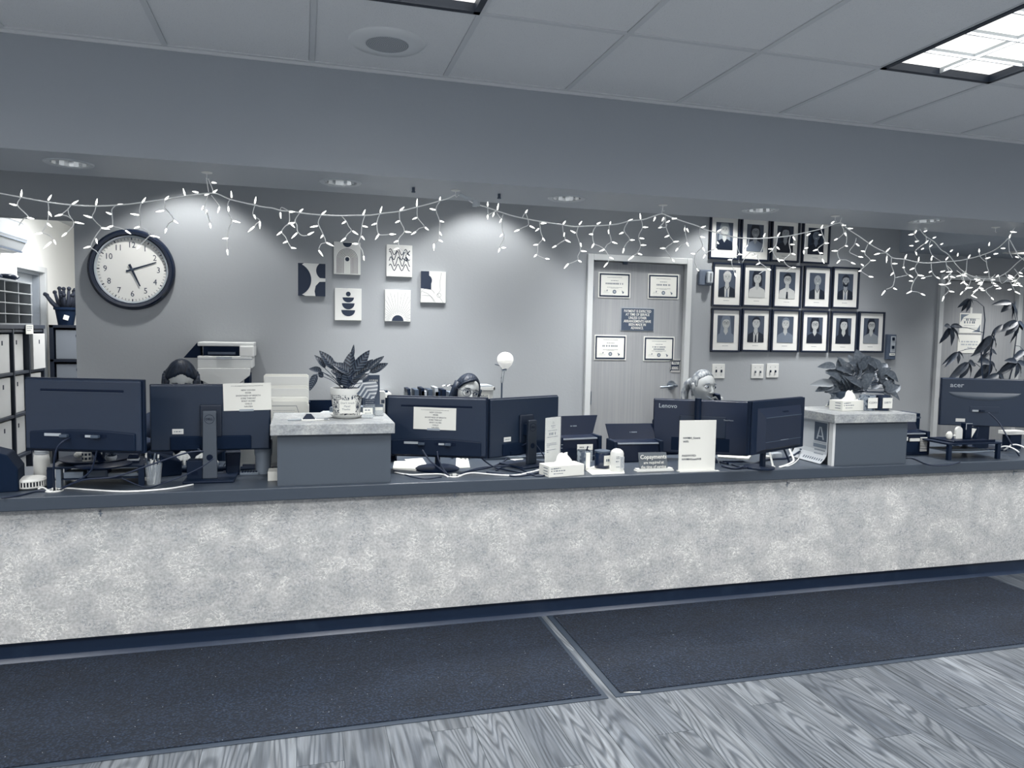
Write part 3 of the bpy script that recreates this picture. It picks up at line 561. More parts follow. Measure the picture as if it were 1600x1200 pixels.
# ================================================================ STAFF PORTRAITS
PH={'bg1':mat('photo_backdrop','#414b5b',.3),'bg2':mat('photo_backdrop_dark','#253042',.3),'sk':mat('photo_skin','#8b9094',.35),'sk2':mat('photo_skin_light','#a9acac',.35),
 'dk':mat('photo_dark','#0f1929',.35),'md':mat('photo_mid','#6a7482',.35),'lt':mat('photo_light','#b9bbba',.35),'bl':mat('photo_blond','#7b8289',.35)}
MATB=mat('portrait_mat_board','#dcdcd8',.6); FR=mat('portrait_frame','#0f1b30',.35)
def portrait(x,z,label,hair='long',hc='dk',sk='sk',top='dk',shirt=None,tie=None,glasses=False,bg='bg1',beard=False):
    t=thing('framed_portrait',label,'picture',(x,YW,z),0,'staff portraits on the wall'); w,h=.129,.169
    f=MB(); e=.014
    f.box(-w,-w+e,-.022,0,-h,h).box(w-e,w,-.022,0,-h,h).box(-w+e,w-e,-.022,0,-h,-h+e).box(-w+e,w-e,-.022,0,h-e,h); part('frame',f,FR,t,bev=.002)
    part('mat_board',B(-w+e,w-e,-.010,-.002,-h+e,h-e),MATB,t)
    pw_,p0,p1=.074,-.095,.115
    ph=part('photo',B(-pw_,pw_,-.0112,-.010,p0,p1),PH[bg],t)
    y=-.0115
    def L_(pts,k,dy,nm):
        pts=[(max(-pw_,min(pw_,q*1.22)),max(p0,min(p1-.004,.035+(z_-.03)*1.16))) for q,z_ in pts]
        part(nm,MB().poly(pts,y-dy,y-dy+.0004),PH[k] if isinstance(k,str) else k,ph)
    fz=.045
    if hair=='long': L_([(-.034,fz+.02),(-.025,fz+.05),(0,fz+.062),(.025,fz+.05),(.034,fz+.02),(.042,-.03),(.036,-.06),(-.038,-.06),(-.042,-.03)],hc,0,'hair_back')
    elif hair=='bob': L_([(-.036,fz+.02),(-.025,fz+.05),(0,fz+.06),(.025,fz+.05),(.036,fz+.02),(.036,-.005),(-.036,-.005)],hc,0,'hair_back')
    elif hair=='side': L_([(-.030,fz+.03),(-.015,fz+.055),(.02,fz+.055),(.032,fz+.02),(.03,0),(-.01,0),(-.035,-.075),(-.05,-.07),(-.034,0)],hc,0,'hair_back')
    L_([(-.012,.02),(.012,.02),(.015,-.010),(0,-.034),(-.015,-.010)],sk,.0006,'neck')
    L_([(-pw_,p0),(-pw_*.98,-.055),(-.055,-.028),(-.016,-.008),(0,-.034),(.016,-.008),(.055,-.028),(pw_*.98,-.055),(pw_,p0)],top,.0010,'clothes')
    if shirt: L_([(-.018,-.012),(0,-.04),(.018,-.012),(.016,p0),(-.016,p0)],shirt,.0014,'shirt')
    if tie: L_([(-.005,-.035),(.005,-.035),(.008,p0),(-.008,p0)],tie,.0018,'tie')
    L_(circ(0,fz+.002,.0275,20,0,360,.036),sk,.0022,'face')
    if beard: L_([(-.025,fz),(-.012,fz-.012),(.012,fz-.012),(.025,fz),(.018,fz-.032),(0,fz-.040),(-.018,fz-.032)],'dk',.0026,'beard')
    if hair!='bald':
        up=.044 if hair!='short' else .042
        L_([(-.028,fz+.004),(-.029,fz+.025),(-.016,fz+up),(.0,fz+up+.006),(.018,fz+up),(.029,fz+.025),(.028,fz+.004),(.022,fz+.024),(.004,fz+.029),(-.012,fz+.027),(-.022,fz+.02)],hc,.0030,'fringe')
    def SC_(mb): mb.v=[(q*1.22,yy,.035+(z_-.03)*1.16) for q,yy,z_ in mb.v]; return mb
    e_=MB(); e_.poly(circ(-.0105,fz+.006,.003,8,0,360,.0018),y-.0031,y-.0027); e_.poly(circ(.0105,fz+.006,.003,8,0,360,.0018),y-.0031,y-.0027); stroke(e_,[(-.016,fz+.012),(-.006,fz+.013)],.0016,y-.0031,y-.0027); stroke(e_,[(.006,fz+.013),(.016,fz+.012)],.0016,y-.0031,y-.0027)
    stroke(e_,[(.002,fz+.004),(.003,fz-.006),(-.002,fz-.007)],.001,y-.0031,y-.0027); part('eyes',SC_(e_),PH['dk'],ph)
    s_=MB(); s_.poly([(-.010,fz-.013),(0,fz-.015),(.010,fz-.013),(.006,fz-.020),(-.006,fz-.020)],y-.0032,y-.0028); part('smile',SC_(s_),PH['lt'],ph)
    if glasses:
        g_=MB(); stroke(g_,circ(-.0115,fz+.005,.0085,12,0,360)+[(-.003,fz+.005)],.0014,y-.0036,y-.0032); stroke(g_,circ(.0115,fz+.005,.0085,12,180,540)+[(.003,fz+.005)],.0014,y-.0036,y-.0032); stroke(g_,[(-.003,fz+.007),(.003,fz+.007)],.0014,y-.0036,y-.0032); part('glasses',SC_(g_),PH['dk'],ph)
    part('name_line',bars(MB(),[(-.122,-.025,.025,.0032)],-.0102),INKG,t)
    return t
def frames_row(quads):
    out=[]
    for q in quads: a=PY(q[0],q[1],YW-.012); out.append((a.x,a.z))
    return out
r1=frames_row([(1132,371),(1180,374),(1227,376),(1275,379)])
r2=frames_row([(1136,445),(1183,446),(1230,448),(1277,449),(1321,450)])
r3=frames_row([(1134,516),(1181,516),(1227,517),(1273,518),(1318,519),(1361,519)])
print('rows',r1,r2,r3)
P_=[('a woman with long blond hair, leftmost of the top row',dict(hair='long',hc='bl',sk='sk2')),
('a woman with glasses and long hair, second of the top row',dict(hair='long',hc='dk',sk='sk',top='md',glasses=True)),
('dim portrait of a dark haired woman in black, third of the top row',dict(hair='bob',hc='dk',sk='sk',bg='bg2')),
('very dim portrait of a woman with glasses, last of the top row',dict(hair='bob',hc='dk',sk='md',glasses=True,bg='bg2')),
('a white haired man in a suit, leftmost of the middle row',dict(hair='short',hc='lt',sk='sk2',top='dk',shirt='lt',tie='md')),
('a dark haired woman in a white top, second of the middle row',dict(hair='bob',hc='dk',sk='sk2',top='lt')),
('a young man in shirt and tie, third of the middle row',dict(hair='short',hc='dk',sk='sk2',top='lt',tie='dk',glasses=True)),
('a bald man in half dark jacket, fourth of the middle row',dict(hair='bald',sk='sk',top='dk',shirt='lt')),
('a bearded man in a dark suit, last of the middle row',dict(hair='short',hc='dk',sk='sk',top='dk',shirt='lt',tie='md',beard=True)),
('a woman with glasses in a grey blouse, leftmost of the bottom row',dict(hair='long',hc='md',sk='sk2',top='md',glasses=True)),
('a dark haired man in a black suit, second of the bottom row',dict(hair='short',hc='dk',sk='sk2',top='dk',shirt='lt',tie='dk')),
('a short haired person in grey, third of the bottom row',dict(hair='short',hc='md',sk='sk2',top='md')),
('a woman in a black turtleneck, fourth of the bottom row',dict(hair='bob',hc='dk',sk='sk2',top='dk',glasses=True,bg='bg1')),
('a woman with very long dark hair, fifth of the bottom row',dict(hair='long',hc='dk',sk='sk2',top='dk')),
('a woman with side swept hair, last of the bottom row',dict(hair='side',hc='dk',sk='sk2',top='bl',glasses=True))]
for (x,z),(lab,kw) in zip(r1+r2+r3,P_): portrait(x,z,'framed portrait of '+lab if not lab.startswith(('dim','very')) else 'framed '+lab,**kw)
# ================================================================ WALL DEVICES
p=PY(1100,434,YW)
t=thing('fire_alarm_strobe','wall fire alarm strobe with clear lens between door and portraits','alarm',(p.x,YW,p.z))
part('housing',B(-.055,.055,-.03,0,-.06,.06),mat('strobe_housing','#5d6776',.4),t,bev=.006); part('lens',B(-.002,.046,-.062,-.03,-.045,.045),mat('strobe_lens','#b9bfc4',.15,coat=.5),t,bev=.008); part('flash_tube',MB().cyl((.022,-.0645,-.03),(.022,-.0645,.03),.005),CHROME,t)
p=PY(1389,542,YW)
t=thing('wall_control_panel','narrow dark switch panel with white label, right of the portraits','panel',(p.x,YW,p.z))
part('housing',B(-.045,.045,-.03,0,-.105,.105),mat('panel_housing','#465264',.45),t,bev=.004); part('face_plate',B(-.012,.034,-.034,-.03,-.045,.09),LGREY,t)
part('switch',B(-.002,.018,-.042,-.034,.055,.08),NAVY,t); part('switch',B(-.002,.018,-.042,-.034,-.015,.01),NAVY,t); part('label_strip',B(-.018,.034,-.034,-.03,-.072,-.052),WHITE,t)
part('label_print',bars(MB(),[(-.062,-.012,.028,.006)],-.0342,1),INK,t)
for i,(px,py,d,k) in enumerate([(1122,580,'behind the blond woman, nearest the door','rock'),(1183,580,'left one of the two side by side','T'),(1206.5,579,'right one of the two side by side','F')]):
    p=PY(px,py,YW); t=thing('switch_plate','white double light switch plate, '+d,'switch',(p.x,YW,p.z),0,'double switch plates')
    part('plate',B(-.056,.056,-.007,0,-.057,.057),WPLAS,t,bev=.003)
    for s_ in (-.023,.023):
        part('toggle',MB().box(s_-.004,s_+.004,-.018,-.007,-.014 if i else -.008,.004 if i else .012),NAVYM if i!=1 else DGREY,t)
        part('screw',MB().cyl((s_,-.0085,.03),(s_,-.007,.03),.003,.003,8).cyl((s_,-.0085,-.03),(s_,-.007,-.03),.003,.003,8),MGREY,t)
# ================================================================ BACK ROOM FURNITURE
KAL=mat('cube_shelf_laminate','#1a2536',.5); BOXC=mat('cardboard_box_white','#c9caca',.8); HOLE=mat('finger_hole','#18253a',.9)
t=thing('cube_shelf','tall dark cube shelf filled with white boxes in the room at far left','shelf',(-2.52,7.22,0))
f=MB(); y0,y1=-1.10,.62; cell=.35; wT=.024; nrow=4; zt_=nrow*cell+wT*2+.04
for k in range(5): y=y1-k*(cell+wT)-wT; f.box(-.19,.21,y,y+wT,0,zt_)
for k in range(nrow+1): f.box(-.19,.205,y0+.08,y1-wT,k*(cell+.006),k*(cell+.006)+wT)
f.box(-.2,.215,y0,y1+.02,zt_-.035,zt_)
part('carcass',f,KAL,t,bev=.002)
t.rotation_euler=(0,0,0)
for k in range(4):
    for r in range(nrow):
        yy=y1-wT-(k+1)*(cell+wT)+wT+.015; z=r*(cell+.006)+wT+.002; pull=.04 if (k==0 and r==3) else (-.02 if k==1 else 0)
        b=thing('storage_box','white file box in the cube shelf'+(', pulled forward at the top right' if pull>0 else ', %s column from the right, %s row'%(['first','second','third','fourth'][k],['bottom','second','third','top'][r])),'box',(-2.52,7.22+yy+.155,z),0,'white boxes in the cube shelf')
        part('box_body',B(-.17+pull,.19+pull,-.155,.155,0,.315),BOXC,b,bev=.003)
        part('finger_hole',MB().add([(x,y,z_) for x,z_,y in []],[]) if False else B(.19+pull,.1915+pull,-.012,.012,.225,.262),HOLE,b,bev=.008)
ZS=zt_
t=thing('mail_sorter','grey pigeonhole mail sorter standing on the dark cube shelf','sorter',(-2.50,7.0,ZS))
f=MB(); W0,W1,hh=-.9,.62,.36
for k in range(6): y=W0+k*(W1-W0)/5; f.box(-.16,.16,y-.006,y+.006,0,hh)
f.box(-.17,.165,W0-.01,W1+.01,hh,hh+.015); f.box(-.17,.165,W0-.01,W1+.01,0,.012); part('carcass',f,mat('sorter_grey','#8d9297',.6),t); part('back_panel',B(-.17,-.16,W0,W1,0,hh),mat('sorter_back','#2c3645',.7),t)
sh=MB()
for k in (1,2,3): sh.box(-.155,.17,W0,W1,k*hh/4-.004,k*hh/4+.004)
part('shelf',sh,mat('sorter_shelf','#a5a9ac',.5),t)
t=thing('folded_cloth','dark and white patterned cloth bundle on top of the mail sorter','cloth',(-2.50,7.2,ZS+.375))
m_=MB()
for k in range(9): m_.ell((random.uniform(-.08,.1),-.6+k*.11,.03),(.1,.09,.045-.002*k),10,6)
part('cloth',m_,mat('patterned_cloth','#1b2940',.9,noise=(22,'#c9ccce',.55,.6,2)),t,smooth=True)
t=thing('shelf_label','small white label card stuck on the top edge of the cube shelf','label',(-2.30,7.42,ZS-.03)); part('card',B(0,.004,-.09,.09,-.05,.03),WHITE,t)
l_=bars(MB(),[(.015,-.07,.07,.006),(0,-.07,.06,.006),(-.018,-.07,.03,.006)],0); l_.v=[(.0046+y,x,z) for x,y,z in l_.v]; part('print',l_,INKG,t)
# wall air conditioner on the left wall of the back room
t=thing('air_conditioner','white wall mounted air conditioner high up in the room at far left','air conditioner',(-2.75,7.7,2.16))
f=MB().poly([(0,0),(0,.30),(.17,.30),(.21,.27),(.22,.12),(.17,.02),(.10,0)],-.48,.48)
part('casing',f,mat('ac_casing','#84888b',.6,noise=(900,'#6f7478',.5,.7)),t,bev=.012)
f=MB(); f.box(.218,.224,-.47,.47,.125,.132); f.box(.215,.222,-.47,.47,.10,.108); part('trim_line',f,MGREY,t); part('louvre',MB().box(.12,.195,-.42,.42,.005,.018),DGREY,t)
# dark cube unit with grey boxes and pot
t=thing('cube_shelf','black cube shelf with grey boxes beside the back room door','shelf',(-2.18,9.18,0))
f=MB(); w0,w1=-.42,.42
for x in (w0,-.012,w1-.04): f.box(x,x+.04,-.2,.19,0,1.49)
for k in range(5): f.box(w0,w1,-.2,.19,k*.365,k*.365+.03)
part('carcass',f,mat('cube_shelf_black','#0a1322',.4),t,bev=.002); part('back_panel',B(w0,w1,.17,.19,0,1.49),NAVYM,t)
for r in range(4):
    for c_ in range(2):
        x=w0+.045+c_*.40; b=thing('storage_box','grey cardboard box with a round hole in the black cube shelf, %s row %s side'%(['bottom','second','third','top'][r],['left','right'][c_]),'box',(-2.18+x+.17,9.18,r*.365+.032),0,'grey boxes in the black shelf')
        part('box_body',B(-.16,.16,-.175,.16,0,.31),mat('grey_box','#6a7078',.8),b,bev=.003); part('finger_hole',MB().poly(circ(.05,.25,.02,14),-.178,-.175),HOLE,b)
t=thing('potted_plant','small dark plant with pointed shoots in a black pot on the black cube shelf','plant',(PY(103,500,9.1).x,9.1,1.49))
part('pot',MB().lathe([(.075,0),(.10,.16),(.115,.165),(.115,.19),(.10,.19),(.098,.15),(0,.15)],20),NAVYM,t,smooth=40); part('price_tag',B(-.02,.03,-.102,-.098,.06,.11),WHITE,t,rot=(0,.3,0))
m_=MB()
for k in range(16): a=2.4*k; r=.03+.012*(k%7); e=Vector((r*2.2*math.cos(a),r*1.6*math.sin(a),.30+.1*random.random())); m_.tube([(r*.5*math.cos(a),r*.5*math.sin(a),.15),(e.x*.7,e.y*.7,.24),tuple(e)],.026,7,.014); m_.ell(tuple(e),.022,8,6)
part('shoots',m_,mat('dark_foliage','#0b1526',.8),t,smooth=True)
# ================================================================ MONITORS
def mon_frame(tl,tr,br,bl,h):
    """four measured corners and the real panel height give place, width and turn"""
    zl=F*h/(bl[1]-tl[1]); zr=F*h/(br[1]-tr[1]); a=PD(*bl,zl); b=PD(*br,zr)
    w=math.hypot(b.x-a.x,b.y-a.y); return (a+b)/2,w,math.atan2(b.y-a.y,b.x-a.x),(a.z+b.z)/2
LED=mat('screen_glow','#aebfd2',.3,emit=.5)
def monitor(label,q,h,style,group='monitors on the counter',sb=0,sz=0):
    c,w,rz,zb=mon_frame(*q,h); zb-=CT; zb=max(zb,.03)
    t=thing('computer_monitor',label,'monitor',(c.x,c.y,CT),rz,group); w/=2
    part('bezel',B(-w,w,.0,.022,zb,zb+h),NAVY,t,bev=.004)
    part('screen',B(-w+.012,w-.012,.022,.0235,zb+.02,zb+h-.012),mat('screen_'+str(style),'#30415a',.2,emit=.25),t)
    if style=='slot':
        sh=MB().poly([(-w+.006,zb+.01),(w-.006,zb+.01),(w-.006,zb+h-.006),(-w+.006,zb+h-.006)],-.016,.0); part('back_shell',sh,mat('shell_gloss','#14243a',.4),t,bev=.014,seg=3)
        part('lower_cover',MB().poly([(-w+.03,zb+.012)]+[(-w+.03+(2*w-.06)*i/10,zb+.09+.012*math.sin(math.pi*i/10)) for i in range(11)]+[(w-.03,zb+.012)],-.024,-.014),NAVY,t,bev=.006)
        part('vent_slot',MB().poly(circ(-w+.085,zb+h-.052,.0055,8,90,270)+circ(w-.085,zb+h-.052,.0055,8,-90,90),-.0172,-.015),NAVYG,t); part('slot_edge',B(-w+.085,w-.085,-.0176,-.0165,zb+h-.0595,zb+h-.0580),DGREY,t)
        part('port_row',B(-w+.10,-w+.175,-.0265,-.022,zb+.072,zb+.084),LGREY,t); part('port_tray',MB().poly(circ(-w+.27,zb+.075,.009,8,90,270)+circ(-w+.37,zb+.075,.009,8,-90,90),-.026,-.02),NAVYG,t); part('port',B(-w+.285,-w+.315,-.029,-.024,zb+.070,zb+.080),LGREY,t)
        for sx in (-w+.19,-w+.33): part('plug',B(sx-.012,sx+.022,-.045,-.024,zb+.068,zb+.082),DGREY,t,bev=.003)
        part('stand_neck',MB().cyl((0,.03+sb,sz+.012),(0,.03,zb+.03),.014,.014,12),NAVYG,t); part('stand_base',MB().lathe([(0,0),(.115,0),(.118,.006),(.108,.012),(0,.016)],32,(0,.03+sb,sz)),NAVYG,t,smooth=40)
    if style in('dell','dell_side'):
        part('back_shell',B(-w+.004,w-.004,-.012,.0,zb+.004,zb+h-.004),mat('shell_matte','#15253a',.42),t,bev=.006,seg=3)
        part('lower_housing',B(-w+.09,w-.09,-.022,-.01,zb+.006,zb+.075),NAVYM,t,bev=.008); part('mount_housing',B(-.05,.05,-.026,-.01,zb+.07,zb+h*.70),mat('shell_panel','#0f1d30',.5),t,bev=.006)
        part('serial_sticker',B(-w+.10,-w+.15,-.0132,-.012,zb+.085,zb+.110),WPLAS,t); part('sticker_print',bars(MB(),[(zb+.097,-w+.108,-w+.142,.004)],-.0133),INKG,t)
        n_=MB().poly([(-.033,.012),(.033,.012),(.030,zb+h*.62),(-.030,zb+h*.62)],-.075,-.055); nk=part('stand_neck',n_,mat('stand_grey','#444c57',.4) if style=='dell' else mat('stand_dark','#1d2735',.4),t,bev=.004)
        part('neck_arm',B(-.028,.028,-.056,-.012,zb+h*.36,zb+h*.55),NAVY,t); part('cable_hole',MB().poly(circ(0,.115,.015,20),-.0762,-.0745),NAVYG,t)
        zz=zb+h*.50; part('logo_ring',MB().poly(circ(0,zz,.0225,24),-.0758,-.075),NAVYG,t); part('logo_disc',MB().poly(circ(0,zz,.0205,24),-.0763,-.0755),n_ and MATS['stand_grey' if style=='dell' else 'stand_dark'],t)
        text('DELL',.014,NAVYG,t,(0,-.0765,zz),bold=.03,sx=1.05)
        part('stand_base',B(-.115,.115,-.13,.08,0,.012),NAVY,t,bev=.005)
        part('side_buttons',B(-.115,-.05,-.03,-.01,zb+.012,zb+.03),NAVYM,t)
    if style=='lenovo':
        part('back_shell',B(-w+.004,w-.004,-.010,.0,zb+.004,zb+h-.004),mat('shell_lenovo','#12213a',.4),t,bev=.005); part('mount_panel',B(-w+.15*w/.27,w-.13*w/.27,-.016,-.008,zb+.10,zb+h-.095),mat('shell_lenovo2','#14243a',.45),t,bev=.004)
        part('lower_cover',B(-w+.11,w-.11,-.012,-.009,zb+.02,zb+.098),NAVYM,t)
        part('stand_column',MB().cyl((-.02,-.035,.01),(-.02,-.035,zb+h+.012),.019,.019,24),NAVY,t,smooth=50); part('stand_base',B(-.12,.10,-.10,.06,0,.012),NAVY,t,bev=.005); part('arm',B(-.04,0,-.03,-.012,zb+.14,zb+.19),NAVY,t)
        text('Lenovo',.036,LGREY,t,(-w+.03,-.0105,zb+h-.042),al='LEFT',bold=.012); text('ThinkVision',.012,LGREY,t,(w-.15,-.0165,zb+h-.115),al='LEFT')
    if style=='asus':
        part('back_shell',B(-w+.002,w-.002,-.012,.0,zb+.002,zb+h-.002),NAVY,t,bev=.004)
        o=MB(); a0,a1=zb+.03,zb+h-.09; X=w-.09; x_=w-.05
        o.add([(-x_,-.011,zb+h-.04),(x_,-.011,zb+h-.04),(X,-.04,a1),(-X,-.04,a1),(-X,-.04,a0),(X,-.04,a0),(-x_,-.011,a0-.015),(x_,-.011,a0-.015)],[(0,3,2,1),(3,4,5,2),(0,6,4,3),(1,2,5,7),(4,6,7,5)]); part('rear_hump',o,mat('shell_asus','#0e1c32',.45),t)
        part('hump_edge',B(-X,X,-.042,-.039,a1-.004,a1),DGREY,t); part('hump_edge',B(-X,X,-.042,-.039,a0+.035,a0+.038),DGREY,t)
        text('ASUS',.026,NAVYG,t,(0.03,-.0275,zb+h-.066),rot=(math.radians(90-60),0,0))
        part('stand_neck',B(-.015,.015,.07,.09,.01,zb+.09),NAVY,t); part('stand_base',MB().lathe([(0,0),(.085,0),(.085,.008),(.07,.012),(0,.014)],28,(0,.10,0)),NAVY,t,smooth=40)
        part('asset_tag',B(-.03,.05,-.0415,-.039,a0+.038,a0+.039),LGREY,t)
    if style=='acer':
        part('back_shell',B(-w+.003,w-.003,-.012,.0,zb+.003,zb+h-.003),mat('shell_acer','#223044',.38),t,bev=.004)
        # shallow scooped hollow across the back
        o=MB(); n=24; z1=zb+h-.095; vs=[];fs=[]
        for j in range(7):
            for i in range(n+1):
                u=-1+2*i/n; dz=.055*math.sqrt(max(0,1-u*u)); v=j/6; vs.append((u*(w-.045),-.0125-.016*math.sin(math.pi*min(1,v*1.0))*(1-u*u)**.5*(.35+.65*v),z1-v*dz))
        for j in range(6):
            for i in range(n): fs.append((j*(n+1)+i,(j+1)*(n+1)+i,(j+1)*(n+1)+i+1,j*(n+1)+i+1))
        o.add(vs,fs); part('scoop',o,mat('shell_scoop','#4a5461',.35),t,smooth=True)
        text('acer',.044,LGREY,t,(-w+.052,-.0125,zb+h-.048),al='LEFT',bold=.015,sx=1.15)
        part('mount_plate',B(-.09,.10,-.0145,-.011,zb+.095,zb+.135),MATS['shell_acer'],t,bev=.001); part('port',B(-.075,-.035,-.018,-.012,zb+.100,zb+.112),LGREY,t); part('plug',B(-.03,.0,-.03,-.012,zb+.101,zb+.112),NAVY,t)
        part('serial_sticker',B(-w+.10,-w+.16,-.0132,-.012,zb+.028,zb+.050),WPLAS,t)
        part('stand_neck',B(-.03,.05,-.0,.05,.01,zb+.10),NAVY,t); part('stand_base',B(-.12,.14,-.06,.14,0,.014),NAVY,t,bev=.004)
    return t,w,zb,h
def notice_on(t,x0,x1,z0,z1,y,label,tilt,lines,top):
    """paper sheet taped on the back of a monitor; a thing of its own"""
    M_=t.matrix_basis if False else Matrix.Translation(t.location)@Euler(t.rotation_euler).to_matrix().to_4x4()
    p=M_@Vector(((x0+x1)/2,y,(z0+z1)/2)); n=thing('paper_notice',label,'notice',p,t.rotation_euler.z,'symptom notices taped on monitors'); n.rotation_euler=(0,tilt,t.rotation_euler.z)
    w,h=(x1-x0)/2,(z1-z0)/2; part('sheet',B(-w,w,-.0006,.0004,-h,h),WHITE,n)
    text(top,.0062,INK,n,(0,-.0009,h-.014),ext=.0001,sx=.8); text(lines,.0105,INK,n,(.004,-.0009,-.008),sp=1.28,ext=.0001,bold=.01)
    part('tape',B(-w*.35,w*.25,-.0008,.0006,-h-.004,-h+.006),mat('clear_tape','#9aa3ad',.2),n); return n
SYM='NEW COUGH\nFEVER\nSHORTNESS OF BREATH\nSORE THROAT\nBODY ACHES\nCHILLS\nNAUSEA'; TOP='IF YOU ARE EXPERIENCING ANY OF THE FOLLOWING SYMPTOMS:'
m1=monitor('large black monitor with a long slot in its back, leftmost on the counter',((38,588),(227,594),(226,710),(42,703)),.325,'slot',sb=.10,sz=.099)
m2=monitor('black monitor on a grey stand, notice taped at its upper right corner',((233,602),(423,598),(423,700),(235,708)),.325,'dell')
notice_on(m2[0],m2[1]-.218,m2[1]+.004,m2[2]+m2[3]-.128,m2[2]+m2[3]+.006,-.014,'white notice listing symptoms on the upper right of the monitor with a grey stand',-.02,SYM,TOP)
m4=monitor('black monitor with a notice taped in the middle of its slotted back',((602,616),(763,622),(761,718),(604,711)),.325,'slot')
notice_on(m4[0],-.122,.105,m4[2]+.150,m4[2]+m4[3]-.058,-.0182,'white notice listing symptoms on the middle of the monitor right of the plant podium',.012,SYM,TOP)
m5=monitor('black monitor turned to the right on a dark stand behind the leaflet sign',((764,624),(873,616),(870,703),(762,718)),.325,'dell_side')
m6=monitor('black monitor with pale maker lettering and a round column, in front of the blond woman',((1020,622),(1172,627),(1169,713),(1019,706)),.325,'lenovo')
m7=monitor('black monitor with a raised hump on its back, angled beside the right podium',((1173,627.5),(1256.5,618.7),(1252,697),(1170,713)),.29,'asus')
m8=monitor('dark monitor with a scooped band on its back, far right in front of the houseplant',((1465,591),(1602,592),(1602,667),(1467,665)),.325,'acer')
# ================================================================ COUNTER ITEMS
def at(px,py): p=PZ(px,py,CT); return (p.x,p.y,CT)
def off(p,dx,dy,dz=0): return (p[0]+dx,p[1]+dy,p[2]+dz)
def cable(name,label,pts,r,m,z0=CT,cat='cable',group=None,y=None):
    """pts: (px,py) on the counter, or (px,py,depth y) hanging above it"""
    P=[]
    for q in pts:
        p=PZ(q[0],q[1],z0+r) if len(q)==2 else PY(q[0],q[1],q[2]); 
        if p.z<z0+r: p.z=z0+r
        P.append(p)
    Q=[]
    for i in range(len(P)-1):
        a=P[max(i-1,0)];b=P[i];c=P[i+1];d=P[min(i+2,len(P)-1)]
        for k in range(4):
            s=k/4; v=.5*((2*b)+(c-a)*s+(2*a-5*b+4*c-d)*s*s+(3*b-a-3*c+d)*s**3); v.z=max(v.z,z0+r*.9); Q.append(v)
    Q.append(P[-1]); c0=Q[0].copy(); o=part(name,MB().tube([v-c0 for v in Q],r,6),m,smooth=True,loc=c0); tag(o,label,cat,group); return o
# far left: black speaker-like box
p=PZ(14,770,CT); p.x=-1.33;p.y=3.70
t=thing('desk_organizer_box','black slanted plastic box at the left end of the counter','box',(p.x,p.y+.05,CT),.15)
part('box_body',MB().poly([(-.10,0),(.115,0),(.115,.10),(.075,.165),(.0,.19),(-.10,.19)],-.06,.10),NAVYM,t,bev=.005); part('front_lip',B(-.10,.03,-.066,-.06,.01,.16),NAVY,t,bev=.002)
# round ribbed white fan/air freshener lying on the counter
q=at(43,764); t=thing('white_noise_disc','round white ribbed plastic disc device lying at the left end of the counter','device',(q[0],q[1]+.03,CT))
part('rim',MB().lathe([(0,0),(.060,.002),(.068,.008),(.068,.014)],32).lathe([(.068,.034),(.069,.038),(.062,.046),(0,.050)],32),WPLAS,t,smooth=40); part('core',MB().lathe([(.056,.01),(.056,.036)],24),NAVY,t)
f=MB()
for k in range(34): a=2*math.pi*k/34; f.box(0,0,0,0,0,0) if False else f.cyl((.066*math.cos(a),.066*math.sin(a),.012),(.066*math.cos(a),.066*math.sin(a),.036),.0032,.0032,5)
part('rib',f,WPLAS,t,kind='stuff')
# white bottle
q=at(66,752); t=thing('water_bottle','white ribbed-cap bottle standing under the leftmost monitor','bottle',q)
part('bottle_body',MB().lathe([(0,0),(.031,0),(.034,.005),(.034,.105),(.030,.125),(.026,.132),(0,.132)],24),WPLAS,t,smooth=40)
part('cap',MB().lathe([(.027,.128),(.029,.13),(.029,.136),(.027,.138),(.029,.140),(.029,.146),(.027,.149),(.027,.155),(0,.156)],24),mat('cap_grey','#a8aeb4',.4),t,smooth=30)
# riser shelf with tray (left)
rl=at(74,766); rr=at(197,763)
cx=(rl[0]+rr[0])/2+.03; cy=rl[1]+.14; t=thing('monitor_riser','black two-tier desk riser under the leftmost monitor','riser',(cx,cy+.02,CT),-.02)
w=.20; part('top_board',B(-w,w,-.13,.13,.088,.098),NAVY,t,bev=.003); part('shelf_board',B(-w+.02,w-.02,-.12,.12,.035,.041),NAVY,t)
for sx in (-w+.012,w-.012):
    for sy in (-.12,.12): part('leg',B(sx-.012,sx+.012,sy-.01,sy+.01,0,.088),NAVY,t)
part('side_stack',MB().box(-w+.035,-w+.055,-.125,-.09,.0,.085),mat('side_stack_grey','#6d7885',.6),t)
RT=CT+.098; rx,ry=cx,cy+.02
for i,(a,b,h_,c_) in enumerate(((-.14,-.06,.028,'#6b7786'),(-.045,.04,.034,'#2a3950'))):
    k=thing('card_deck','small %s box on the shelf of the left desk riser'%(['grey labelled','dark framed'][i]),'box',(rx+(a+b)/2,ry-.07,CT+.041)); ww=(b-a)/2; part('box_body',B(-ww,ww,-.04,.04,0,h_),mat('deck'+str(i),c_,.5),k,bev=.002); part('label_field',B(-ww+.01,ww-.01,-.0412,-.04,.006,h_-.006),MGREY if i==0 else DGREY,k)
k=thing('paper_pack','flat pack of papers on the counter under the left desk riser','papers',(rx+.08,ry-.04,CT+.0415)); part('sheets',B(-.08,.09,-.06,.05,0,.012),MGREY,k); part('top_sheet',B(-.075,.08,-.055,.045,.012,.014),LGREY,k)
t=thing('round_tray','black round lazy tray on the left desk riser','tray',(rx-.03,ry-.01,RT)); part('dish',MB().lathe([(0,.004),(.05,.004),(.125,.012),(.15,.022),(.153,.020),(.13,.006),(.06,0),(0,0)],36),NAVY,t,smooth=40)
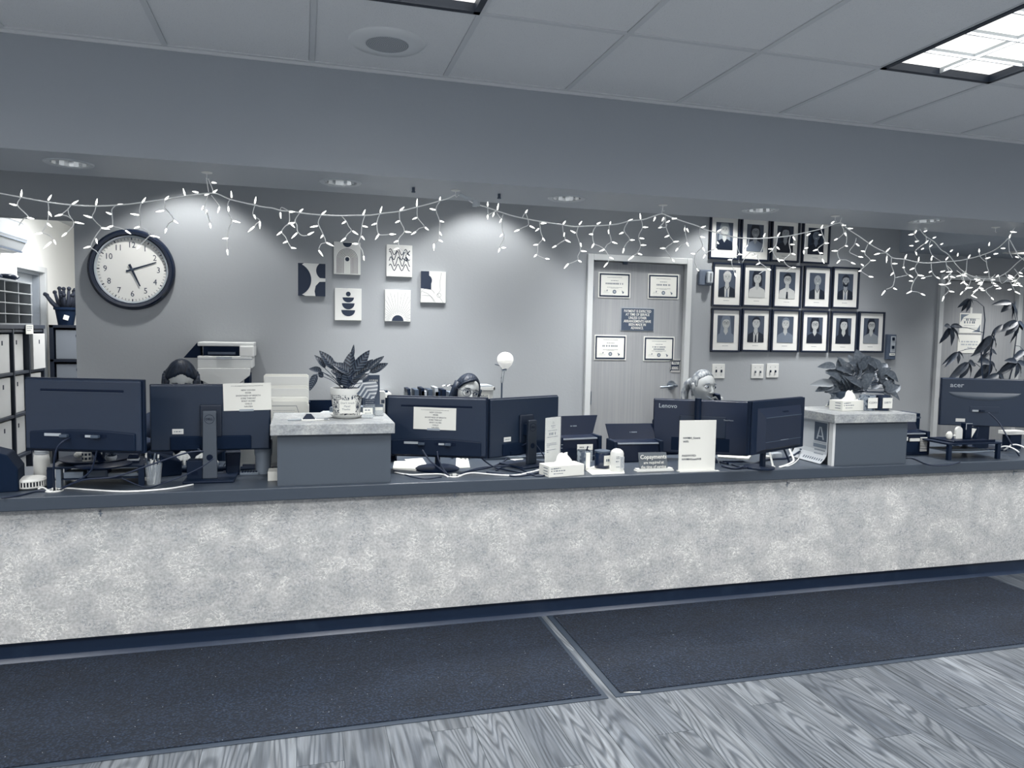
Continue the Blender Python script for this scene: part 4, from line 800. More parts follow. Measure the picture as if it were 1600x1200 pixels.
t=thing('patterned_mug','small black and white patterned cup on the round tray','cup',(rx-.055,ry-.06,RT+.0125)); part('cup_body',MB().lathe([(0,0),(.019,0),(.02,.045),(.0185,.045),(.017,.004),(0,.004)],16),WHITE,t,smooth=40)
f=MB()
for a in range(8):
    for z in (.008,.027): f.T=Matrix.Rotation(a*math.pi/4,4,'Z'); f.box(-.005,.005,-.0206,-.0195,z,z+.011)
f.T=Matrix.Identity(4); part('pattern_block',f,INK,t,kind='stuff')
for k in range(2):
    t=thing('leaning_phone','slim device with a pale edge leaning on the round tray, '+['left one','right one'][k],'phone',(rx-.02+.02*k,ry-.035,RT+.0125),0,'slim devices on the tray'); t.rotation_euler=(0,.22,0)
    part('phone_body',B(-.004,.004,-.03,.03,0,.062),NAVY,t,bev=.002); part('pale_edge',B(-.0035,.0015,-.0312,-.03,.002,.06),WPLAS,t)
t=thing('succulent_pot','small succulent in a pale round pot on the left desk riser','plant',(rx+.047,ry-.065,RT+.0125)); part('pot',MB().lathe([(0,0),(.018,0),(.024,.012),(.024,.022),(.021,.022),(.02,.016),(0,.016)],18),LGREY,t,smooth=40)
f=MB()
for k in range(22): a=2.4*k; r=.006+.0009*k; f.tube([(0,0,.018),(r*.8*math.cos(a),r*.8*math.sin(a),.036-.0004*k),(r*1.15*math.cos(a),r*1.15*math.sin(a),.044-.0009*k)],.005,5,.002)
part('leaves',f,mat('succulent_leaf','#1d2c40',.6),t,kind='stuff'); t=thing('price_sticker','white hanging tag in front of the small succulent','tag',(rx+.022,ry-.135,CT+.10)); part('card',MB().poly([(-.012,-.006),(0,-.018),(.014,-.004),(.012,.012),(0,.018),(-.012,.008)],-.001,.001),WHITE,t); part('print',MB().poly([(-.006,0),(.006,.006),(.007,.004),(-.005,-.002)],-.0013,-.001),INKG,t)
t=thing('tissue_wad','crumpled white tissue on the round tray','tissue',(rx-.10,ry+.02,RT+.016)); f=MB()
for k in range(6): f.ell((.012*math.cos(k*1.1),.01*math.sin(k*1.3),.014+.004*(k%3)),(.018,.014,.014),8,6)
part('tissue',f,WHITE,t,smooth=True)
t=thing('stapler','black stapler on the right end of the left desk riser','stapler',(rx+.135,ry-.05,RT),.1); part('base_plate',B(-.025,.03,-.03,.03,0,.008),NAVY,t,bev=.002); part('magazine',B(-.022,.028,-.022,.02,.010,.018),LGREY,t); part('head',MB().poly([(-.022,.02),(.028,.02),(.026,.038),(-.012,.042)],-.022,.02),NAVYG,t,bev=.004)
t=thing('desk_phone','dark telephone handset and cradle behind the left desk riser','phone',(rx+.22,ry+.14,CT),.3); part('cradle',MB().poly([(-.09,0),(.09,0),(.09,.07),(-.07,.12)],-.07,.09),NAVYM,t,bev=.006); part('handset',MB().tube([(-.07,-.03,.14),(-.02,-.03,.165),(.05,-.03,.15),(.08,-.03,.11)],.018,8),NAVY,t,smooth=True)
# fluffy duster/pompom
q=at(228,744); t=thing('fluffy_pompom','white fluffy duster resting above the pen cup','duster',(-.72,3.90,CT+.075)); f=MB()
random.seed(3)
for k in range(70): a=random.uniform(0,6.28); e=random.uniform(-.9,1.2); d=Vector((math.cos(a)*math.cos(e)*1.7,math.sin(a)*math.cos(e),math.sin(e)*.8)); f.tube([(0,0,0),tuple(d*.03)],.006,5,.004)
part('fluff',f,mat('fluff','#d9dad7',.95),t,kind='stuff',smooth=True); part('stick',MB().tube([(0,0,-.07),(0,0,.0),(-.01,0,.06)],.005),WPLAS,t); part('foot',MB().lathe([(0,-.075),(.03,-.075),(.03,-.068),(0,-.066)],16),WPLAS,t)
# pen cup
q=at(239,758); qx,qy=q[0],q[1]+.02; t=thing('pen_cup','clear tapered pen cup beside the left keyboard','cup',(qx,qy,CT))
GL=mat('clear_glass','#c3ccd4',.05,alpha=.28); part('cup_wall',MB().lathe([(0,0),(.030,0),(.038,.098),(.0365,.098),(.029,.003),(0,.003)],20),GL,t,smooth=40)
for k in range(8):
    a=k*.8; o=thing('pen',['grey','dark','white','dark','grey','black','pale','dark'][k]+' pen standing in the clear cup, '+['left front','right front','middle','left back','far right','centre back','right back','far left'][k],'pen',(qx+.012*math.cos(a),qy+.012*math.sin(a),CT+.004),0,'pens in the clear cup'); o.rotation_euler=(.14*math.sin(a+1),.2*math.cos(a*1.3),0)
    part('barrel',MB().cyl((0,0,0),(0,0,.105+.006*(k%4)),.0035,.0035,8),[MGREY,NAVY,WPLAS,DGREY][k%4],o); part('cap',MB().cyl((0,0,.105+.006*(k%4)),(0,0,.135+.004*(k%3)),.0045,.004,8),[NAVY,MGREY,NAVY,WPLAS][k%4],o)
# keyboards
def keyboard(label,x,y,rz,w=.2,cl=NAVYM):
    t=thing('keyboard',label,'keyboard',(x,y,CT),rz); part('case',MB().box(-w,w,-.07,.07,0,.018),cl,t,bev=.004); f=MB()
    for r in range(5):
        for c in range(15): X=-w+.012+c*(2*w-.02)/15; f.box(X,X+(2*w-.02)/15-.004,-.06+r*.024,-.06+r*.024+.019,.018,.024)
    part('keys',f,DGREY,t,kind='stuff')
keyboard('dark keyboard under the hands of the left seated woman',-.56,4.12,0); keyboard('grey keyboard behind the two middle monitors',1.20,4.22,0,cl=MGREY); keyboard('dark keyboard behind the monitor before the blond woman',2.33,4.22,0)
# dark box & little speaker by the grey stand
q=at(360,745); t=thing('desk_speaker','black slanted desk speaker right of the grey monitor stand','speaker',(q[0]+.005,q[1]+.08,CT),.1); part('cabinet',MB().poly([(-.033,.0),(.03,0),(.038,.115),(-.036,.115)],-.03,.04),NAVY,t,bev=.006); part('grille',B(-.028,.028,-.033,-.03,.045,.105),NAVYG,t); part('foot_plate',B(-.045,.05,-.04,.05,0,.01),NAVYG,t)
q=at(318,760); t=thing('desk_switch_box','small black cable box behind the grey monitor stand','box',(q[0]-.03,q[1]+.16,CT),0); part('box_body',B(-.06,.05,-.03,.04,0,.10),NAVY,t,bev=.004); part('socket',B(-.04,-.01,-.032,-.03,.03,.05),NAVYG,t)
# tumbler
q=at(411,741); t=thing('travel_tumbler','grey insulated tumbler beside the plant podium','tumbler',(q[0],q[1]+.03,CT)); part('cup_body',MB().lathe([(0,0),(.034,0),(.037,.01),(.039,.085),(.043,.10),(.045,.165),(.040,.170),(0,.170)],28),mat('tumbler_grey','#7b8591',.35),t,smooth=35); part('lid',MB().lathe([(.044,.168),(.044,.176),(.03,.180),(0,.180)],24),mat('tumbler_lid','#8d959e',.4),t,smooth=35)
# paper basket + calculator left of podium
q=at(392,736); t=thing('paper_tray','low white tray of papers left of the grey tumbler','tray',(q[0]-.01,q[1]+.10,CT)); part('tray',MB().box(-.06,.05,-.05,.10,0,.01).box(-.062,-.057,-.05,.10,0,.05).box(.047,.052,-.05,.10,0,.05),LGREY,t)
for k in range(4): part('sheet',B(-.05+.004*k,.045,.0+.02*k,.004+.02*k,.01,.10+.02*k),WHITE,t,rot=(0,0,.04*(k-2)))
q=at(388,742); t=thing('calculator','dark calculator lying before the white paper tray','calculator',(q[0]+.01,q[1]+.02,CT)); part('case',B(-.05,.04,-.025,.03,0,.012),MGREY,t,bev=.002); f=MB()
for i in range(6): f.box(-.042+i*.013,-.033+i*.013,-.02,.02,.012,.017)
part('keys',f,NAVY,t); t2=thing('marker_bundle','dark rounded objects piled on the calculator','markers',(q[0]-.0,q[1]+.035,CT+.0175)); part('marker',MB().cyl((-.04,0,.01),(.03,0,.012),.01,.01,10).cyl((-.03,.012,.022),(.03,.008,.02),.009,.009,10),NAVY,t2)
# papers stack left of podium 1 (pale strip by podium foot)
t=thing('envelope_stack','small white envelope stack against the left foot of the plant podium','envelopes',(-.135,3.80,CT)); part('envelopes',B(-.03,.03,-.05,.05,0,.045),WHITE,t,bev=.002)
# file holder behind
a=PY(411,585,4.22); b=PY(482,585,4.22); t=thing('file_rack','tiered white file rack full of folders behind the plant podium','file rack',((a.x+b.x)/2,4.22,CT)); w=(b.x-a.x)/2; ht=a.z-CT
t.rotation_euler=(0,0,-.05)
for k,(yy,hh,mm,x0_) in enumerate([(.03,ht,WHITE,0),(.015,ht-.012,WPLAS,.004),(0,ht-.06,WHITE,0),(-.015,ht-.075,WPLAS,.006),(-.04,ht-.12,WHITE,.01),(-.055,ht-.14,WHITE,.045)]): part('folder',MB().poly([(-w+x0_,.02),(w,.02),(w,hh-.008),(w-.01,hh),(-w+x0_+.01,hh),(-w+x0_,hh-.01)],yy-.004,yy+.004),mm,t)
part('holder_side',B(-w-.004,-w,-.075,.05,0,ht-.16),WPLAS,t); part('holder_side',B(w,w+.004,-.075,.05,0,ht-.16),WPLAS,t); part('holder_base',B(-w,w,-.075,.05,0,.02),WPLAS,t); part('dark_clip',B(-w+.022,-w+.034,-.064,-.060,ht-.28,ht-.15),DGREY,t)
f=MB(); stroke(f,[(-w+.05,ht-.165),(w-.06,ht-.165),(w-.045,ht-.21),(w-.025,ht-.235),(w-.025,ht-.34)],.0022,-.0605,-.0597); part('folder_edge',f,INKG,t)
part('fine_print',bars(MB(),[(ht-.19-.012*i,-w+.055,w-.07,.003) for i in range(11)],-.0595),LGREY,t); part('tab_print',bars(MB(),[(ht-.035,-.05,.04,.008)],.0255,1),INK,t)
# black letter trays behind the podium
a=PY(492,626,4.30); t=thing('letter_tray','black letter trays with papers behind the plant podium','tray',(.27,4.24,CT)); part('tray_frame',MB().box(-.24,.24,-.04,.10,0,.012).box(-.24,-.232,-.04,.10,0,a.z-CT).box(.232,.24,-.04,.10,0,a.z-CT).box(-.24,.24,.09,.10,0,a.z-CT).box(-.24,.24,-.04,.10,a.z-CT-.10,a.z-CT-.09),NAVYM,t)
part('papers',MB().polyz([(-.19,-.045),(.0,-.05),(.02,.08),(-.16,.08)],a.z-CT-.075,a.z-CT-.06),LGREY,t); part('papers',MB().polyz([(-.13,-.02),(.1,-.03),(.1,.08),(-.09,.08)],a.z-CT-.055,a.z-CT-.03),MGREY,t)
# ---- objects on the plant podium
def on1(px,py): return PZ(px,py,ZP1)
c=on1(543,655); pc=Vector((c.x,c.y+.075,ZP1))
t=thing('plant_saucer','white saucer under the patterned plant pot','saucer',pc); part('dish',MB().lathe([(0,0),(.06,0),(.066,.003),(.082,.016),(.083,.019),(.078,.018),(.062,.006),(0,.006)],36),WPLAS,t,smooth=40)
POTM=mat('pot_pattern','#d3d4d1',.3,noise=(70,'#1b2940',.515,.53,3)); POTM.node_tree.nodes['Noise Texture'].inputs['Distortion'].default_value=1.6
t=thing('calathea_plant','striped-leaf houseplant in a black and white patterned pot on the left podium','plant',(pc.x,pc.y,ZP1+.0065)); PH_=.145
part('pot',MB().lathe([(0,0),(.060,0),(.066,.01),(.078,PH_-.03)],36),POTM,t,smooth=40); part('pot_rim',MB().lathe([(.078,PH_-.032),(.0805,PH_-.02),(.081,PH_),(.074,PH_),(.073,PH_-.02),(0,PH_-.02)],36),WPLAS,t,smooth=40,label='plain white rim and dark soil')
part('soil',MB().lathe([(0,PH_-.012),(.072,PH_-.015)],24),mat('soil','#18253a',.9),t)
f=B(-.040,.038,-.0762,-.0752,.030,.100); n_=part('sticky_note',f,WHITE,t,rot=(.10,0,.0)); 
for s_,zz,xx in (('Please',.092,-.010),('Don\'t touch',.075,.0),('Plant!',.058,-.002),('Thanks',.043,-.008)): text(s_,.014,INKG,t,(xx,-.0770-zz*.1,zz),rot=(math.pi/2+.10,0,0),ext=.0002,name='handwriting')
def leafmesh(name,wid=.5,droop=.22,curl=.12,nu=3,nv=8,tip=1.0,m=None):
    vs=[];fs=[]
    for j in range(nv+1):
        v=j/nv; wv=wid*(math.sin(math.pi*min(1,v**.85))**.75)*(1-.25*v); 
        for i in range(-nu,nu+1):
            u=i/nu; vs.append((u*wv*.5,v,-droop*v*v+curl*wv*u*u+.012*math.sin(v*14)*abs(u)))
    k=2*nu+1
    for j in range(nv):
        for i in range(k-1): fs.append((j*k+i,j*k+i+1,(j+1)*k+i+1,(j+1)*k+i))
    me=bpy.data.meshes.new(name); me.from_pydata(vs,[],fs); me.materials.append(m)
    for p_ in me.polygons: p_.use_smooth=True
    return me
def striped(name,dark,light,k=46):
    M=mat(name,dark,.4); nt,b,N,L=nodes(M); tc=N('ShaderNodeTexCoord'); sp=N('ShaderNodeSeparateXYZ'); L(tc.outputs['Object'],sp.inputs[0])
    ab=N('ShaderNodeMath'); ab.operation='ABSOLUTE'; L(sp.outputs[0],ab.inputs[0]); m_=N('ShaderNodeMath'); m_.operation='MULTIPLY_ADD'; m_.inputs[1].default_value=-1.1; L(ab.outputs[0],m_.inputs[0]); L(sp.outputs[1],m_.inputs[2])
    q_=N('ShaderNodeMath'); q_.operation='MULTIPLY'; q_.inputs[1].default_value=k; L(m_.outputs[0],q_.inputs[0]); s_=N('ShaderNodeMath'); s_.operation='SINE'; L(q_.outputs[0],s_.inputs[0])
    r=N('ShaderNodeMapRange'); r.inputs[1].default_value=.0; r.inputs[2].default_value=.5; L(s_.outputs[0],r.inputs[0]); x=N('ShaderNodeMix'); x.data_type='RGBA'; x.inputs[6].default_value=S(dark); x.inputs[7].default_value=S(light); L(r.outputs[0],x.inputs[0]); L(x.outputs[2],b.inputs['Base Color']); return M
LF1=leafmesh('calathea_leaf',.42,.18,.3,m=striped('calathea_leaf_dark','#121d2e','#4a5562')); LF2=leafmesh('calathea_leaf_pale',.62,.12,.15,m=striped('calathea_leaf_pale','#414c5b','#a0a5a9',30))
def place_leaf(me,par,a,b,wid,nrm=Vector((0,-.6,.8)),name='leaf',thin=None):
    a=Vector(a);b=Vector(b); y=b-a; Ln=y.length; y.normalize(); z=(nrm-y*nrm.dot(y)); z=z.normalized() if z.length>1e-4 else y.orthogonal().normalized(); x=y.cross(z)
    o=bpy.data.objects.new(name,me); COL.objects.link(o); o.parent=par
    W_=wid/ (.5 if thin is None else thin)
    o.matrix_local=Matrix(((x.x*W_,y.x*Ln,z.x*Ln,a.x),(x.y*W_,y.y*Ln,z.y*Ln,a.y),(x.z*W_,y.z*Ln,z.z*Ln,a.z),(0,0,0,1))); return o
def plant_leaves(t,L_,Y,me,scale=1.0,stem_to=None,stem_m=None,wf=.42):
    base=Vector(t.location); st=MB(); rnd=random.Random(5)
    for q in L_:
        dy=q[5] if len(q)>5 else rnd.uniform(-.05,.05); a=PY(q[0],q[1],Y+dy*.4)-base; b=PY(q[2],q[3],Y+dy)-base
        wpx=q[4]*1.3; W_=wpx*Y/.93/F*scale; mm=me if len(q)<7 else q[6]
        place_leaf(mm,t,a,b,W_,Vector((rnd.uniform(-.4,.4),-.8,.5)),thin=wf)
        if stem_to is not None: 
            s0=Vector(stem_to)+Vector((rnd.uniform(-.02,.02),rnd.uniform(-.02,.02),0)); mid=(s0+a)/2+Vector((0,0,.01)); st.tube([s0,mid,a],.0018,5)
    if stem_to is not None: part('stem',st,stem_m,t)
CL=[(521,578,501,546,13),(508,576,493,553,9),(503,581,482,574,9),(495,584,483,610,9,-.03),(532,580,515,563,10),(547,566,554,537,5),(547,588,547,549,17,.0),(553,580,577,548,13),(565,583,584,560,10),(575,578,600,555,8),(577,583,607,566,10),(560,577,573,563,9),(545,582,520,566,13),(540,588,518,578,13),(550,592,576,572,11),(545,605,544,578,23,-.02),(560,594,576,582,11),(566,598,584,622,20,-.07,LF2),(535,602,527,582,13),(530,575,520,585,10),(556,600,540,570,14),(505,582,497,589,9)]
plant_leaves(t,CL,pc.y,LF1,stem_to=(0,0,PH_-.01),stem_m=mat('stem_dark','#233248',.6))
# flyer and card holders
q=on1(583,649); t=thing('leaflet_stand','dark leaflet with small print standing behind the striped plant','leaflet',(q.x-.005,q.y+.05,ZP1),.0); t.rotation_euler=(-.12,0,0)
tp=PY(583,586,q.y+.05).z-ZP1; part('leaflet',B(-.045,.045,-.002,.001,.004,tp),mat('leaflet_navy','#38465b',.5),t); text('ccess',.022,WHITE,t,(.012,-.0025,tp-.028),bold=.01,ext=.0002); part('fine_print',bars(MB(),[(tp-.09-.011*i,-.03,.02-.004*(i%3),.003) for i in range(9)],-.002),LGREY,t)
part('holder',MB().box(-.048,.048,-.03,-.028,0,.05).box(-.048,.048,-.03,.002,0,.004),GL,t)
q=on1(576,654); t=thing('business_card_holder','clear holder of white business cards, left one on the plant podium','card holder',(q.x,q.y+.02,ZP1),0,'business card holders'); t.rotation_euler=(-.15,0,0); part('cards',B(-.026,.022,-.006,.002,.003,.052),WHITE,t); part('holder',MB().box(-.028,.024,-.009,-.0075,0,.02).box(-.028,.024,-.009,.01,0,.003),GL,t); part('card_print',bars(MB(),[(.04,-.018,.008,.005),(.025,-.018,.014,.003)],-.006),INKG,t)
q=on1(591,651); t=thing('business_card_holder','clear holder of small dark-headed cards, right one on the plant podium','card holder',(q.x+.008,q.y+.035,ZP1),0,'business card holders'); t.rotation_euler=(-.15,0,0); part('cards',B(-.020,.018,-.006,.002,.003,.045),WHITE,t); part('card_header',B(-.022,.020,-.0065,-.006,.045,.06),DGREY,t); part('holder',MB().box(-.022,.020,-.009,-.0075,0,.03).box(-.022,.020,-.009,.01,0,.003).box(-.024,-.022,-.02,.012,0,.055).box(.02,.022,-.02,.012,0,.055),GL,t)
q=on1(602,648); t=thing('white_device','white box-shaped device at the back right of the plant podium','device',(q.x-.02,q.y+.13,ZP1)); part('case',B(-.03,.03,-.03,.03,0,.115),WPLAS,t,bev=.003); part('dark_mark',B(.008,.026,-.0312,-.03,.05,.07),DGREY,t)
# name badge cluster on podium
q=on1(483,658); t=thing('pen_chain_base','small dark pyramid pen base with pale pens on the plant podium','pen holder',(q.x,q.y+.03,ZP1)); part('base_pyramid',MB().add([(-.03,-.02,.008),(.028,-.02,.008),(.028,.02,.008),(-.03,.02,.008),(-.012,-.004,.032),(.01,-.004,.032),(.01,.008,.032),(-.012,.008,.032)],[(0,1,5,4),(1,2,6,5),(2,3,7,6),(3,0,4,7),(4,5,6,7),(3,2,1,0)]),NAVY,t); part('base_plate',B(-.036,.034,-.028,.026,0,.008),WPLAS,t,bev=.002)
t=thing('pen','white pen lying at the right of the pyramid base on the podium','pen',(q.x+.06,q.y+.01,ZP1+.004),.0,'pens on the podium'); part('barrel',MB().cyl((-.03,0,0),(.035,.004,0),.004,.004,8),WPLAS,t); part('clip',B(.01,.03,-.005,-.003,.002,.005),MGREY,t)
t=thing('pen','clear pen lying at the left of the pyramid base on the podium','pen',(q.x-.065,q.y+.03,ZP1+.004),.2,'pens on the podium'); part('barrel',MB().cyl((-.035,0,0),(.03,0,0),.004,.004,8),LGREY,t); part('tip',MB().cyl((.03,0,0),(.04,0,0),.003,.001,8),NAVY,t)
# ---- centre counter
def grommet(px,py,label):
    q=at(px,py); t=thing('cable_grommet',label,'grommet',q,0,'cable grommets'); part('ring',MB().lathe([(.024,0),(.036,0),(.036,.003),(.030,.006),(.024,.004)],24),WPLAS,t,smooth=40); part('hole',MB().lathe([(0,.001),(.025,.001)],20),NAVYG,t); part('cover',B(-.010,.010,-.002,.004,.002,.014),WPLAS,t)
grommet(85,767,'white cable grommet at the counter edge below the leftmost monitor'); grommet(710,744,'white cable grommet at the counter edge below the middle monitors')
BLK=mat('black_cable','#14223a',.5)
cable('black_cable','black cable dropping from the leftmost monitor to the grommet, left one',[(112,683,3.64),(98,690,3.60),(88,703,3.60),(84,730,3.62),(85,766)],.0042,BLK,group='black cables')
cable('black_cable','black cable curving from the leftmost monitor to the grommet, right one',[(154,684,3.60),(152,700,3.60),(147,722,3.62),(140,738,3.64),(120,752,3.66),(95,763)],.0042,BLK,group='black cables')
cable('black_cable','long black cable rising from the left grommet to the grey monitor stand',[(92,766),(130,750,3.62),(180,745,3.60),(230,728,3.58),(290,708,3.58),(318,705,3.60)],.0038,BLK,group='black cables')
cable('black_cable','thin black cable from the stand hole across to the left riser',[(334,716,3.62),(318,728,3.62),(290,742,3.62),(255,755,3.62),(228,762),(190,747,3.64)],.003,BLK,group='black cables')
cable('white_cable','white cable lying along the counter left of the grey monitor stand',[(92,765),(105,763),(150,766),(200,768),(260,764),(302,757)],.0042,WIREW,group='white cables')
cable('white_cable','white cable running from the ribbed disc to the left grommet',[(60,764),(68,762),(76,767),(82,768)],.0042,WIREW,group='white cables')
cable('black_cable','black cable trailing off the left end of the counter',[(2,778),(30,774),(55,768),(72,767)],.004,BLK,group='black cables')
cable('black_cable','grey power cord curling under the monitor with the grey stand',[(303,684,3.875),(306,696,3.86),(315,706,3.83),(330,709,3.80)],.005,DGREY,group='black cables')
for i,(pts,r,lab) in enumerate([
 ([(660,703,3.80),(672,720,3.76),(690,734,3.74),(700,742)],.004,'black cable from the notice monitor to the middle grommet, left one'),
 ([(683,705,3.78),(686,720,3.76),(695,736,3.74),(703,744)],.004,'black cable from the notice monitor to the middle grommet, right one'),
 ([(717,742),(740,735),(765,730),(785,722),(800,712),(815,697,3.95),(833,688,3.93)],.0042,'black cable looping up from the middle grommet to the dark stand hole'),
 ([(745,706,3.86),(757,720,3.86),(775,731),(800,736),(825,740),(845,738)],.0042,'black cable sagging right of the notice monitor'),
 ([(720,740),(745,732),(775,728),(810,728),(845,729)],.004,'upper cable of the tangle behind the leaflet sign'),
 ([(760,738),(780,740),(805,744),(830,741),(850,736)],.0045,'lower cable of the tangle behind the leaflet sign'),
 ([(775,735),(790,728),(812,732),(838,744),(860,740)],.004,'crossing cable of the tangle behind the leaflet sign'),
 ([(834,690,3.93),(845,705,3.92),(852,720,3.92),(848,733)],.003,'thin cable from the dark stand hole down behind the leaflet sign'),
 ([(1128,728),(1150,732),(1175,726),(1200,718),(1230,716),(1250,705,3.9)],.006,'thick black cable bundle under the angled monitor'),
 ([(1125,722),(1145,726),(1165,731),(1185,722),(1215,712)],.005,'black cable right of the white wifi sign'),
 ([(1400,716),(1425,716),(1450,726),(1480,727),(1500,722)],.004,'thin black cable in front of the right document scanner'),
 ([(1545,645,3.85),(1562,662,3.80),(1578,690,3.72),(1592,720,3.70)],.005,'black cable hanging from the far right monitor'),
 ([(615,735),(640,744),(665,748),(690,745)],.003,'thin black cable at the foot of the plant podium')]): cable('black_cable',lab,pts,r,BLK,group='black cables')
cable('white_cable','white cable along the counter left of the middle grommet',[(617,738),(640,742),(665,741),(690,741),(700,745)],.0045,WIREW,group='white cables')
cable('white_cable','white cable along the counter right of the middle grommet',[(715,745),(735,739),(765,741),(800,743),(825,739),(848,733)],.0045,WIREW,group='white cables')
cable('white_cable','white cable curling under the angled monitor',[(1232,698,3.95),(1236,708,3.9),(1240,720),(1228,727),(1218,730)],.006,WIREW,group='white cables')
cable('white_cable','thin white cable beside the right podium foot',[(1250,714),(1243,722),(1232,728),(1222,728)],.003,WIREW,group='white cables')
t=thing('adapter_plug','white power adapter lying under the angled monitor','adapter',at(1213,716),.2); part('case',B(-.05,.03,-.02,.02,0,.035),LGREY,t,bev=.006); part('cable_end',MB().lathe([(0,0),(.03,0),(.03,.02),(0,.022)],18,(-.085,0,0)),WPLAS,t)
for i,(a_,b_,m_) in enumerate((((1201,701),(1208,729),WPLAS),((1222,695),(1234,723),NAVY))):
    p0=PY(*a_,3.80); p1=PZ(*b_,CT+.004); t=thing('desk_wand','thin %s strip leaning below the angled monitor'%['white','black'][i],'strip',p1); part('strip',MB().tube([(0,0,0),tuple(p0-p1)],.006,6),m_,t); part('foot',MB().lathe([(0,-.004),(.012,-.004),(.01,.004),(0,.004)],10),m_,t)
# papers under/behind the middle monitors
def paper(label,pts,z=CT,h=.002,m=WHITE,name='paper_sheet'):
    P=[PZ(x,y,z) for x,y in pts]; c=sum(P,Vector())/len(P); c.z=z; t=thing(name,label,'paper',c,0,'loose papers on the counter'); part('sheet',MB().polyz([((p-c).x,(p-c).y) for p in P],0,h),m,t); part('under_sheet',MB().polyz([((p-c).x*.96+.003,(p-c).y*.96+.002) for p in P],-.0,h*.3),WPLAS,t); return t
paper('white papers lying at the right foot of the plant podium',[(614,733),(650,736),(655,722),(616,722)],h=.006)
paper('white paper under the round base of the notice monitor',[(632,718),(650,735),(672,734),(660,716)])
paper('white paper strip behind the middle grommet',[(712,732),(734,731),(731,716),(713,716)],h=.004)
paper('white paper behind the dark monitor stand',[(790,716),(812,722),(830,708),(800,706)])
paper('white sheets lying in front of the lotion bottle',[(914,734),(925,742),(976,740),(972,728),(930,728)],h=.003)
paper('pale sheet behind the wifi sign under the big monitor',[(1122,716),(1170,719),(1175,711),(1120,708)],h=.01)
# acrylic leaflet sign
a=PZ(848,740,CT); b=PZ(882,731,CT); rz=math.atan2(b.y-a.y,b.x-a.x); L_=(b-a).length; hh=PY(848,656,a.y).z-CT
t=thing('acrylic_sign','white printed leaflet in an upright acrylic stand behind the left tissue box','sign',((a.x+b.x)/2,(a.y+b.y)/2+.03,CT),rz*.8)
w=.062; part('leaflet',B(-w,w,-.001,.002,.004,hh),WHITE,t); part('stand',MB().box(-w-.003,w+.003,-.004,-.002,0,hh+.003).box(-w-.003,w+.003,-.004,.06,0,.003),mat('acrylic','#dfe4e8',.05,alpha=.18),t)
part('fine_print',bars(MB(),[(hh-.045,-.018,.018,.004),(hh-.055,-.012,.012,.003),(hh-.07,-.04,.035,.003),(hh-.105,-.045,.04,.004),(hh-.14,-.05,.03,.004),(hh-.148,-.05,.035,.004),(hh-.157,-.05,-.03,.004),(hh-.175,-.05,.03,.004),(hh-.185,-.05,-.03,.004)],-.0012),INKG,t)
part('heading_print',bars(MB(),[(hh-.088,-.032,.03,.014)],-.0012,1),INKG,t); f=MB(); stroke(f,circ(0,hh-.030,.006,10,200,500),.0015,-.0016,-.001); part('emblem',f,INKG,t)
def tissue_box(label,loc,rz,w,d,h):
    t=thing('tissue_box',label,'tissue box',loc,rz); part('carton',B(-w,w,-d,d,0,h),WHITE,t,bev=.002); part('opening',MB().polyz([(x,z) for x,z in circ(0,0,w*.6,18,0,360,d*.45)],h,h+.0006),LGREY,t)
    f=MB(); n=14; vs=[];fs=[]
    for j in range(6):
        v=j/5; 
        for i in range(n):
            a_=2*math.pi*i/n; rr=1+.22*math.sin(3*a_+j)+.1*math.sin(7*a_); vs.append((w*(.55-.30*v)*rr*math.cos(a_)+w*.1*v,d*(.38-.30*v)*rr*math.sin(a_),h-.004+.055*v+.008*math.sin(2*a_)*v))
    for j in range(5):
        for i in range(n): fs.append((j*n+i,j*n+(i+1)%n,(j+1)*n+(i+1)%n,(j+1)*n+i))
    fs.append(tuple(5*n+i for i in range(n))); f.add(vs,fs); part('tissue',f,mat('tissue','#f1f1ec',.9),t,smooth=True)
    part('box_print',bars(MB(),[(h*.78,-w*.75,-w*.35,.004),(h*.55,-w*.75,-w*.1,.005),(h*.30,-w*.75,-w*.2,.004)],-d),INKG,t); part('side_print',bars(MB(),[(h*.75,w*-.9,-w*.5,.004)],-d),INKG,t)
    f=MB(); 
    for zz in (h*.75,h*.5,h*.25): f.box(-w-.0005,-w,-d*.7,d*.1,zz-.002,zz+.002)
    part('end_print',f,INKG,t); part('dot',MB().poly(circ(-w*.86,h*.55,.003,10),-d-.0005,-d),INK,t); return t
q=at(875,746); tissue_box('white tissue box in front of the acrylic sign in the middle of the counter',(q[0]+.035,q[1]+.075,CT),.18,.105,.055,.058)
# jar, candle, lotion
q=at(913,734); t=thing('glass_jar','glass jar with dark pattern and white strip beside the tissue box','jar',(q[0]+.005,q[1]+.03,CT)); part('jar_glass',MB().lathe([(0,0),(.032,0),(.036,.01),(.036,.09),(.033,.1),(.035,.104),(.032,.104)],24),mat('jar_glass','#3f4a59',.2,noise=(45,'#8d959c',.45,.6)),t,smooth=40); part('paper_strip',B(.0,.024,-.0375,-.036,.005,.095),WHITE,t); part('pen',MB().cyl((0,0,.03),(.022,-.005,.125),.004,.004,8),NAVY,t)
q=at(944,733); t=thing('candle_jar','dark candle jar with a white label beside the lotion bottle','candle',(q[0]+.0,q[1]+.03,CT)); part('jar_body',MB().lathe([(0,0),(.040,0),(.042,.006),(.042,.088),(.039,.094),(.038,.09),(.038,.08),(0,.08)],28),mat('candle_glass','#15223a',.15),t,smooth=40); part('lid',MB().lathe([(.041,.088),(.044,.09),(.044,.099),(.03,.102),(0,.102)],24),DGREY,t,smooth=35)
f=MB(); vs=[];fs=[]
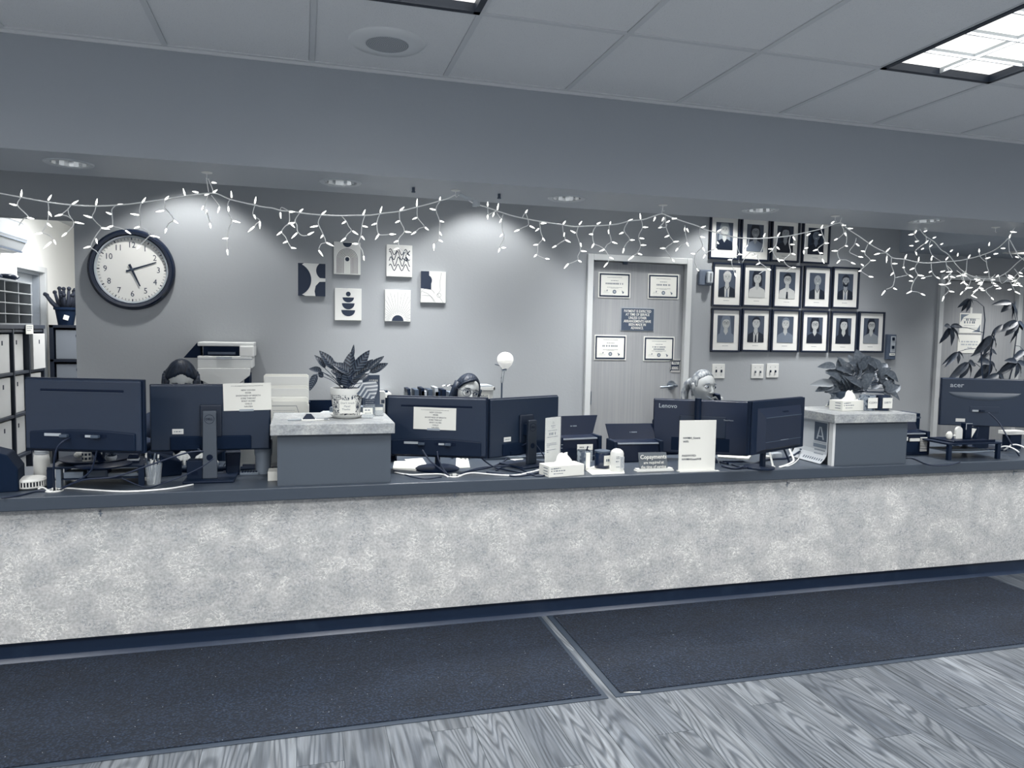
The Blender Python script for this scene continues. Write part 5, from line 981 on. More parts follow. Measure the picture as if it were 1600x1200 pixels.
for i in range(9): a_=math.radians(-100+i*9.5); vs+=[(.0428*math.cos(a_),.0428*math.sin(a_),.02),(.0428*math.cos(a_),.0428*math.sin(a_),.076)]
for i in range(8): fs.append((2*i,2*i+2,2*i+3,2*i+1))
f.add(vs,fs); part('jar_label',f,WHITE,t); part('label_print',bars(MB(),[(.05,-.004,.03,.014)],-.0432,1),INKG,t,rot=(0,0,.22))
q=at(967,738); t=thing('lotion_bottle','white rounded lotion bottle between the candle jar and the copayments sign','bottle',(q[0]+.0,q[1]+.03,CT)); part('bottle_body',MB().lathe([(0,0),(.033,0),(.036,.006),(.036,.10),(.031,.112),(.018,.122),(0,.124)],28),WPLAS,t,smooth=40); part('bottle_print',bars(MB(),[(.085-.009*i,-.02,.002-.003*(i%2),.003) for i in range(2)]+[(.06,-.022,-.005,.005),(.03,-.02,0,.003)],-.0372),INKG,t); part('label_field',B(.004,.026,-.037,-.0355,.02,.085),mat('label_grey','#b9bdbf',.6),t); part('label_text',bars(MB(),[(.078-.008*i,.006,.024,.003) for i in range(7)],-.0372),INKG,t)
# copayments sign
a=at(993,737); b=at(1056,737); cx=(a[0]+b[0])/2; cy=(a[1]+b[1])/2+.015; wd=(b[0]-a[0])/2
t=thing('copayment_sign','grey desk sign with white lettering about copayments on a white base','sign',(cx,cy,CT),0)
part('sign_base',MB().box(-wd,wd,-.014,.03,0,.008).box(-wd+.004,wd-.004,-.010,.026,.008,.016),WPLAS,t,bev=.002)
part('plate',MB().poly([(-wd*.80,.010),(wd*.72,.010),(wd*.62,.102),(-wd*.88,.104)],-.002,.003),mat('sign_grey','#5d646b',.5),t,rot=(-.05,0,0))
text('Copayments',.0315,WHITE,t,(-wd*.12,-.009,.080),bold=.02,sx=.98,rot=(math.pi/2-.05,0,0)); text('are required at\nthe time of service',.0225,WHITE,t,(-wd*.08,-.006,.037),bold=.015,sx=.87,rot=(math.pi/2-.05,0,0),sp=1.05)
# wifi sign
a=PZ(1063,739,CT); hh=PY(1090,657,a.y+.02).z-CT; b=PZ(1122,737,CT); wd=(b.x-a.x)/2-.004
t=thing('wifi_sign','tall white wifi password sign in a clear stand at the counter edge','sign',((a.x+b.x)/2,a.y+.03,CT),-.02); part('sheet',B(-wd,wd,-.002,.002,.006,hh),WHITE,t); part('stand',MB().box(-wd,wd,-.02,.02,0,.006).box(wd,wd+.02,-.02,.0,0,.003),WPLAS,t)
text('NWMH_Guests\nWIFI:',.0155,INK,t,(-wd+.022,-.0025,hh*.62),al='LEFT',bold=.02,ext=.0002,sp=1.25); text('PASSWORD:\nNWMHGuestWifi',.0155,INK,t,(-wd+.018,-.0025,hh*.275),al='LEFT',bold=.02,ext=.0002,sp=1.25)
# name cards
for (x0,y0,x1,y1,lab) in ((902,694.5,926,703,'white name card in front of the left document scanner'),(979,699.5,1010,709,'white name card in front of the right document scanner')):
    Yc=3.98; a=PY(x0,y0,Yc); b=PY(x1,y1,Yc); t=thing('name_card',lab,'card',((a.x+b.x)/2,Yc,CT),0,'name cards'); w=(b.x-a.x)/2; part('card',B(-w,w,-.001,.001,b.z-CT,a.z-CT),WHITE,t); part('card_foot',MB().box(-w,w,-.001,.04,0,.004).box(-w,w,-.001,.001,0,b.z-CT+.002),GL,t)
    zc=(a.z+b.z)/2-CT; part('card_print',bars(MB(),[(zc,-w*.7,-w*.1,.007)],-.001,1),INK,t); part('fine_print',bars(MB(),[(zc,0,w*.8,.005)],-.001,1),LGREY,t)
# document scanners
def scanner(label,x,y,rz,w,lid,hb,hl,sd=0):
    t=thing('document_scanner',label,'scanner',(x,y,CT),rz,'document scanners'); part('body',MB().add([(-w,-.06,0),(w,-.06,0),(w,.09,0),(-w,.09,0),(-w+.006,-.035,hb),(w-.006,-.035,hb),(w-.006,.07,hb+.01),(-w+.006,.07,hb+.01)],[(0,1,5,4),(1,2,6,5),(2,3,7,6),(3,0,4,7),(4,5,6,7),(3,2,1,0)]),NAVYG,t,bev=.006)
    part('side_cap',B(-w-.004,-w+.02,-.055,.085,.004,hb+.012),NAVY,t,bev=.006); part('side_cap',B(w-.02,w+.004,-.055,.085,.004,hb+.012),NAVY,t,bev=.006)
    part('feed_edge',B(-w+.024,w-.024,-.046,-.036,hb-.008,hb-.001),mat('feed_edge','#8c949d',.3),t)
    l=MB(); l.add([(-w+.004+lid[0],.045,hb+.006),(w-.006+lid[1],.045,hb+.006),(w+lid[3],.10,hb+hl),(-w+.0+lid[2],.10,hb+hl),(-w+.004+lid[0],.053,hb+.004),(w-.006+lid[1],.053,hb+.004),(w+lid[3],.108,hb+hl),(-w+lid[2],.108,hb+hl)],[(0,1,2,3),(7,6,5,4),(0,4,5,1),(1,5,6,2),(2,6,7,3),(3,7,4,0)]); part('paper_tray_lid',l,NAVYG,t,bev=.002)
    part('lid_logo',bars(MB(),[(0,-.022,.022,.007)],0,1),MGREY,t,loc=(.01,.066,hb+hl*.5),rot=(-.55,0,0)); part('buttons',bars(MB(),[(hb*.75,-w+.004,-w+.016,.003),(hb*.60,-w+.004,-w+.014,.003)],-.056),LGREY,t); part('badge',bars(MB(),[(hb*.2,w*.55,w*.85,.005)],-.062,1),MGREY,t)
    return t
scanner('black document scanner with its lid tipped sideways, left of the door foot',1.555,4.10,.12,.135,(0,0,.06,.055),.13,.115)
scanner('black document scanner with upright lid, left of the big black monitor',1.885,4.00,-.06,.150,(0,0,-.005,.0),.11,.095)
s3=scanner('black document scanner with ribbed white grille, right of the right podium',3.74,3.93,-.05,.15,(0,0,0,0),.14,.10)
for k in range(9): part('grille_slat',B(.075,.125,-.0625,-.058,.025+k*.0105,.0305+k*.0105),WPLAS,s3)
part('white_sticker',B(-.13,-.02,-.062,-.056,.095,.118),WPLAS,s3); part('white_sticker',B(-.005,.07,-.062,-.056,.09,.108),WPLAS,s3); part('socket_panel',B(-.13,.06,-.0585,-.057,.02,.085),NAVYM,s3)
q=at(1160,727); t=thing('mobile_phone','black mobile device lying right of the wifi sign','phone',(q[0]+.0,q[1]+.05,CT),-.1); part('phone_body',B(-.075,.055,-.045,.04,0,.012),NAVYG,t,bev=.003); part('rim',B(-.076,.056,-.046,-.044,0,.013),MGREY,t)
# ---- poster hanging inside the right podium
X=pod2.location.x; wL=px2_[0]-X
t=thing('curled_poster','printed poster hanging on the left side of the right podium, curling at its foot','poster',(px2_[0]+.035,3.83,CT)); Hh=ZP2-CT-.055
n=10; vs=[];fs=[]
def prof(v): # v 0 top..1 bottom ; curl outwards to -x
    z=Hh*(1-v)+.004; c_=max(0,v-.72)/.28; return (-.004-.045*c_**2, z)
for j in range(n+1):
    x_,z_=prof(j/n); vs+=[(x_,-.155,z_),(x_,.14,z_)]
for j in range(n): fs.append((2*j,2*j+1,2*j+3,2*j+2))
mm=MB(); mm.add(vs,fs); o=part('sheet',mm,mat('poster_paper','#b4b9be',.7),t); so=o.modifiers.new('thick','SOLIDIFY'); so.thickness=.0015
def onposter(mb2,name,m_,dx=-.0012):
    # flat art in (y, z) laid on the sheet: box list of (y0,y1,v0,v1)
    mm=MB()
    for (y0,y1,v0,v1) in mb2:
        k=max(1,int((v1-v0)*12)); vv=[v0+(v1-v0)*i/k for i in range(k+1)]
        vs=[];
        for v in vv: x_,z_=prof(v); vs+=[(x_+dx,y0,z_),(x_+dx,y1,z_)]
        mm.add(vs,[(2*i,2*i+1,2*i+3,2*i+2) for i in range(k)])
    part(name,mm,m_,t)
onposter([(-.145,-.035,.05,.50)],'picture_field',DGREY); onposter([(-.145,-.03,.57,.66),(-.145,-.03,.53,.54)],'band',MGREY,-.0014)
onposter([(-.135+.012*i,-.127+.012*i,.70,.735) for i in range(8)]+[(-.125+.012*i,-.118+.012*i,.79,.82) for i in range(7)],'print',INKG); onposter([(.07,.09,.05+.105*i,.09+.105*i) for i in range(9)],'side_lettering',DGREY); onposter([(-.145+.02*i,-.135+.02*i,.9,.96) for i in range(9)],'border_print',DGREY)
f=MB(); 
for s_ in (-1,1):
    f.add([(-.0062,-.09+s_*.022,Hh*.56),(-.0062,-.09+s_*.034,Hh*.56),(-.0062,-.09+s_*.010,Hh*.86),(-.0062,-.09+s_*.0,Hh*.86)],[(0,1,2,3)])
f.add([(-.0062,-.112,Hh*.62),(-.0062,-.068,Hh*.62),(-.0062,-.068,Hh*.645),(-.0062,-.112,Hh*.645)],[(0,1,2,3)]); part('big_letter_a',f,LGREY,t)
# ---- objects on the right podium
def on2(px,py): return PZ(px,py,ZP2)
q=on2(1335,642); tissue_box('white tissue box on the right podium before the leafy plant',(q.x-.0,q.y+.055,ZP2),.16,.105,.05,.062)
for (px,wr,mm,lab,cat_,s_) in ((1362,20,mat('clean_cup','#8b95a0',.3,noise=(60,'#3b4a5d',.5,.55)),'mug of pens with a note reading CLEAN on the right podium','mug','CLEAN'),(1385,20,mat('dirty_cup','#22324a',.35,noise=(40,'#0f1b30',.5,.6)),'dark mug of pens with a note reading DIRTY on the right podium','mug','DIRTY')):
    q=on2(px,642); t=thing('pen_mug',lab,cat_,(q.x+.004,q.y+.045,ZP2),0,'labelled mugs'); part('mug_body',MB().lathe([(0,0),(.040,0),(.042,.004),(.047,.092),(.044,.092),(.040,.006),(0,.006)],28),mm,t,smooth=40)
    sd=1 if s_=='DIRTY' else -1; part('handle',MB().tube([(sd*.044,0,.075),(sd*.062,0,.07),(sd*.066,0,.045),(sd*.056,0,.025),(sd*.042,0,.02)],.004,8),mm,t,smooth=True)
    n_=part('paper_note',B(-.036,.034,-.0485,-.0470,.016,.080),WHITE,t,rot=(.0,0,0)); text(s_,.017,INKG,t,(0,-.0492,.05),ext=.0002,name='handwriting',sx=1.1)
# leafy plant
LFP=leafmesh('broad_leaf',.62,.25,.25,m=mat('broad_leaf','#525b66',.6,noise=(6,'#6d757e',.4,.65))); LFP2=leafmesh('broad_leaf_pale',.62,.35,.1,m=mat('broad_leaf_light','#83898f',.5)); 
q=on2(1348,640); pcx,pcy=q.x,q.y+.20
t=thing('leafy_houseplant','bushy plant with broad grey leaves behind the tissue box on the right podium','plant',(pcx,pcy,ZP2)); part('pot',MB().lathe([(0,0),(.05,0),(.06,.08),(.063,.085),(.063,.1),(.055,.1),(.055,.085),(0,.085)],24),DGREY,t,smooth=40)
PL=[(1306,574,1281,570,13),(1318,575,1312,556,17),(1330,568,1329,552,14),(1342,568,1341,546,18),(1350,572,1354,557,14),(1356,572,1372,559,14),(1375,578,1388,566,12),(1380,582,1410,594,14),(1385,590,1404,602,13),(1372,595,1398,614,12),(1310,590,1293,595,12),(1312,608,1292,610,12),(1308,618,1296,632,12),(1318,590,1302,580,18),(1366,570,1348,573,14)]
rnd=random.Random(11); 
while len(PL)<84:
    a_=rnd.uniform(0,math.pi); rr=math.sqrt(rnd.random()); cx_=1345+46*rr*math.cos(a_); cy_=616-48*rr*math.sin(a_)
    an=math.atan2(-(cy_-625),(cx_-1345))+rnd.uniform(-.9,.9); Ln=rnd.uniform(20,29); PL.append((cx_,cy_,cx_+Ln*math.cos(an),min(cy_-Ln*math.sin(an)*.8,636),rnd.uniform(11,16),rnd.uniform(-.11,.09))+((LFP2,) if rnd.random()<.04 else ()))
plant_leaves(t,PL,pcy,LFP,stem_to=(0,0,.08),stem_m=mat('stem_grey','#4b586a',.6),wf=.62)
t=thing('small_cup_stack','small pale dish with torn tissue at the left edge of the right podium','dish',tuple(on2(1296,636)+Vector((.01,.02,0)))); part('dish',MB().lathe([(0,0),(.018,0),(.022,.008),(0,.006)],14),WPLAS,t,smooth=True); part('tissue_scrap',MB().ell((0,0,.012),(.014,.01,.012),8,6),WHITE,t,smooth=True)
# ---- right desk riser
q0=at(1505,722); t=thing('monitor_riser','black desk riser under the far right monitor','riser',(q0[0]+.17,q0[1]+.18,CT),-.03); 
part('top_board',B(-.22,.19,-.12,.15,.095,.106),NAVY,t,bev=.003); 
for sx,sy in ((-.20,-.11),(.17,-.11),(-.20,.14),(.17,.14)): part('leg',B(sx-.012,sx+.012,sy-.01,sy+.01,0,.095),NAVY,t)
part('wire_rack',MB().tube([(-.19,-.10,.05),(-.05,-.11,.045),(.15,-.10,.05)],.004).tube([(-.19,-.03,.05),(.15,-.03,.05)],.004).box(-.16,.14,-.09,.1,.042,.05),MGREY,t)
bx,by,bz=q0[0]+.17,q0[1]+.18,CT+.106
t=thing('desk_tray','flat black tray on the right desk riser','tray',(bx,by-.01,bz)); part('tray',MB().box(-.17,.15,-.10,.10,0,.008).box(-.17,.15,-.10,-.095,.008,.016),NAVYG,t,bev=.002); bz+=.0085
t=thing('crumpled_tissue','small crumpled tissue on the tray at far right','tissue',(bx-.10,by+.0,bz)); part('tissue',MB().ell((0,0,.022),(.024,.015,.026),9,7).ell((.006,0,.035),(.012,.01,.014),8,6),WHITE,t,smooth=True)
t=thing('white_card_holder','white rounded holder on the tray at far right','holder',(bx-.03,by,bz)); part('holder',MB().poly([(-.024,0),(.028,0),(.028,.055)]+circ(.002,.052,.026,8,10,170)+[(-.024,.05)],-.008,.008),WPLAS,t,bev=.002); part('lug',MB().ell((-.028,0,.02),(.008,.006,.008),8,6),WPLAS,t)
t=thing('phone_dock','black upright phone dock on the tray at far right','dock',(bx+.03,by,bz)); part('dock_body',B(-.022,.028,-.02,.02,0,.10),NAVYG,t,bev=.003); part('pale_edge',B(-.018,.028,-.022,-.019,.097,.100),LGREY,t); part('side_edge',B(-.022,-.019,-.022,-.019,.06,.10),LGREY,t)
t=thing('cut_paper_cup','white cut cone of paper beside the phone dock','cup',(bx+.075,by,bz)); part('paper',MB().poly([(-.018,.012),(-.01,0),(.03,.062),(-.018,.066)],-.01,.01),WHITE,t)
t=thing('dark_cup','dark tapered cup at the right of the tray on the right riser','cup',(bx+.115,by+.02,bz)); part('cup_body',MB().lathe([(0,0),(.02,0),(.028,.07),(.025,.07),(.018,.004),(0,.004)],16),NAVY,t,smooth=40)
t=thing('black_box_unit','black equipment box behind the right podium and scanner','device',(3.86,4.20,CT)); part('case',B(-.30,.22,-.05,.12,0,.235),NAVYM,t,bev=.004); part('top_trim',B(-.30,.22,-.055,-.05,.20,.212),DGREY,t)
for i,(q_,lab) in enumerate((((1585,1),'white coiled cable end at the far right of the counter, front one'),((1600,1),'white coiled cable end at the far right of the counter, rear one'))):
    p=PZ(q_[0]+4,717-i*3,CT); o=part('white_cable',MB().tube([(.03*math.cos(a_)*(1-.1*k),.012*k,.035+.03*math.sin(a_)) for k,a_ in enumerate([.3*j for j in range(14)])],.005,6),WIREW,loc=(p.x+.02,p.y+.03,CT),smooth=True); tag(o,lab,'cable','white cables')
t=thing('white_pad','white device edge beside the far right monitor','device',(4.70,3.99,CT+.0)); part('case',B(-.06,.1,-.03,.05,.10,.125),WPLAS,t,bev=.003); part('foot',B(-.03,.07,-.02,.04,0,.10),NAVY,t)
# ================================================================ REAR DESK ITEMS
t=thing('rear_desk','low dark desk along the back wall behind the staff','desk',(.45,4.98,0)); part('desk_top',B(-1.75,1.45,-.05,.205,.71,.74),LAM,t,bev=.003)
for x in (-1.72,-.3,1.40): part('end_panel',B(x,x+.03,-.03,.19,0,.71),PODF,t)
DT=.74
a=PY(308,600,4.90); b=PY(394,600,4.90); zt=PY(350,535,4.90).z
t=thing('multifunction_printer','beige multifunction printer behind the left seated woman','printer',((a.x+b.x)/2,5.05,DT)); w=(b.x-a.x)/2; H_=zt-DT
part('lower_body',B(-w+.03,w-.05,-.12,.12,0,H_-.20),BEIGE,t,bev=.01); part('tray_cutout',B(-w+.015,w-.02,-.10,.12,.03,H_-.20),NAVYM,t)
part('front_door',MB().poly([(-w,H_-.16),(w-.01,H_-.16),(w-.015,H_-.205),(w-.07,H_-.25),(w-.085,H_-.30),(w-.09,.05),(-w+.09,.05),(-w+.085,H_-.27),(-w+.0,H_-.225)],-.135,-.115),BEIGE,t,bev=.003)
part('middle_body',B(-w,w,-.13,.13,H_-.16,H_-.085),BEIGE,t,bev=.005); part('seam',B(-w-.0005,w+.0005,-.1305,-.10,H_-.105,H_-.102),MGREY,t)
part('output_slot',B(-w+.03,w-.07,-.10,.12,H_-.085,H_-.02),NAVYM,t); part('paper_output',B(-w+.06,w-.10,-.125,.06,H_-.075,H_-.06),DGREY,t); part('scanner_unit',B(-w-.0,w+.01,-.12,.14,H_-.025,H_),BEIGE,t,bev=.006); part('right_column',MB().box(w-.075,w+.01,-.13,.13,H_-.09,H_-.02),mat('printer_light','#dddedc',.45),t,bev=.008); part('grip_panel',B(-.05,.04,-.137,-.132,H_-.105,H_-.088),LGREY,t)
part('lower_tray',B(-w+.07,w-.08,-.14,-.115,.02,.10),mat('printer_light','#dddedc',.45),t,bev=.004); part('open_side_tray',MB().add([(-w-.09,-.05,H_-.10),(-w-.01,-.05,H_-.005),(-w+.01,-.05,H_-.005),(-w+.01,-.05,H_-.10),(-w-.09,.05,H_-.10),(-w-.01,.05,H_-.005),(-w+.01,.05,H_-.005),(-w+.01,.05,H_-.10)],[(0,3,2,1),(4,5,6,7),(0,1,5,4),(1,2,6,5),(2,3,7,6),(3,0,4,7)]),NAVYM,t,bev=.002,label='black side paper feeder')
a=PY(636,604,4.95); b=PY(706,604,4.95); t=thing('file_organizer','dark desk organizer with upright files behind the middle woman','file rack',((a.x+b.x)/2,5.03,DT)); w=(b.x-a.x)/2; hz=a.z-DT
part('rack',MB().box(-w,w,-.08,.1,0,.02).box(-w,-w+.008,-.08,.1,0,hz-.04).box(w-.008,w,-.08,.1,0,hz-.04).box(-w,w,.09,.1,0,hz-.05),GL,t)
for k in range(9): x=-w+.02+k*(2*w-.04)/8.5; part('file',B(x,x+.022+.006*(k%3),-.08,.085,.02,hz-.01-.012*(k%3)),[NAVY,DGREY,LGREY,NAVY,DGREY,NAVYM,LGREY,NAVY,MGREY][k],t,rot=(0,.05*((k%3)-1),0))
t2=thing('glasses_pile','small glittering clip on top of the file organizer','clip',((a.x+b.x)/2+w*.75,4.93,DT+hz)); part('clip',MB().tube([(-.03,0,.004),(-.01,0,.012),(0,0,.003),(.02,0,.01),(.035,0,.004)],.003),CHROME,t2); part('clip_head',MB().ell((.035,0,.006),(.008,.006,.006),8,6),NAVY,t2)
a=PY(590,615,5.0); t=thing('shelf_ledge','pale narrow shelf along the wall behind the middle monitors','shelf',(.45,5.1,DT)); part('ledge_board',B(-.25,.12,-.08,.095,a.z-DT-.03,a.z-DT),WPLAS,t,bev=.002); part('ledge_box',B(-.25,.12,-.06,.095,0,a.z-DT-.03),NAVYM,t); part('clear_tape_box',B(.03,.10,-.06,-.0,a.z-DT,a.z-DT+.02),CHROME,t,bev=.004)
a=PY(752,603,4.93); b=PY(773,603,4.93); t=thing('mail_bin','white bin with a handwritten label behind the right shoulder of the middle woman','bin',(b.x-.10,5.05,DT)); hz=a.z-DT
part('bin_body',MB().add([(-.08,-.08,0),(.085,-.08,0),(.085,.08,0),(-.08,.08,0),(-.095,-.10,hz-.02),(.095,-.10,hz-.02),(.095,.1,hz-.02),(-.095,.1,hz-.02)],[(0,1,5,4),(1,2,6,5),(2,3,7,6),(3,0,4,7),(3,2,1,0)]),WPLAS,t); part('bin_rim',MB().box(-.105,.105,-.11,-.095,hz-.03,hz-.01).box(-.105,.105,.095,.11,hz-.03,hz-.01).box(.095,.105,-.11,.11,hz-.03,hz-.01).box(-.105,-.095,-.11,.11,hz-.03,hz-.01),WPLAS,t); part('dark_lid',B(-.09,.095,-.09,.09,hz-.02,hz),LGREY,t); part('label_card',B(-.02,.07,-.102,-.10,hz-.12,hz-.045),WHITE,t,rot=(0,0,0)); text('Mail',.032,INKG,t,(.03,-.1035,hz-.075),name='handwriting')
# floor lamp
c=PY(783,561,4.93); t=thing('floor_lamp','slim floor lamp with a round white glass shade by the back wall','lamp',(c.x,4.90,0)); zc=c.z
part('pole',MB().cyl((0,0,.02),(0,0,zc-.12),.006,.006,10),DGREY,t); part('chrome_neck',MB().cyl((0,0,zc-.16),(.012,0,zc-.055),.009,.009,12),CHROME,t,smooth=50); part('knuckle',MB().cyl((-.004,-.0,zc-.07),(.026,0,zc-.062),.016,.02,14),CHROME,t); part('switch',MB().cyl((-.05,0,zc-.035),(-.01,0,zc-.045),.003,.003,6),DGREY,t)
part('lamp_base',MB().lathe([(0,0),(.12,0),(.12,.015),(.02,.025),(0,.025)],28),DGREY,t,smooth=40)
part('lamp_shade',MB().ell((.016,-.02,zc),(.056,.05,.050),24,16).lathe([(.02,-.062),(.045,-.035),(.05,-.02)],20,(.016,-.02,zc)),mat('lamp_glass','#f4f3ee',.25,emit=.35),t,smooth=True)
# ================================================================ HOUSEPLANT AT THE RIGHT
LM=leafmesh('leaflet',.36,.22,.15,m=mat('houseplant_leaf','#1b2635',.5,noise=(5,'#2e3a49',.4,.7)))
Yp=4.62; base=PY(1535,560,Yp)
t=thing('tall_houseplant','tall houseplant with fans of drooping leaves in front of the right door','plant',(base.x,Yp,0)); part('pot',MB().lathe([(0,0),(.13,0),(.16,.28),(.165,.29),(.165,.31),(.15,.31),(.148,.28),(0,.28)],28),mat('planter','#2b3a50',.5),t,smooth=40)
CLU=[((1515,467),[(1503,487),(1514,486),(1524,475),(1500,478)],8),((1485,510),[(1508,508),(1492,540),(1507,531),(1471,538),(1478,508)],11),((1496,550),[(1481,571),(1500,568),(1511,558),(1475,568)],8),((1513,566),[(1485,592),(1503,595),(1528,569),(1523,592)],14),((1547,566),[(1525,592),(1541,594),(1563,578),(1533,563)],15),((1580,473),[(1567,486),(1587,497),(1597,499),(1556,472)],12),((1590,502),[(1562,516),(1586,537),(1602,515),(1575,523),(1612,520)],15),((1549,524),[(1524,551),(1563,541),(1541,556),(1572,504),(1535,548)],11),((1589,565),[(1565,576),(1591,590),(1602,587),(1575,561),(1554,590),(1608,570)],12),((1546,546),[(1523,553),(1551,563),(1534,562),(1560,552)],11),((1560,585),[(1540,594),(1573,592),(1568,600)],12),((1600,548),[(1585,560),(1612,560),(1605,570)],12)]
tb=Vector(t.location); st=MB(); rnd=random.Random(2)
trunk=[PY(x,y,Yp)-tb for x,y in ((1537,479),(1539,500),(1537,520),(1533,545),(1534,575),(1537,600))]; lo=trunk[-1]; st.tube([(0,0,.27),(0.01,0,.7),tuple(lo)]+[tuple(v) for v in reversed(trunk[:-1])],.007,8,.0035)
trunk2=[PY(x,y,Yp+.1)-tb for x,y in ((1590,515),(1586,540),(1582,575),(1575,600))]; st.tube([(.02,.02,.27),(.09,.05,.8),tuple(trunk2[-1])]+[tuple(v) for v in reversed(trunk2[:-1])],.007,8,.003)
trunk3=[PY(x,y,Yp-.06)-tb for x,y in ((1556,515),(1549,545),(1545,590))]; st.tube([(-.02,-.02,.27),tuple(trunk3[-1])]+[tuple(v) for v in reversed(trunk3[:-1])],.006,8,.003)
allp=trunk+trunk2+trunk3
for (c_,tips,wp) in CLU:
    dy=rnd.uniform(-.10,.10); c0=PY(*c_,Yp+dy)-tb; near=min(allp,key=lambda v:(v-c0).length+(.3 if v.z>c0.z+.1 else 0)); st.tube([near,(near+c0)/2+Vector((0,0,.015)),c0],.0022,5)
    for tp in tips: b_=PY(*tp,Yp+dy+rnd.uniform(-.06,.03))-tb; place_leaf(LM,t,c0,b_,wp*Yp/.75/F,Vector((rnd.uniform(-.3,.3),-.8,.5)),name='leaflet',thin=.40)
part('trunk',st,mat('trunk','#27364c',.7),t,smooth=True)
# ================================================================ PEOPLE
SKIN=mat('skin','#a6a9a9',.5,noise=(9,'#989c9e',.4,.7)); SKIN2=mat('skin_bright','#999c9c',.55,noise=(9,'#8b8f91',.4,.7))
LIPS=mat('lips','#8f959c',.5); EYEW=mat('eye_white','#d5d8d8',.3); IRIS=mat('iris','#1c2a40',.2)
def hairmat(name,a,b,k):
    M=mat(name,a,.5,spec=.3); nt,bs,N,L=nodes(M); tc=N('ShaderNodeTexCoord'); mp=N('ShaderNodeMapping'); mp.inputs['Scale'].default_value=(1,.35,.25); w=N('ShaderNodeTexNoise'); w.inputs['Scale'].default_value=k; w.inputs['Detail'].default_value=4
    L(tc.outputs['Object'],mp.inputs[0]); L(mp.outputs[0],w.inputs['Vector']); cr=N('ShaderNodeValToRGB'); e=cr.color_ramp.elements; e[0].position=.40; e[0].color=S(a); e[1].position=.66; e[1].color=S(b); L(w.outputs[0],cr.inputs[0]); L(cr.outputs[0],bs.inputs['Base Color'])
    bu=N('ShaderNodeBump'); bu.inputs['Strength'].default_value=.6; bu.inputs['Distance'].default_value=.003; L(w.outputs[0],bu.inputs['Height']); L(bu.outputs[0],bs.inputs['Normal']); return M
HAIRD=hairmat('dark_hair','#0b1524','#1e2a3b',120); HAIRB=hairmat('blond_hair','#4f555d','#8b8f90',95)
def g(v,s): return math.exp(-(v/s)**2)
def head_vert(az,el):
    """az from the face direction, el up; returns the surface point of a head in its own frame"""
    d=Vector((math.sin(az)*math.cos(el),-math.cos(az)*math.cos(el),math.sin(el)))
    x,y,z=d.x*.073,d.y*.093,d.z*.112
    if z<0:
        t=-z/.112; x*=1-.30*t*t-.08*t; 
        if y<0: y*=1+.04*t
        else: y*=1-.55*t
    if y<0:
        y-=.004*g(x,.04)*g(z-.030,.014)                      # brow
        for s in (-1,1): y+=.011*g(x-s*.031,.016)*g(z-.006,.014); y-=.005*g(x-s*.036,.02)*g(z+.028,.02)
        y-=.007*g(x,.02)*g(z+.096,.016); y-=.006*g(x,.022)*g(z+.062,.020)     # chin, mouth
        if z>.05: y+=.010*(z-.05)/.06*g(x,.08)
    return Vector((x,y,z))
def add_head(mb):
    n,m_=48,36; vs=[head_vert(0,-math.pi/2)]; fs=[]
    for j in range(1,m_):
        el=-math.pi/2+math.pi*j/m_
        for i in range(n): vs.append(head_vert(2*math.pi*i/n,el))
    vs.append(head_vert(0,math.pi/2)); k=len(vs)-1
    for i in range(n): fs.append((0,1+(i+1)%n,1+i)); fs.append((k,1+(m_-2)*n+i,1+(m_-2)*n+(i+1)%n))
    for j in range(m_-2):
        for i in range(n): fs.append((1+j*n+i,1+j*n+(i+1)%n,1+(j+1)*n+(i+1)%n,1+(j+1)*n+i))
    mb.add(vs,fs)
    mb.cap((0,-.088,.014),(0,-.108,-.026),.0075,.0105,10); mb.ell((0,-.106,-.028),(.0125,.012,.009),10,8)
    for s in (-1,1):
        mb.ell((s*.010,-.100,-.031),(.0075,.009,.006),8,6); mb.ell((s*.074,.006,-.004),(.009,.015,.027),12,8); mb.ell((s*.079,.010,.010),(.007,.013,.013),10,8)
def add_hand(mb,wrist,fdir,nrm,side,curl=(.35,.5,.4),spread=.06,thumb=.7):
    f=Vector(fdir).normalized(); n_=Vector(nrm); n_=(n_-f*n_.dot(f)).normalized(); s=f.cross(n_)*side; w=Vector(wrist)
    for k in range(4):
        q=(k-1.5)*.021; base=w+f*(.082-.004*abs(k-1.2))+s*q*.95; mb.cap(w+f*.012+s*q*.55,base,.013,.0115,10)
        L_=(.036,.041,.038,.030)[k]; d=(f+s*(k-1.5)*spread).normalized(); p=base; a=0
        for j,(ln,r0,r1) in enumerate(((L_,.0092,.0082),(L_*.68,.0082,.0074),(L_*.56,.0074,.0062))):
            a+=curl[j]; e=p+(d*math.cos(a)-n_*math.sin(a))*ln; mb.cap(p,e,r0,r1,10); p=e
    p=w+f*.022-s*.022; d=(f*.62-s*thumb-n_*.35).normalized(); e=p+d*.040; mb.cap(p,e,.0135,.010,10); d2=(d+f*.45-n_*.2).normalized(); e2=e+d2*.030; mb.cap(e,e2,.010,.0088,10); mb.cap(e2,e2+(d2+f*.3).normalized()*.024,.0088,.007,10)
def remesh(o,v,sm=4):
    r=o.modifiers.new('remesh','REMESH'); r.mode='VOXEL'; r.voxel_size=v; r.use_smooth_shade=True
    s=o.modifiers.new('smooth','SMOOTH'); s.factor=.5; s.iterations=sm
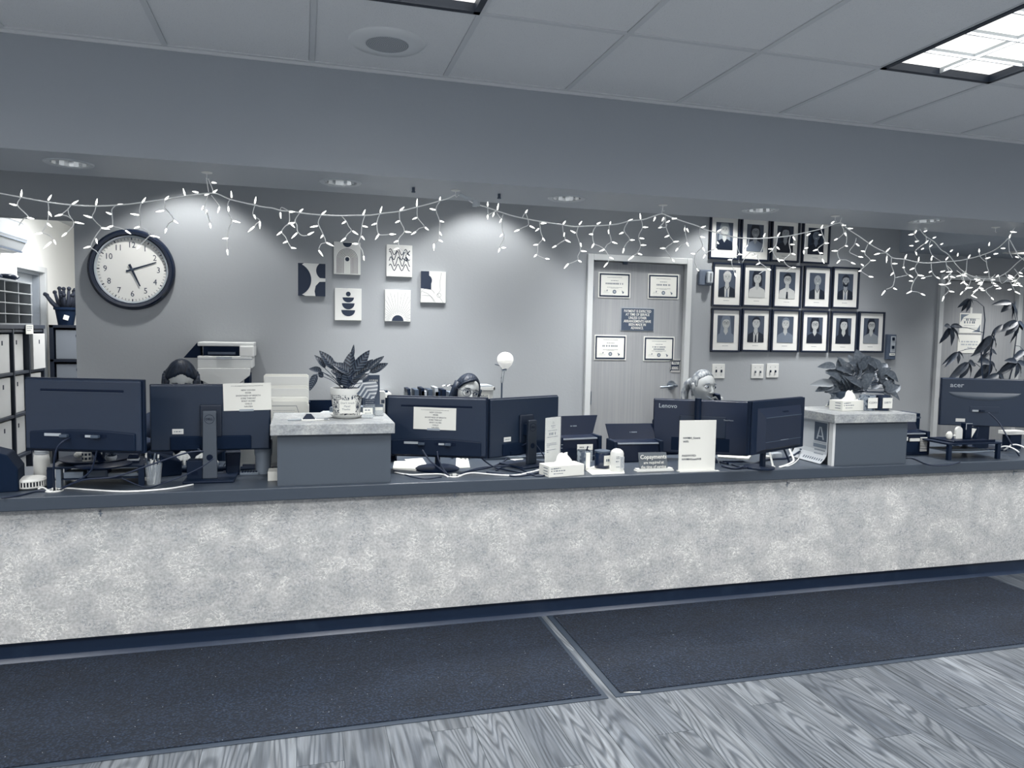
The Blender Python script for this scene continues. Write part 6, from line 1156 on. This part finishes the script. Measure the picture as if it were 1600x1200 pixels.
def hair_shell(win,thick=.014,lift=1.0,back=0):
    """closed shell following the skull outside the face opening win(az, el) -> True where skin shows"""
    n,m_=72,44; vs=[];idx={};fs=[]
    def P(az,el,o): 
        p=head_vert(az,el); d=Vector((math.sin(az)*math.cos(el),-math.cos(az)*math.cos(el),math.sin(el))); 
        if p.y>0 and p.z<0: p.y=max(p.y,.08*math.cos(az+math.pi)*1); 
        return p+d*o+Vector((0,back if d.y>0 else 0,0))
    for j in range(m_+1):
        el=-.75+(math.pi/2+.75)*j/m_
        for i in range(n):
            az=2*math.pi*i/n-math.pi
            sh_=sum(1 for q in range(8) for rr in (.12,.26) if win((az+rr*math.cos(q*.785)+math.pi)%(2*math.pi)-math.pi,el+rr*math.sin(q*.785)))/9
            idx[(i,j)]=len(vs); vs.append(P(az,el,max(.0015,(thick+.002*math.sin(az*17)*math.cos(el))*(1-min(1,sh_)))))
    N0=len(vs)
    for j in range(m_+1):
        el=-.75+(math.pi/2+.75)*j/m_
        for i in range(n): az=2*math.pi*i/n-math.pi; vs.append(P(az,el,-.012))
    keep=lambda i,j: not win(2*math.pi*(i+.5)/n-math.pi,-.75+(math.pi/2+.75)*(j+.5)/m_)
    for j in range(m_):
        for i in range(n):
            if not keep(i,j): continue
            a,b,c,d=idx[(i,j)],idx[((i+1)%n,j)],idx[((i+1)%n,j+1)],idx[(i,j+1)]
            fs.append((a,b,c,d)); fs.append((N0+d,N0+c,N0+b,N0+a))
            for (ni,nj,e0,e1) in ((i,j-1,a,b),((i+1)%n,j,b,c),(i,j+1,c,d),((i-1)%n,j,d,a)):
                if nj<0 or (nj<m_ and not keep(ni,nj)): fs.append((e1,e0,N0+e0,N0+e1))
    return vs,fs
def woman(label,px,py,Y,yaw,pitch,roll,hair,hm,skin,top_m,hands,glasses=False,gaze=0,chair_lab=''):
    hc=PY(px,py,Y); t=thing('person',label,'person',(hc.x,hc.y,0)); hz=hc.z
    Mh=Matrix.Translation((0,0,hz))@Euler((0,0,yaw)).to_matrix().to_4x4()@Euler((pitch,0,0)).to_matrix().to_4x4()@Euler((0,roll,0)).to_matrix().to_4x4()
    b=MB(); b.T=Mh; add_head(b); nk=Mh@Vector((0,.030,-.075)); b.T=Matrix.Identity(4)
    ns=Vector((0,.055,hz-.19)); b.cap(nk,ns,.048,.056,16); sh=[Vector((s*.165,.065,hz-.245)) for s in(-1,1)]
    tor=[((0,.06,hz-.26),(.125,.085,.07)),((0,.075,hz-.36),(.15,.105,.12)),((0,.09,hz-.50),(.125,.095,.12)),((0,.11,.56),(.155,.12,.11))]
    for c,r in tor: b.ell(c,r,20,12)
    b.cap(ns,sh[0],.05,.045,12); b.cap(ns,sh[1],.05,.045,12); b.cap((0,.08,hz-.4),(0,.11,.56),.11,.13,16)
    cl=MB(); 
    for c,r in tor: cl.ell(c,tuple(q+.012 for q in r),20,12)
    cl.cap((0,.08,hz-.4),(0,.11,.56),.12,.14,16); cl.cap(ns+Vector((0,.01,-.015)),sh[0],.056,.058,14); cl.cap(ns+Vector((0,.01,-.015)),sh[1],.056,.058,14)
    tr=MB(); tr.ell((0,.11,.53),(.172,.135,.09),18,10)
    for s in (-1,1):
        hip=Vector((s*.09,.08,.53)); kn=Vector((s*.11,-.34,.50)); an=Vector((s*.11,-.30,.10)); to=Vector((s*.115,-.44,.035))
        b.cap(hip,kn,.078,.052,14); b.cap(kn,an,.052,.034,14); b.cap(an+Vector((0,.02,-.055)),to,.034,.028,12)
        tr.cap(hip,kn,.09,.066,14); tr.cap(kn,an,.066,.052,14)
        elb,wr,fd,nm,cu=hands[0 if s<0 else 1]; elb,wr=Vector(elb)-Vector((hc.x,hc.y,0)),Vector(wr)-Vector((hc.x,hc.y,0)); S_=sh[0 if s<0 else 1]
        b.cap(S_,elb,.045,.036,14); b.cap(elb,wr,.036,.024,14); add_hand(b,wr,fd,nm,s,cu)
        cl.cap(S_,elb,.058,.050,14); cl.cap(elb,elb+(wr-elb)*.82,.050,.038,14)
    o=part('body',b,skin,t,smooth=True); remesh(o,.0036,3)
    o=part('top',cl,top_m,t,smooth=True); remesh(o,.010,5)
    o=part('trousers',tr,mat('trousers','#1a2840',.8),t,smooth=True); remesh(o,.011,5)
    for s in (-1,1): part('shoe',MB().cap((s*.11,-.26,.045),(s*.115,-.45,.04),.045,.036,12),NAVYM,t,smooth=True)
    # face details
    def hp(name,mb,m_): mb.v=[tuple(Mh@Vector(v)) for v in mb.v]; return part(name,mb,m_,t,smooth=True)
    for s in (-1,1):
        hp('eye',MB().ell((s*.031,-.0765,.006),(.0135,.010,.0085),14,10),EYEW); gx=s*.031+.0045*gaze
        hp('iris',MB().ell((gx,-.0858,.0055),(.0058,.0022,.0062),12,8),IRIS)
        hp('upper_lid',MB().tube([(s*.031+q*.015,-.0855+.004*q*q,.0135-.0055*q*q) for q in (-1,-.5,0,.5,1)],.0022,6),mat('lid_line','#4d5868',.6))
        hp('eyebrow',MB().tube([(s*.031+s*q*.018,-.0895+.006*(q+.2)**2,.029+.003*(1-q*q)-(.003 if q>0 else 0)) for q in (-1,-.4,.3,1)],.0028,6,.0016),mat('brow','#5b6675',.7) if hair=='pony' else HAIRD)
    hp('mouth',MB().tube([(q*.026,-.1005+.010*q*q,-.060+.0055*q*q) for q in (-1,-.5,0,.5,1)],.0022,6),mat('mouth_line','#5a6472',.6)); hp('lower_lip',MB().tube([(q*.018,-.101+.007*q*q,-.0665+.004*q*q) for q in (-1,-.5,0,.5,1)],.0042,6),LIPS)
    if glasses:
        gl=MB()
        for s in (-1,1):
            gl.tube([(s*.034+.0255*math.cos(a),-.099+.006*abs(math.cos(a))*(1 if s*math.cos(a)>0 else .2),.001+.0235*math.sin(a)) for a in [2*math.pi*k/20 for k in range(21)]],.0017,6); gl.tube([(s*.0595,-.092,.006),(s*.075,-.06,.008),(s*.08,.0,.008)],.0017,5)
        gl.tube([(-.009,-.100,.006),(0,-.103,.009),(.009,-.100,.006)],.0017,5); hp('glasses',gl,INK)
    hb=MB(); hb.T=Mh
    if hair=='part':      # long dark hair parted in the middle
        vs,fs=hair_shell(lambda az,el: abs(az)<1.12 and el<.74-.42*abs(az)**1.3 ,.011); hb.add(vs,fs)
        for s in (-1,1):
            for k in range(7): a=1.15+.28*k; x,y=math.sin(a)*.082,-math.cos(a)*.095; hb.tube([(s*x*.95,y,.035),(s*x*1.05,y*1.02,-.03),(s*x*1.02,y*.98+.01,-.10),(s*x*.95,y*.9+.03,-.19)],.022,8,.014)
    elif hair=='swept':   # side parted, falling behind the ear on her right
        vs,fs=hair_shell(lambda az,el: (-1.25<az<1.0) and el<.86-.34*abs(az-.2)**1.5,.009); hb.add(vs,fs)
        for k in range(7): a=1.5+.3*k; x,y=math.sin(a)*.080,-math.cos(a)*.097; hb.tube([(-x*.88,y*.95,.055),(-x*1.0,y,-.0),(-x*1.06,y*1.0+.01,-.08),(-x*1.02,y*.9+.02,-.2)],.020,8,.015)
        for k in range(4): a=1.25+.3*k; x,y=math.sin(a)*.080,-math.cos(a)*.095; hb.tube([(x*.95,y,.05),(x*1.0,y,-.02),(x*1.0,y+.01,-.10)],.016,8,.01)
        hb.tube([(.012,-.068,.092),(-.028,-.072,.078),(-.058,-.055,.050),(-.074,-.030,.010)],.010,8,.009)
    else:                 # blond, tied back
        vs,fs=hair_shell(lambda az,el: (abs(az)<1.22 and el<.86-.30*abs(az)**1.5) or (abs(az)<1.95 and el<-.02),.006); hb.add(vs,fs)
        hb.ell((0,.105,.01),(.03,.028,.03),12,8); hb.tube([(0,.11,.02),(-.015,.145,.0),(-.03,.15,-.06),(-.035,.13,-.14),(-.035,.12,-.22)],.034,12,.022)
    o=part('hair',hb,hm,t,smooth=True)
    s_=o.modifiers.new('smooth','SMOOTH'); s_.factor=.5; s_.iterations=2
    # office chair
    c=thing('office_chair','dark office chair under '+chair_lab,'chair',(hc.x,hc.y+.12,0),0,'office chairs behind the counter')
    part('seat',B(-.23,.23,-.24,.20,.375,.435),NAVYM,c,bev=.02); part('backrest',B(-.2,.2,.195,.235,.52,.90),NAVYM,c,bev=.018); part('back_bar',B(-.03,.03,.20,.24,.38,.56),NAVY,c); part('gas_post',MB().cyl((0,0,.08),(0,0,.38),.025),DGREY,c)
    f=MB()
    for k in range(5): a=k*2*math.pi/5+.3; f.tube([(0,0,.09),(.24*math.cos(a),.24*math.sin(a),.06)],.018,6); f.ell((.24*math.cos(a),.24*math.sin(a),.03),(.028,.028,.03),8,6)
    part('star_base',f,NAVY,c); return t
DSW=mat('dark_top','#1f2d45',.85); GSW=mat('grey_top','#5a6778',.85)
# left woman: looks down, both hands on the keyboard
h1=PY(283,593,4.56)
W1=woman('woman with long dark centre-parted hair looking down behind the two left monitors',283,593,4.56,.14,.50,.03,'part',HAIRD,SKIN,DSW,
 (((h1.x-.24,4.48,.86),(-.62,4.27,.815),(.12,-1,-.06),(0,.1,1),(.2,.35,.3)),((h1.x+.24,4.48,.86),(-.50,4.27,.815),(-.10,-1,-.06),(0,.1,1),(.2,.35,.3))),glasses=True,chair_lab='the dark haired woman on the left')
h2=PY(729,612,4.62)
W2=woman('woman with round glasses and dark side-parted hair behind the monitor with the notice',729,612,4.62,.13,.08,.27,'swept',HAIRD,SKIN2,DSW,
 (((h2.x-.24,4.52,.85),(h2.x-.10,4.33,.815),(.1,-1,-.06),(0,.1,1),(.2,.35,.3)),((h2.x+.24,4.52,.85),(h2.x+.12,4.33,.815),(-.1,-1,-.06),(0,.1,1),(.2,.35,.3))),glasses=True,gaze=.6,chair_lab='the woman with round glasses')
h3=PY(1098,604,4.52); hp_=PY(1129,626,4.40)
W3=woman('smiling woman with blond tied-back hair holding a phone to her face',1098,604,4.52,.16,.06,.06,'pony',HAIRB,SKIN2,GSW,
 (((h3.x-.24,4.42,.85),(h3.x-.10,4.25,.815),(.1,-1,-.06),(0,.1,1),(.2,.35,.3)),((h3.x+.27,4.36,.87),(hp_.x+.018,hp_.y+.01,hp_.z-.065),(-.30,.05,1),(.75,-.65,.1),(.7,1.1,.8))),gaze=1.0,chair_lab='the blond woman')
ph=hp_; t=thing('phone_handset','dark phone held in the hand of the blond woman','phone',(ph.x-.022,ph.y+.016,ph.z-.02)); t.rotation_euler=(.1,-.45,.3)
part('phone_body',B(-.007,.007,-.030,.030,-.045,.075),NAVY,t,bev=.004); part('screen',B(-.0078,-.007,-.026,.026,-.035,.065),NAVYG,t)
# ================================================================ STRING LIGHTS
YS=3.76
bulbm=MB(); bulbm.lathe([(0,0),(.0034,0),(.0044,.008),(.0046,.018),(.0028,.030),(.0010,.038),(0,.04)],8); bulbmesh=bulbm.mesh('bulb'); bulbmesh.materials.append(BULB)
for p_ in bulbmesh.polygons: p_.use_smooth=True
def spline(P,k=3):
    Q=[]
    for i in range(len(P)-1):
        a=P[max(i-1,0)];b=P[i];c=P[i+1];d=P[min(i+2,len(P)-1)]
        for j in range(k): s=j/k; Q.append(.5*((2*b)+(c-a)*s+(2*a-5*b+4*c-d)*s*s+(3*b-a-3*c+d)*s**3))
    Q.append(P[-1]); return Q
def light_string(label,main,drops,bulbs,Y,root):
    t=thing('icicle_light_string',label,'string lights',root,0,'icicle string lights'); r0=Vector(root); rnd=random.Random(len(bulbs))
    w=MB()
    if main: w.tube([v-r0 for v in spline([PY(x,y,Y) for x,y in main])],.0030,6)
    for i,d in enumerate(drops):
        dy=rnd.uniform(-.02,.02); P=[PY(x,y,Y+dy*min(1,k/2)) for k,(x,y) in enumerate(d)]; w.tube([v-r0 for v in spline(P)],.0022,5)
    part('wire',w,WIREW,t,smooth=True)
    for (x0,y0,x1,y1) in bulbs:
        a=PY(x0,y0,Y)-r0; b=PY(x1,y1,Y+rnd.uniform(-.012,.012))-r0; d=b-a; L_=min(max(d.length,.012),.045)
        o=bpy.data.objects.new('bulb',bulbmesh); COL.objects.link(o); o.parent=t; q=Vector((0,0,1)).rotation_difference(d.normalized()); s=L_/.04
        o.matrix_local=Matrix.Translation(a)@q.to_matrix().to_4x4()@Matrix.Diagonal((.86,.86,max(s,.6),1))
    return t
def unpack(s): return [[tuple(float(v) for v in p.split(',')) for p in d.split()] for d in s.strip().split(';')]
mainA=unpack("0,302 35,308.5 75,316 115,320.5 150,322 190,320 220,316.5 260,311 290,306 325,302 340,303 358,311 382,317 397,320 410,323 425,325 440,329 455,330 480,334 505,336 530,337 555,336.5 580,336 600,333 625,330 645,325 665,320 690,313 700,310 712,304")[0]
dropA=unpack("33,308 27,320 38,332 44,339 38,341 32,348 29,353;75,316 76,328 75,342 71,355 66,363 76,367 84,374;112,319 105,328 97,335 106,338 115,346 113,355 104,364;106,325 108,336 115,346;150,321 148,330 144,339 152,349 158,356 150,368 142,385 150,392 156,399;182,320 175,327 175,335 176,345 177,353 187,356 195,359;221,317 218,328 219,345 219,354 228,359 234,367;234,368 224,378 217,385;257,312 258,325 264,332 271,343 264,349 260,356;322,278 326,300;325,279 331,293 333,300;325,304 320,320 318,325;324,333 328,348;318,325 323,333;330,305 338,315 343,322;360,311 356,318 357,333 363,344 358,355 355,370;355,373 355,392;398,321 395,332 397,338 406,344 400,350 397,355;438,329 440,324 450,329;452,332 452,347 446,353 440,362 446,370 449,377 455,387;468,333 461,344 464,352 465,362 472,368 480,368;446,353 461,346;502,336 497,348 503,362 509,378 502,381 498,389;534,338 541,346 545,354 549,360 543,366 540,371;570,337 566,350 564,368 560,380 566,391 568,400;594,333 589,347 591,365 600,367 609,366;624,331 625,345 632,361 623,373 624,386 632,393 636,399;652,324 652,338 657,346 663,354 655,357 649,363;687,315 681,327 687,346 686,363 686,373 678,380")
bulbA=unpack("33,307,34,296;26,321,14,318;43,340,54,342;28,352,17,358;75,313,81,304;76,331,81,339;74,349,80,354;66,364,53,366;84,375,86,379;80,378,67,389;113,319,123,313;97,335,85,338;117,347,132,350;104,364,96,370;150,320,152,310;143,340,130,336;158,356,172,358;150,373,151,377;141,385,130,388;184,320,194,319;174,335,167,332;176,353,166,356;196,360,205,366;222,317,228,308;217,336,203,334;218,354,209,357;235,368,250,371;219,383,214,389;258,312,264,306;256,329,243,331;271,344,278,349;260,357,258,363;289,305,286,294;310,301,300,299;331,285,338,286;320,305,327,303;333,301,340,296;318,322,316,326;323,328,322,332;328,349,329,355;343,323,340,333;362,309,361,298;357,330,357,322;364,345,376,348;356,372,347,373;355,390,356,399;398,318,400,307;397,336,399,341;406,346,406,358;397,354,387,363;438,332,439,342;452,331,461,331;454,349,461,356;440,362,432,368;449,377,442,380;455,387,462,388;468,331,474,326;460,348,450,349;464,364,455,373;481,367,491,362;503,335,510,329;496,353,484,355;505,367,501,372;510,379,522,385;498,391,505,401;540,346,534,350;551,361,560,367;540,372,532,378;567,336,571,327;567,353,575,355;565,369,569,374;559,381,550,381;568,400,569,407;594,332,597,322;588,349,580,352;592,366,586,375;609,366,619,366;625,329,632,323;624,345,618,348;633,362,643,363;622,376,615,379;623,388,615,390;636,399,639,405;651,322,652,310;651,340,644,343;664,355,670,360;650,362,642,367;687,313,688,309;680,328,671,326;687,345,694,347;686,362,688,365;678,381,678,392;686,375,690,377")
bulbA=[d[0] for d in bulbA]
mainB=unpack("716,305 727,309 740,318 758,323 778,330 800,337 818,341 845,346 878,351 897,354 922,353 945,352 965,350 985,345 1005,343 1020,338 1034,334 1045,338 1065,345 1090,353 1100,358 1130,366 1150,371 1180,373 1210,371 1230,369 1255,364 1285,357 1312,348 1325,358 1345,371 1365,385 1385,395 1395,403 1413,405 1430,409 1450,411 1475,409 1500,407 1530,400 1555,390 1570,378 1576,373 1585,388 1592,400 1605,410")[0]
dropB=unpack("762,321 763,335 770,332 777,328;776,330 765,334;786,335 784,342;776,332 782,341;784,342 785,360 787,365 788,372 782,385 787,387;816,341 821,333 826,350 818,355 812,358;843,347 845,362 848,373 841,382 840,393 839,398 846,402 852,404;879,352 880,362 883,374 876,379 870,383;904,353 901,365 905,378 907,391 903,400 903,406 895,410 889,412;932,352 926,364 928,380 936,384 944,389 949,396 952,402 950,411;952,351 952,362 955,377 949,382 945,388;981,347 975,360 984,373 979,380 975,387;1002,343 1004,355 999,365 998,372 1001,384 996,395 990,399;1034,334 1036,320;1040,338 1036,349 1030,355 1040,355 1042,350;1040,340 1041,355 1047,370 1052,378 1040,388 1045,398 1050,406;1070,352 1071,365 1073,378 1064,383 1059,388;1094,356 1093,370 1098,385 1087,397 1086,410 1090,418 1092,423;1121,362 1120,375 1118,388 1107,393 1102,399;1145,371 1150,378 1153,390 1155,397 1146,403 1143,408 1145,418 1148,427;1170,373 1168,382 1163,388;1193,372 1192,385 1188,395 1184,400 1187,410 1195,416 1198,420 1192,424 1186,428;1160,410 1166,400 1175,394 1182,400;1215,370 1213,382 1207,391 1211,400 1216,407;1235,369 1233,380 1235,396 1225,406 1230,415 1236,418 1228,424;1207,391 1202,395;1259,366 1258,380 1256,392;1283,359 1287,372 1289,379 1278,388 1280,395 1285,404;1312,348 1315,340;1314,350 1319,362 1313,370 1307,374;1321,360 1323,370 1321,383 1309,392 1312,405 1322,406 1330,410;1338,372 1335,382 1327,393 1335,398 1341,401;1356,382 1352,392 1352,398 1360,407 1349,418 1345,423 1353,429 1358,432;1385,395 1374,396;1386,396 1386,405;1393,403 1393,415 1398,430 1397,440 1394,448 1385,452;1398,434 1408,432 1417,430;1413,405 1412,418 1416,427 1421,430;1435,409 1430,417 1431,424 1434,430 1427,441 1424,454 1433,456 1439,459;1455,409 1456,423 1460,430 1464,434;1445,433 1456,431;1478,408 1480,418 1487,432 1480,443 1476,445 1483,453 1475,462;1511,406 1510,420 1510,430 1517,437 1524,437;1517,437 1512,450 1504,456;1540,398 1542,415 1545,425 1546,435 1552,446 1540,453 1548,464;1530,395 1533,403 1542,410;1576,375 1577,392 1582,403;1560,430 1565,443 1577,434;1576,373 1588,350")
bulbB=[d[0] for d in unpack("762,322,762,317;762,336,762,343;777,328,779,317;772,333,770,338;784,342,781,347;785,366,781,370;784,387,790,387;781,388,779,393;821,333,824,328;828,353,836,357;811,359,803,362;845,349,854,349;842,357,837,361;848,372,851,376;840,382,833,383;838,398,834,402;853,404,859,405;880,350,884,345;882,364,881,368;884,375,892,379;869,384,863,387;905,351,909,346;899,364,891,360;907,380,908,384;908,392,917,393;904,407,909,410;888,412,881,420;933,350,939,347;926,366,920,366;928,381,924,388;944,390,936,393;953,402,959,405;949,411,943,418;953,350,954,347;951,359,951,363;957,378,965,381;981,346,989,342;974,363,967,366;985,375,990,375;975,388,973,396;1001,342,1000,333;1005,355,1013,355;1000,372,1007,373;1002,383,1010,383;997,396,1003,398;990,400,981,407;1024,339,1021,346;1037,340,1034,346;1046,345,1041,348;1050,342,1058,341;1045,368,1038,371;1053,378,1061,377;1039,388,1031,388;1050,405,1054,409;1034,355,1029,356;1070,356,1070,360;1073,357,1075,361;1073,379,1075,383;1059,388,1056,392;1095,356,1103,353;1095,370,1102,371;1098,387,1101,392;1086,397,1081,396;1092,423,1090,421;1121,362,1127,358;1120,378,1123,381;1118,388,1122,393;1102,398,1099,403;1150,378,1148,382;1154,397,1160,398;1143,406,1137,406;1148,427,1150,432;1168,383,1163,388;1193,370,1195,366;1182,399,1178,401;1187,411,1181,414;1200,420,1205,422;1215,369,1219,363;1214,386,1218,390;1207,389,1200,389;1215,404,1218,409;1239,370,1243,376;1235,382,1241,382;1237,396,1243,398;1224,407,1216,406;1237,418,1243,418;1261,368,1264,366;1258,388,1263,387;1256,391,1256,395;1283,357,1286,351;1283,367,1279,367;1289,380,1294,380;1277,390,1270,392;1281,395,1286,396;1285,405,1288,412;1299,349,1302,347;1316,352,1322,352;1325,357,1333,357;1308,373,1303,376;1320,364,1322,368;1321,384,1325,385;1308,392,1299,392;1312,407,1307,412;1330,410,1337,413;1338,381,1343,385;1342,401,1349,402;1358,381,1364,375;1351,393,1345,392;1361,407,1369,407;1345,423,1341,424;1358,432,1365,433;1349,415,1346,413;1385,393,1391,387;1374,396,1361,399;1386,400,1385,411;1395,412,1404,412;1396,426,1394,428;1396,450,1400,452;1383,454,1377,462;1414,404,1417,397;1413,418,1411,418;1421,430,1427,434;1435,408,1436,401;1428,419,1421,422;1435,430,1444,431;1426,439,1423,439;1424,455,1416,459;1440,459,1446,462;1455,407,1456,401;1455,424,1451,426;1464,433,1469,436;1445,434,1439,435;1478,406,1482,401;1485,432,1493,434;1475,445,1466,444;1484,455,1494,457;1475,463,1472,471;1470,425,1477,423;1513,403,1516,398;1510,427,1504,430;1523,436,1531,438;1512,449,1508,452;1504,456,1500,461;1545,384,1546,380;1543,425,1537,426;1554,446,1560,447;1538,454,1532,453;1549,465,1552,468;1530,394,1530,390;1540,404,1548,402;1553,397,1560,396;1570,388,1563,388;1577,372,1579,366;1587,401,1592,403;1576,430,1584,433;1580,452,1574,453;1592,445,1598,448;1560,430,1556,433;1579,362,1590,363")]
A=light_string('white icicle string lights looping from the left edge to the plugs above the canvases',mainA,dropA,bulbA,YS,tuple(PY(325,302,YS)))
Bs=light_string('white icicle string lights looping from the plugs across door and portraits to the right edge',mainB,dropB,bulbB,YS,tuple(PY(1034,334,YS)))
pl=PY(727,308,YS)-Vector(A.location); part('plug',MB().tube([pl+Vector((-.03,0,.012)),pl+Vector((.03,0,-.012))],.012,8,.009),mat('clear_plug','#aab1b7',.3),A)
pl=PY(744,318,YS)-Vector(Bs.location); part('plug',MB().box(pl.x-.018,pl.x+.004,pl.y-.01,pl.y+.01,pl.z-.016,pl.z+.016).box(pl.x+.006,pl.x+.018,pl.y-.008,pl.y+.008,pl.z-.012,pl.z+.01),MATS['clear_plug'],Bs)
# third string, further back at the right
rnd=random.Random(21); mC=[(1433,352),(1445,368),(1460,378),(1470,390),(1482,398),(1500,420),(1520,432),(1545,436),(1570,428),(1590,410),(1604,400)]
dC=[[(1433,355),(1426,366)],[(1446,366),(1447,378),(1438,385),(1430,392),(1431,396)],[(1430,358),(1429,368),(1436,378)],[(1455,375),(1452,384),(1456,398),(1470,408)]]
bC=[(1427,366,1419,367),(1432,360,1430,364),(1444,362,1449,360),(1458,372,1463,370),(1446,380,1449,377),(1470,382,1474,380),(1452,386,1456,383),(1443,388,1441,389),(1430,378,1433,377),(1431,394,1432,397),(1427,384,1424,384),(1485,393,1489,390),(1496,400,1497,396),(1456,401,1459,400)]
for x0 in range(1480,1606,15):
    y=418+14*math.sin((x0-1478)/128*math.pi)+rnd.uniform(-5,5); d=[(x0,y)]; xx=x0
    for k in range(rnd.choice((2,3,3))): xx+=rnd.choice((-1,1))*rnd.uniform(4,10); y+=rnd.uniform(6,12); d.append((xx,y)); bC.append((xx,y,xx+rnd.choice((-1,1))*rnd.uniform(7,10),y+rnd.uniform(-2,5)))
    dC.append(d)
light_string('white icicle string lights bunched further back above the right door',mC,dC,bC,4.05,tuple(PY(1470,390,4.05)))
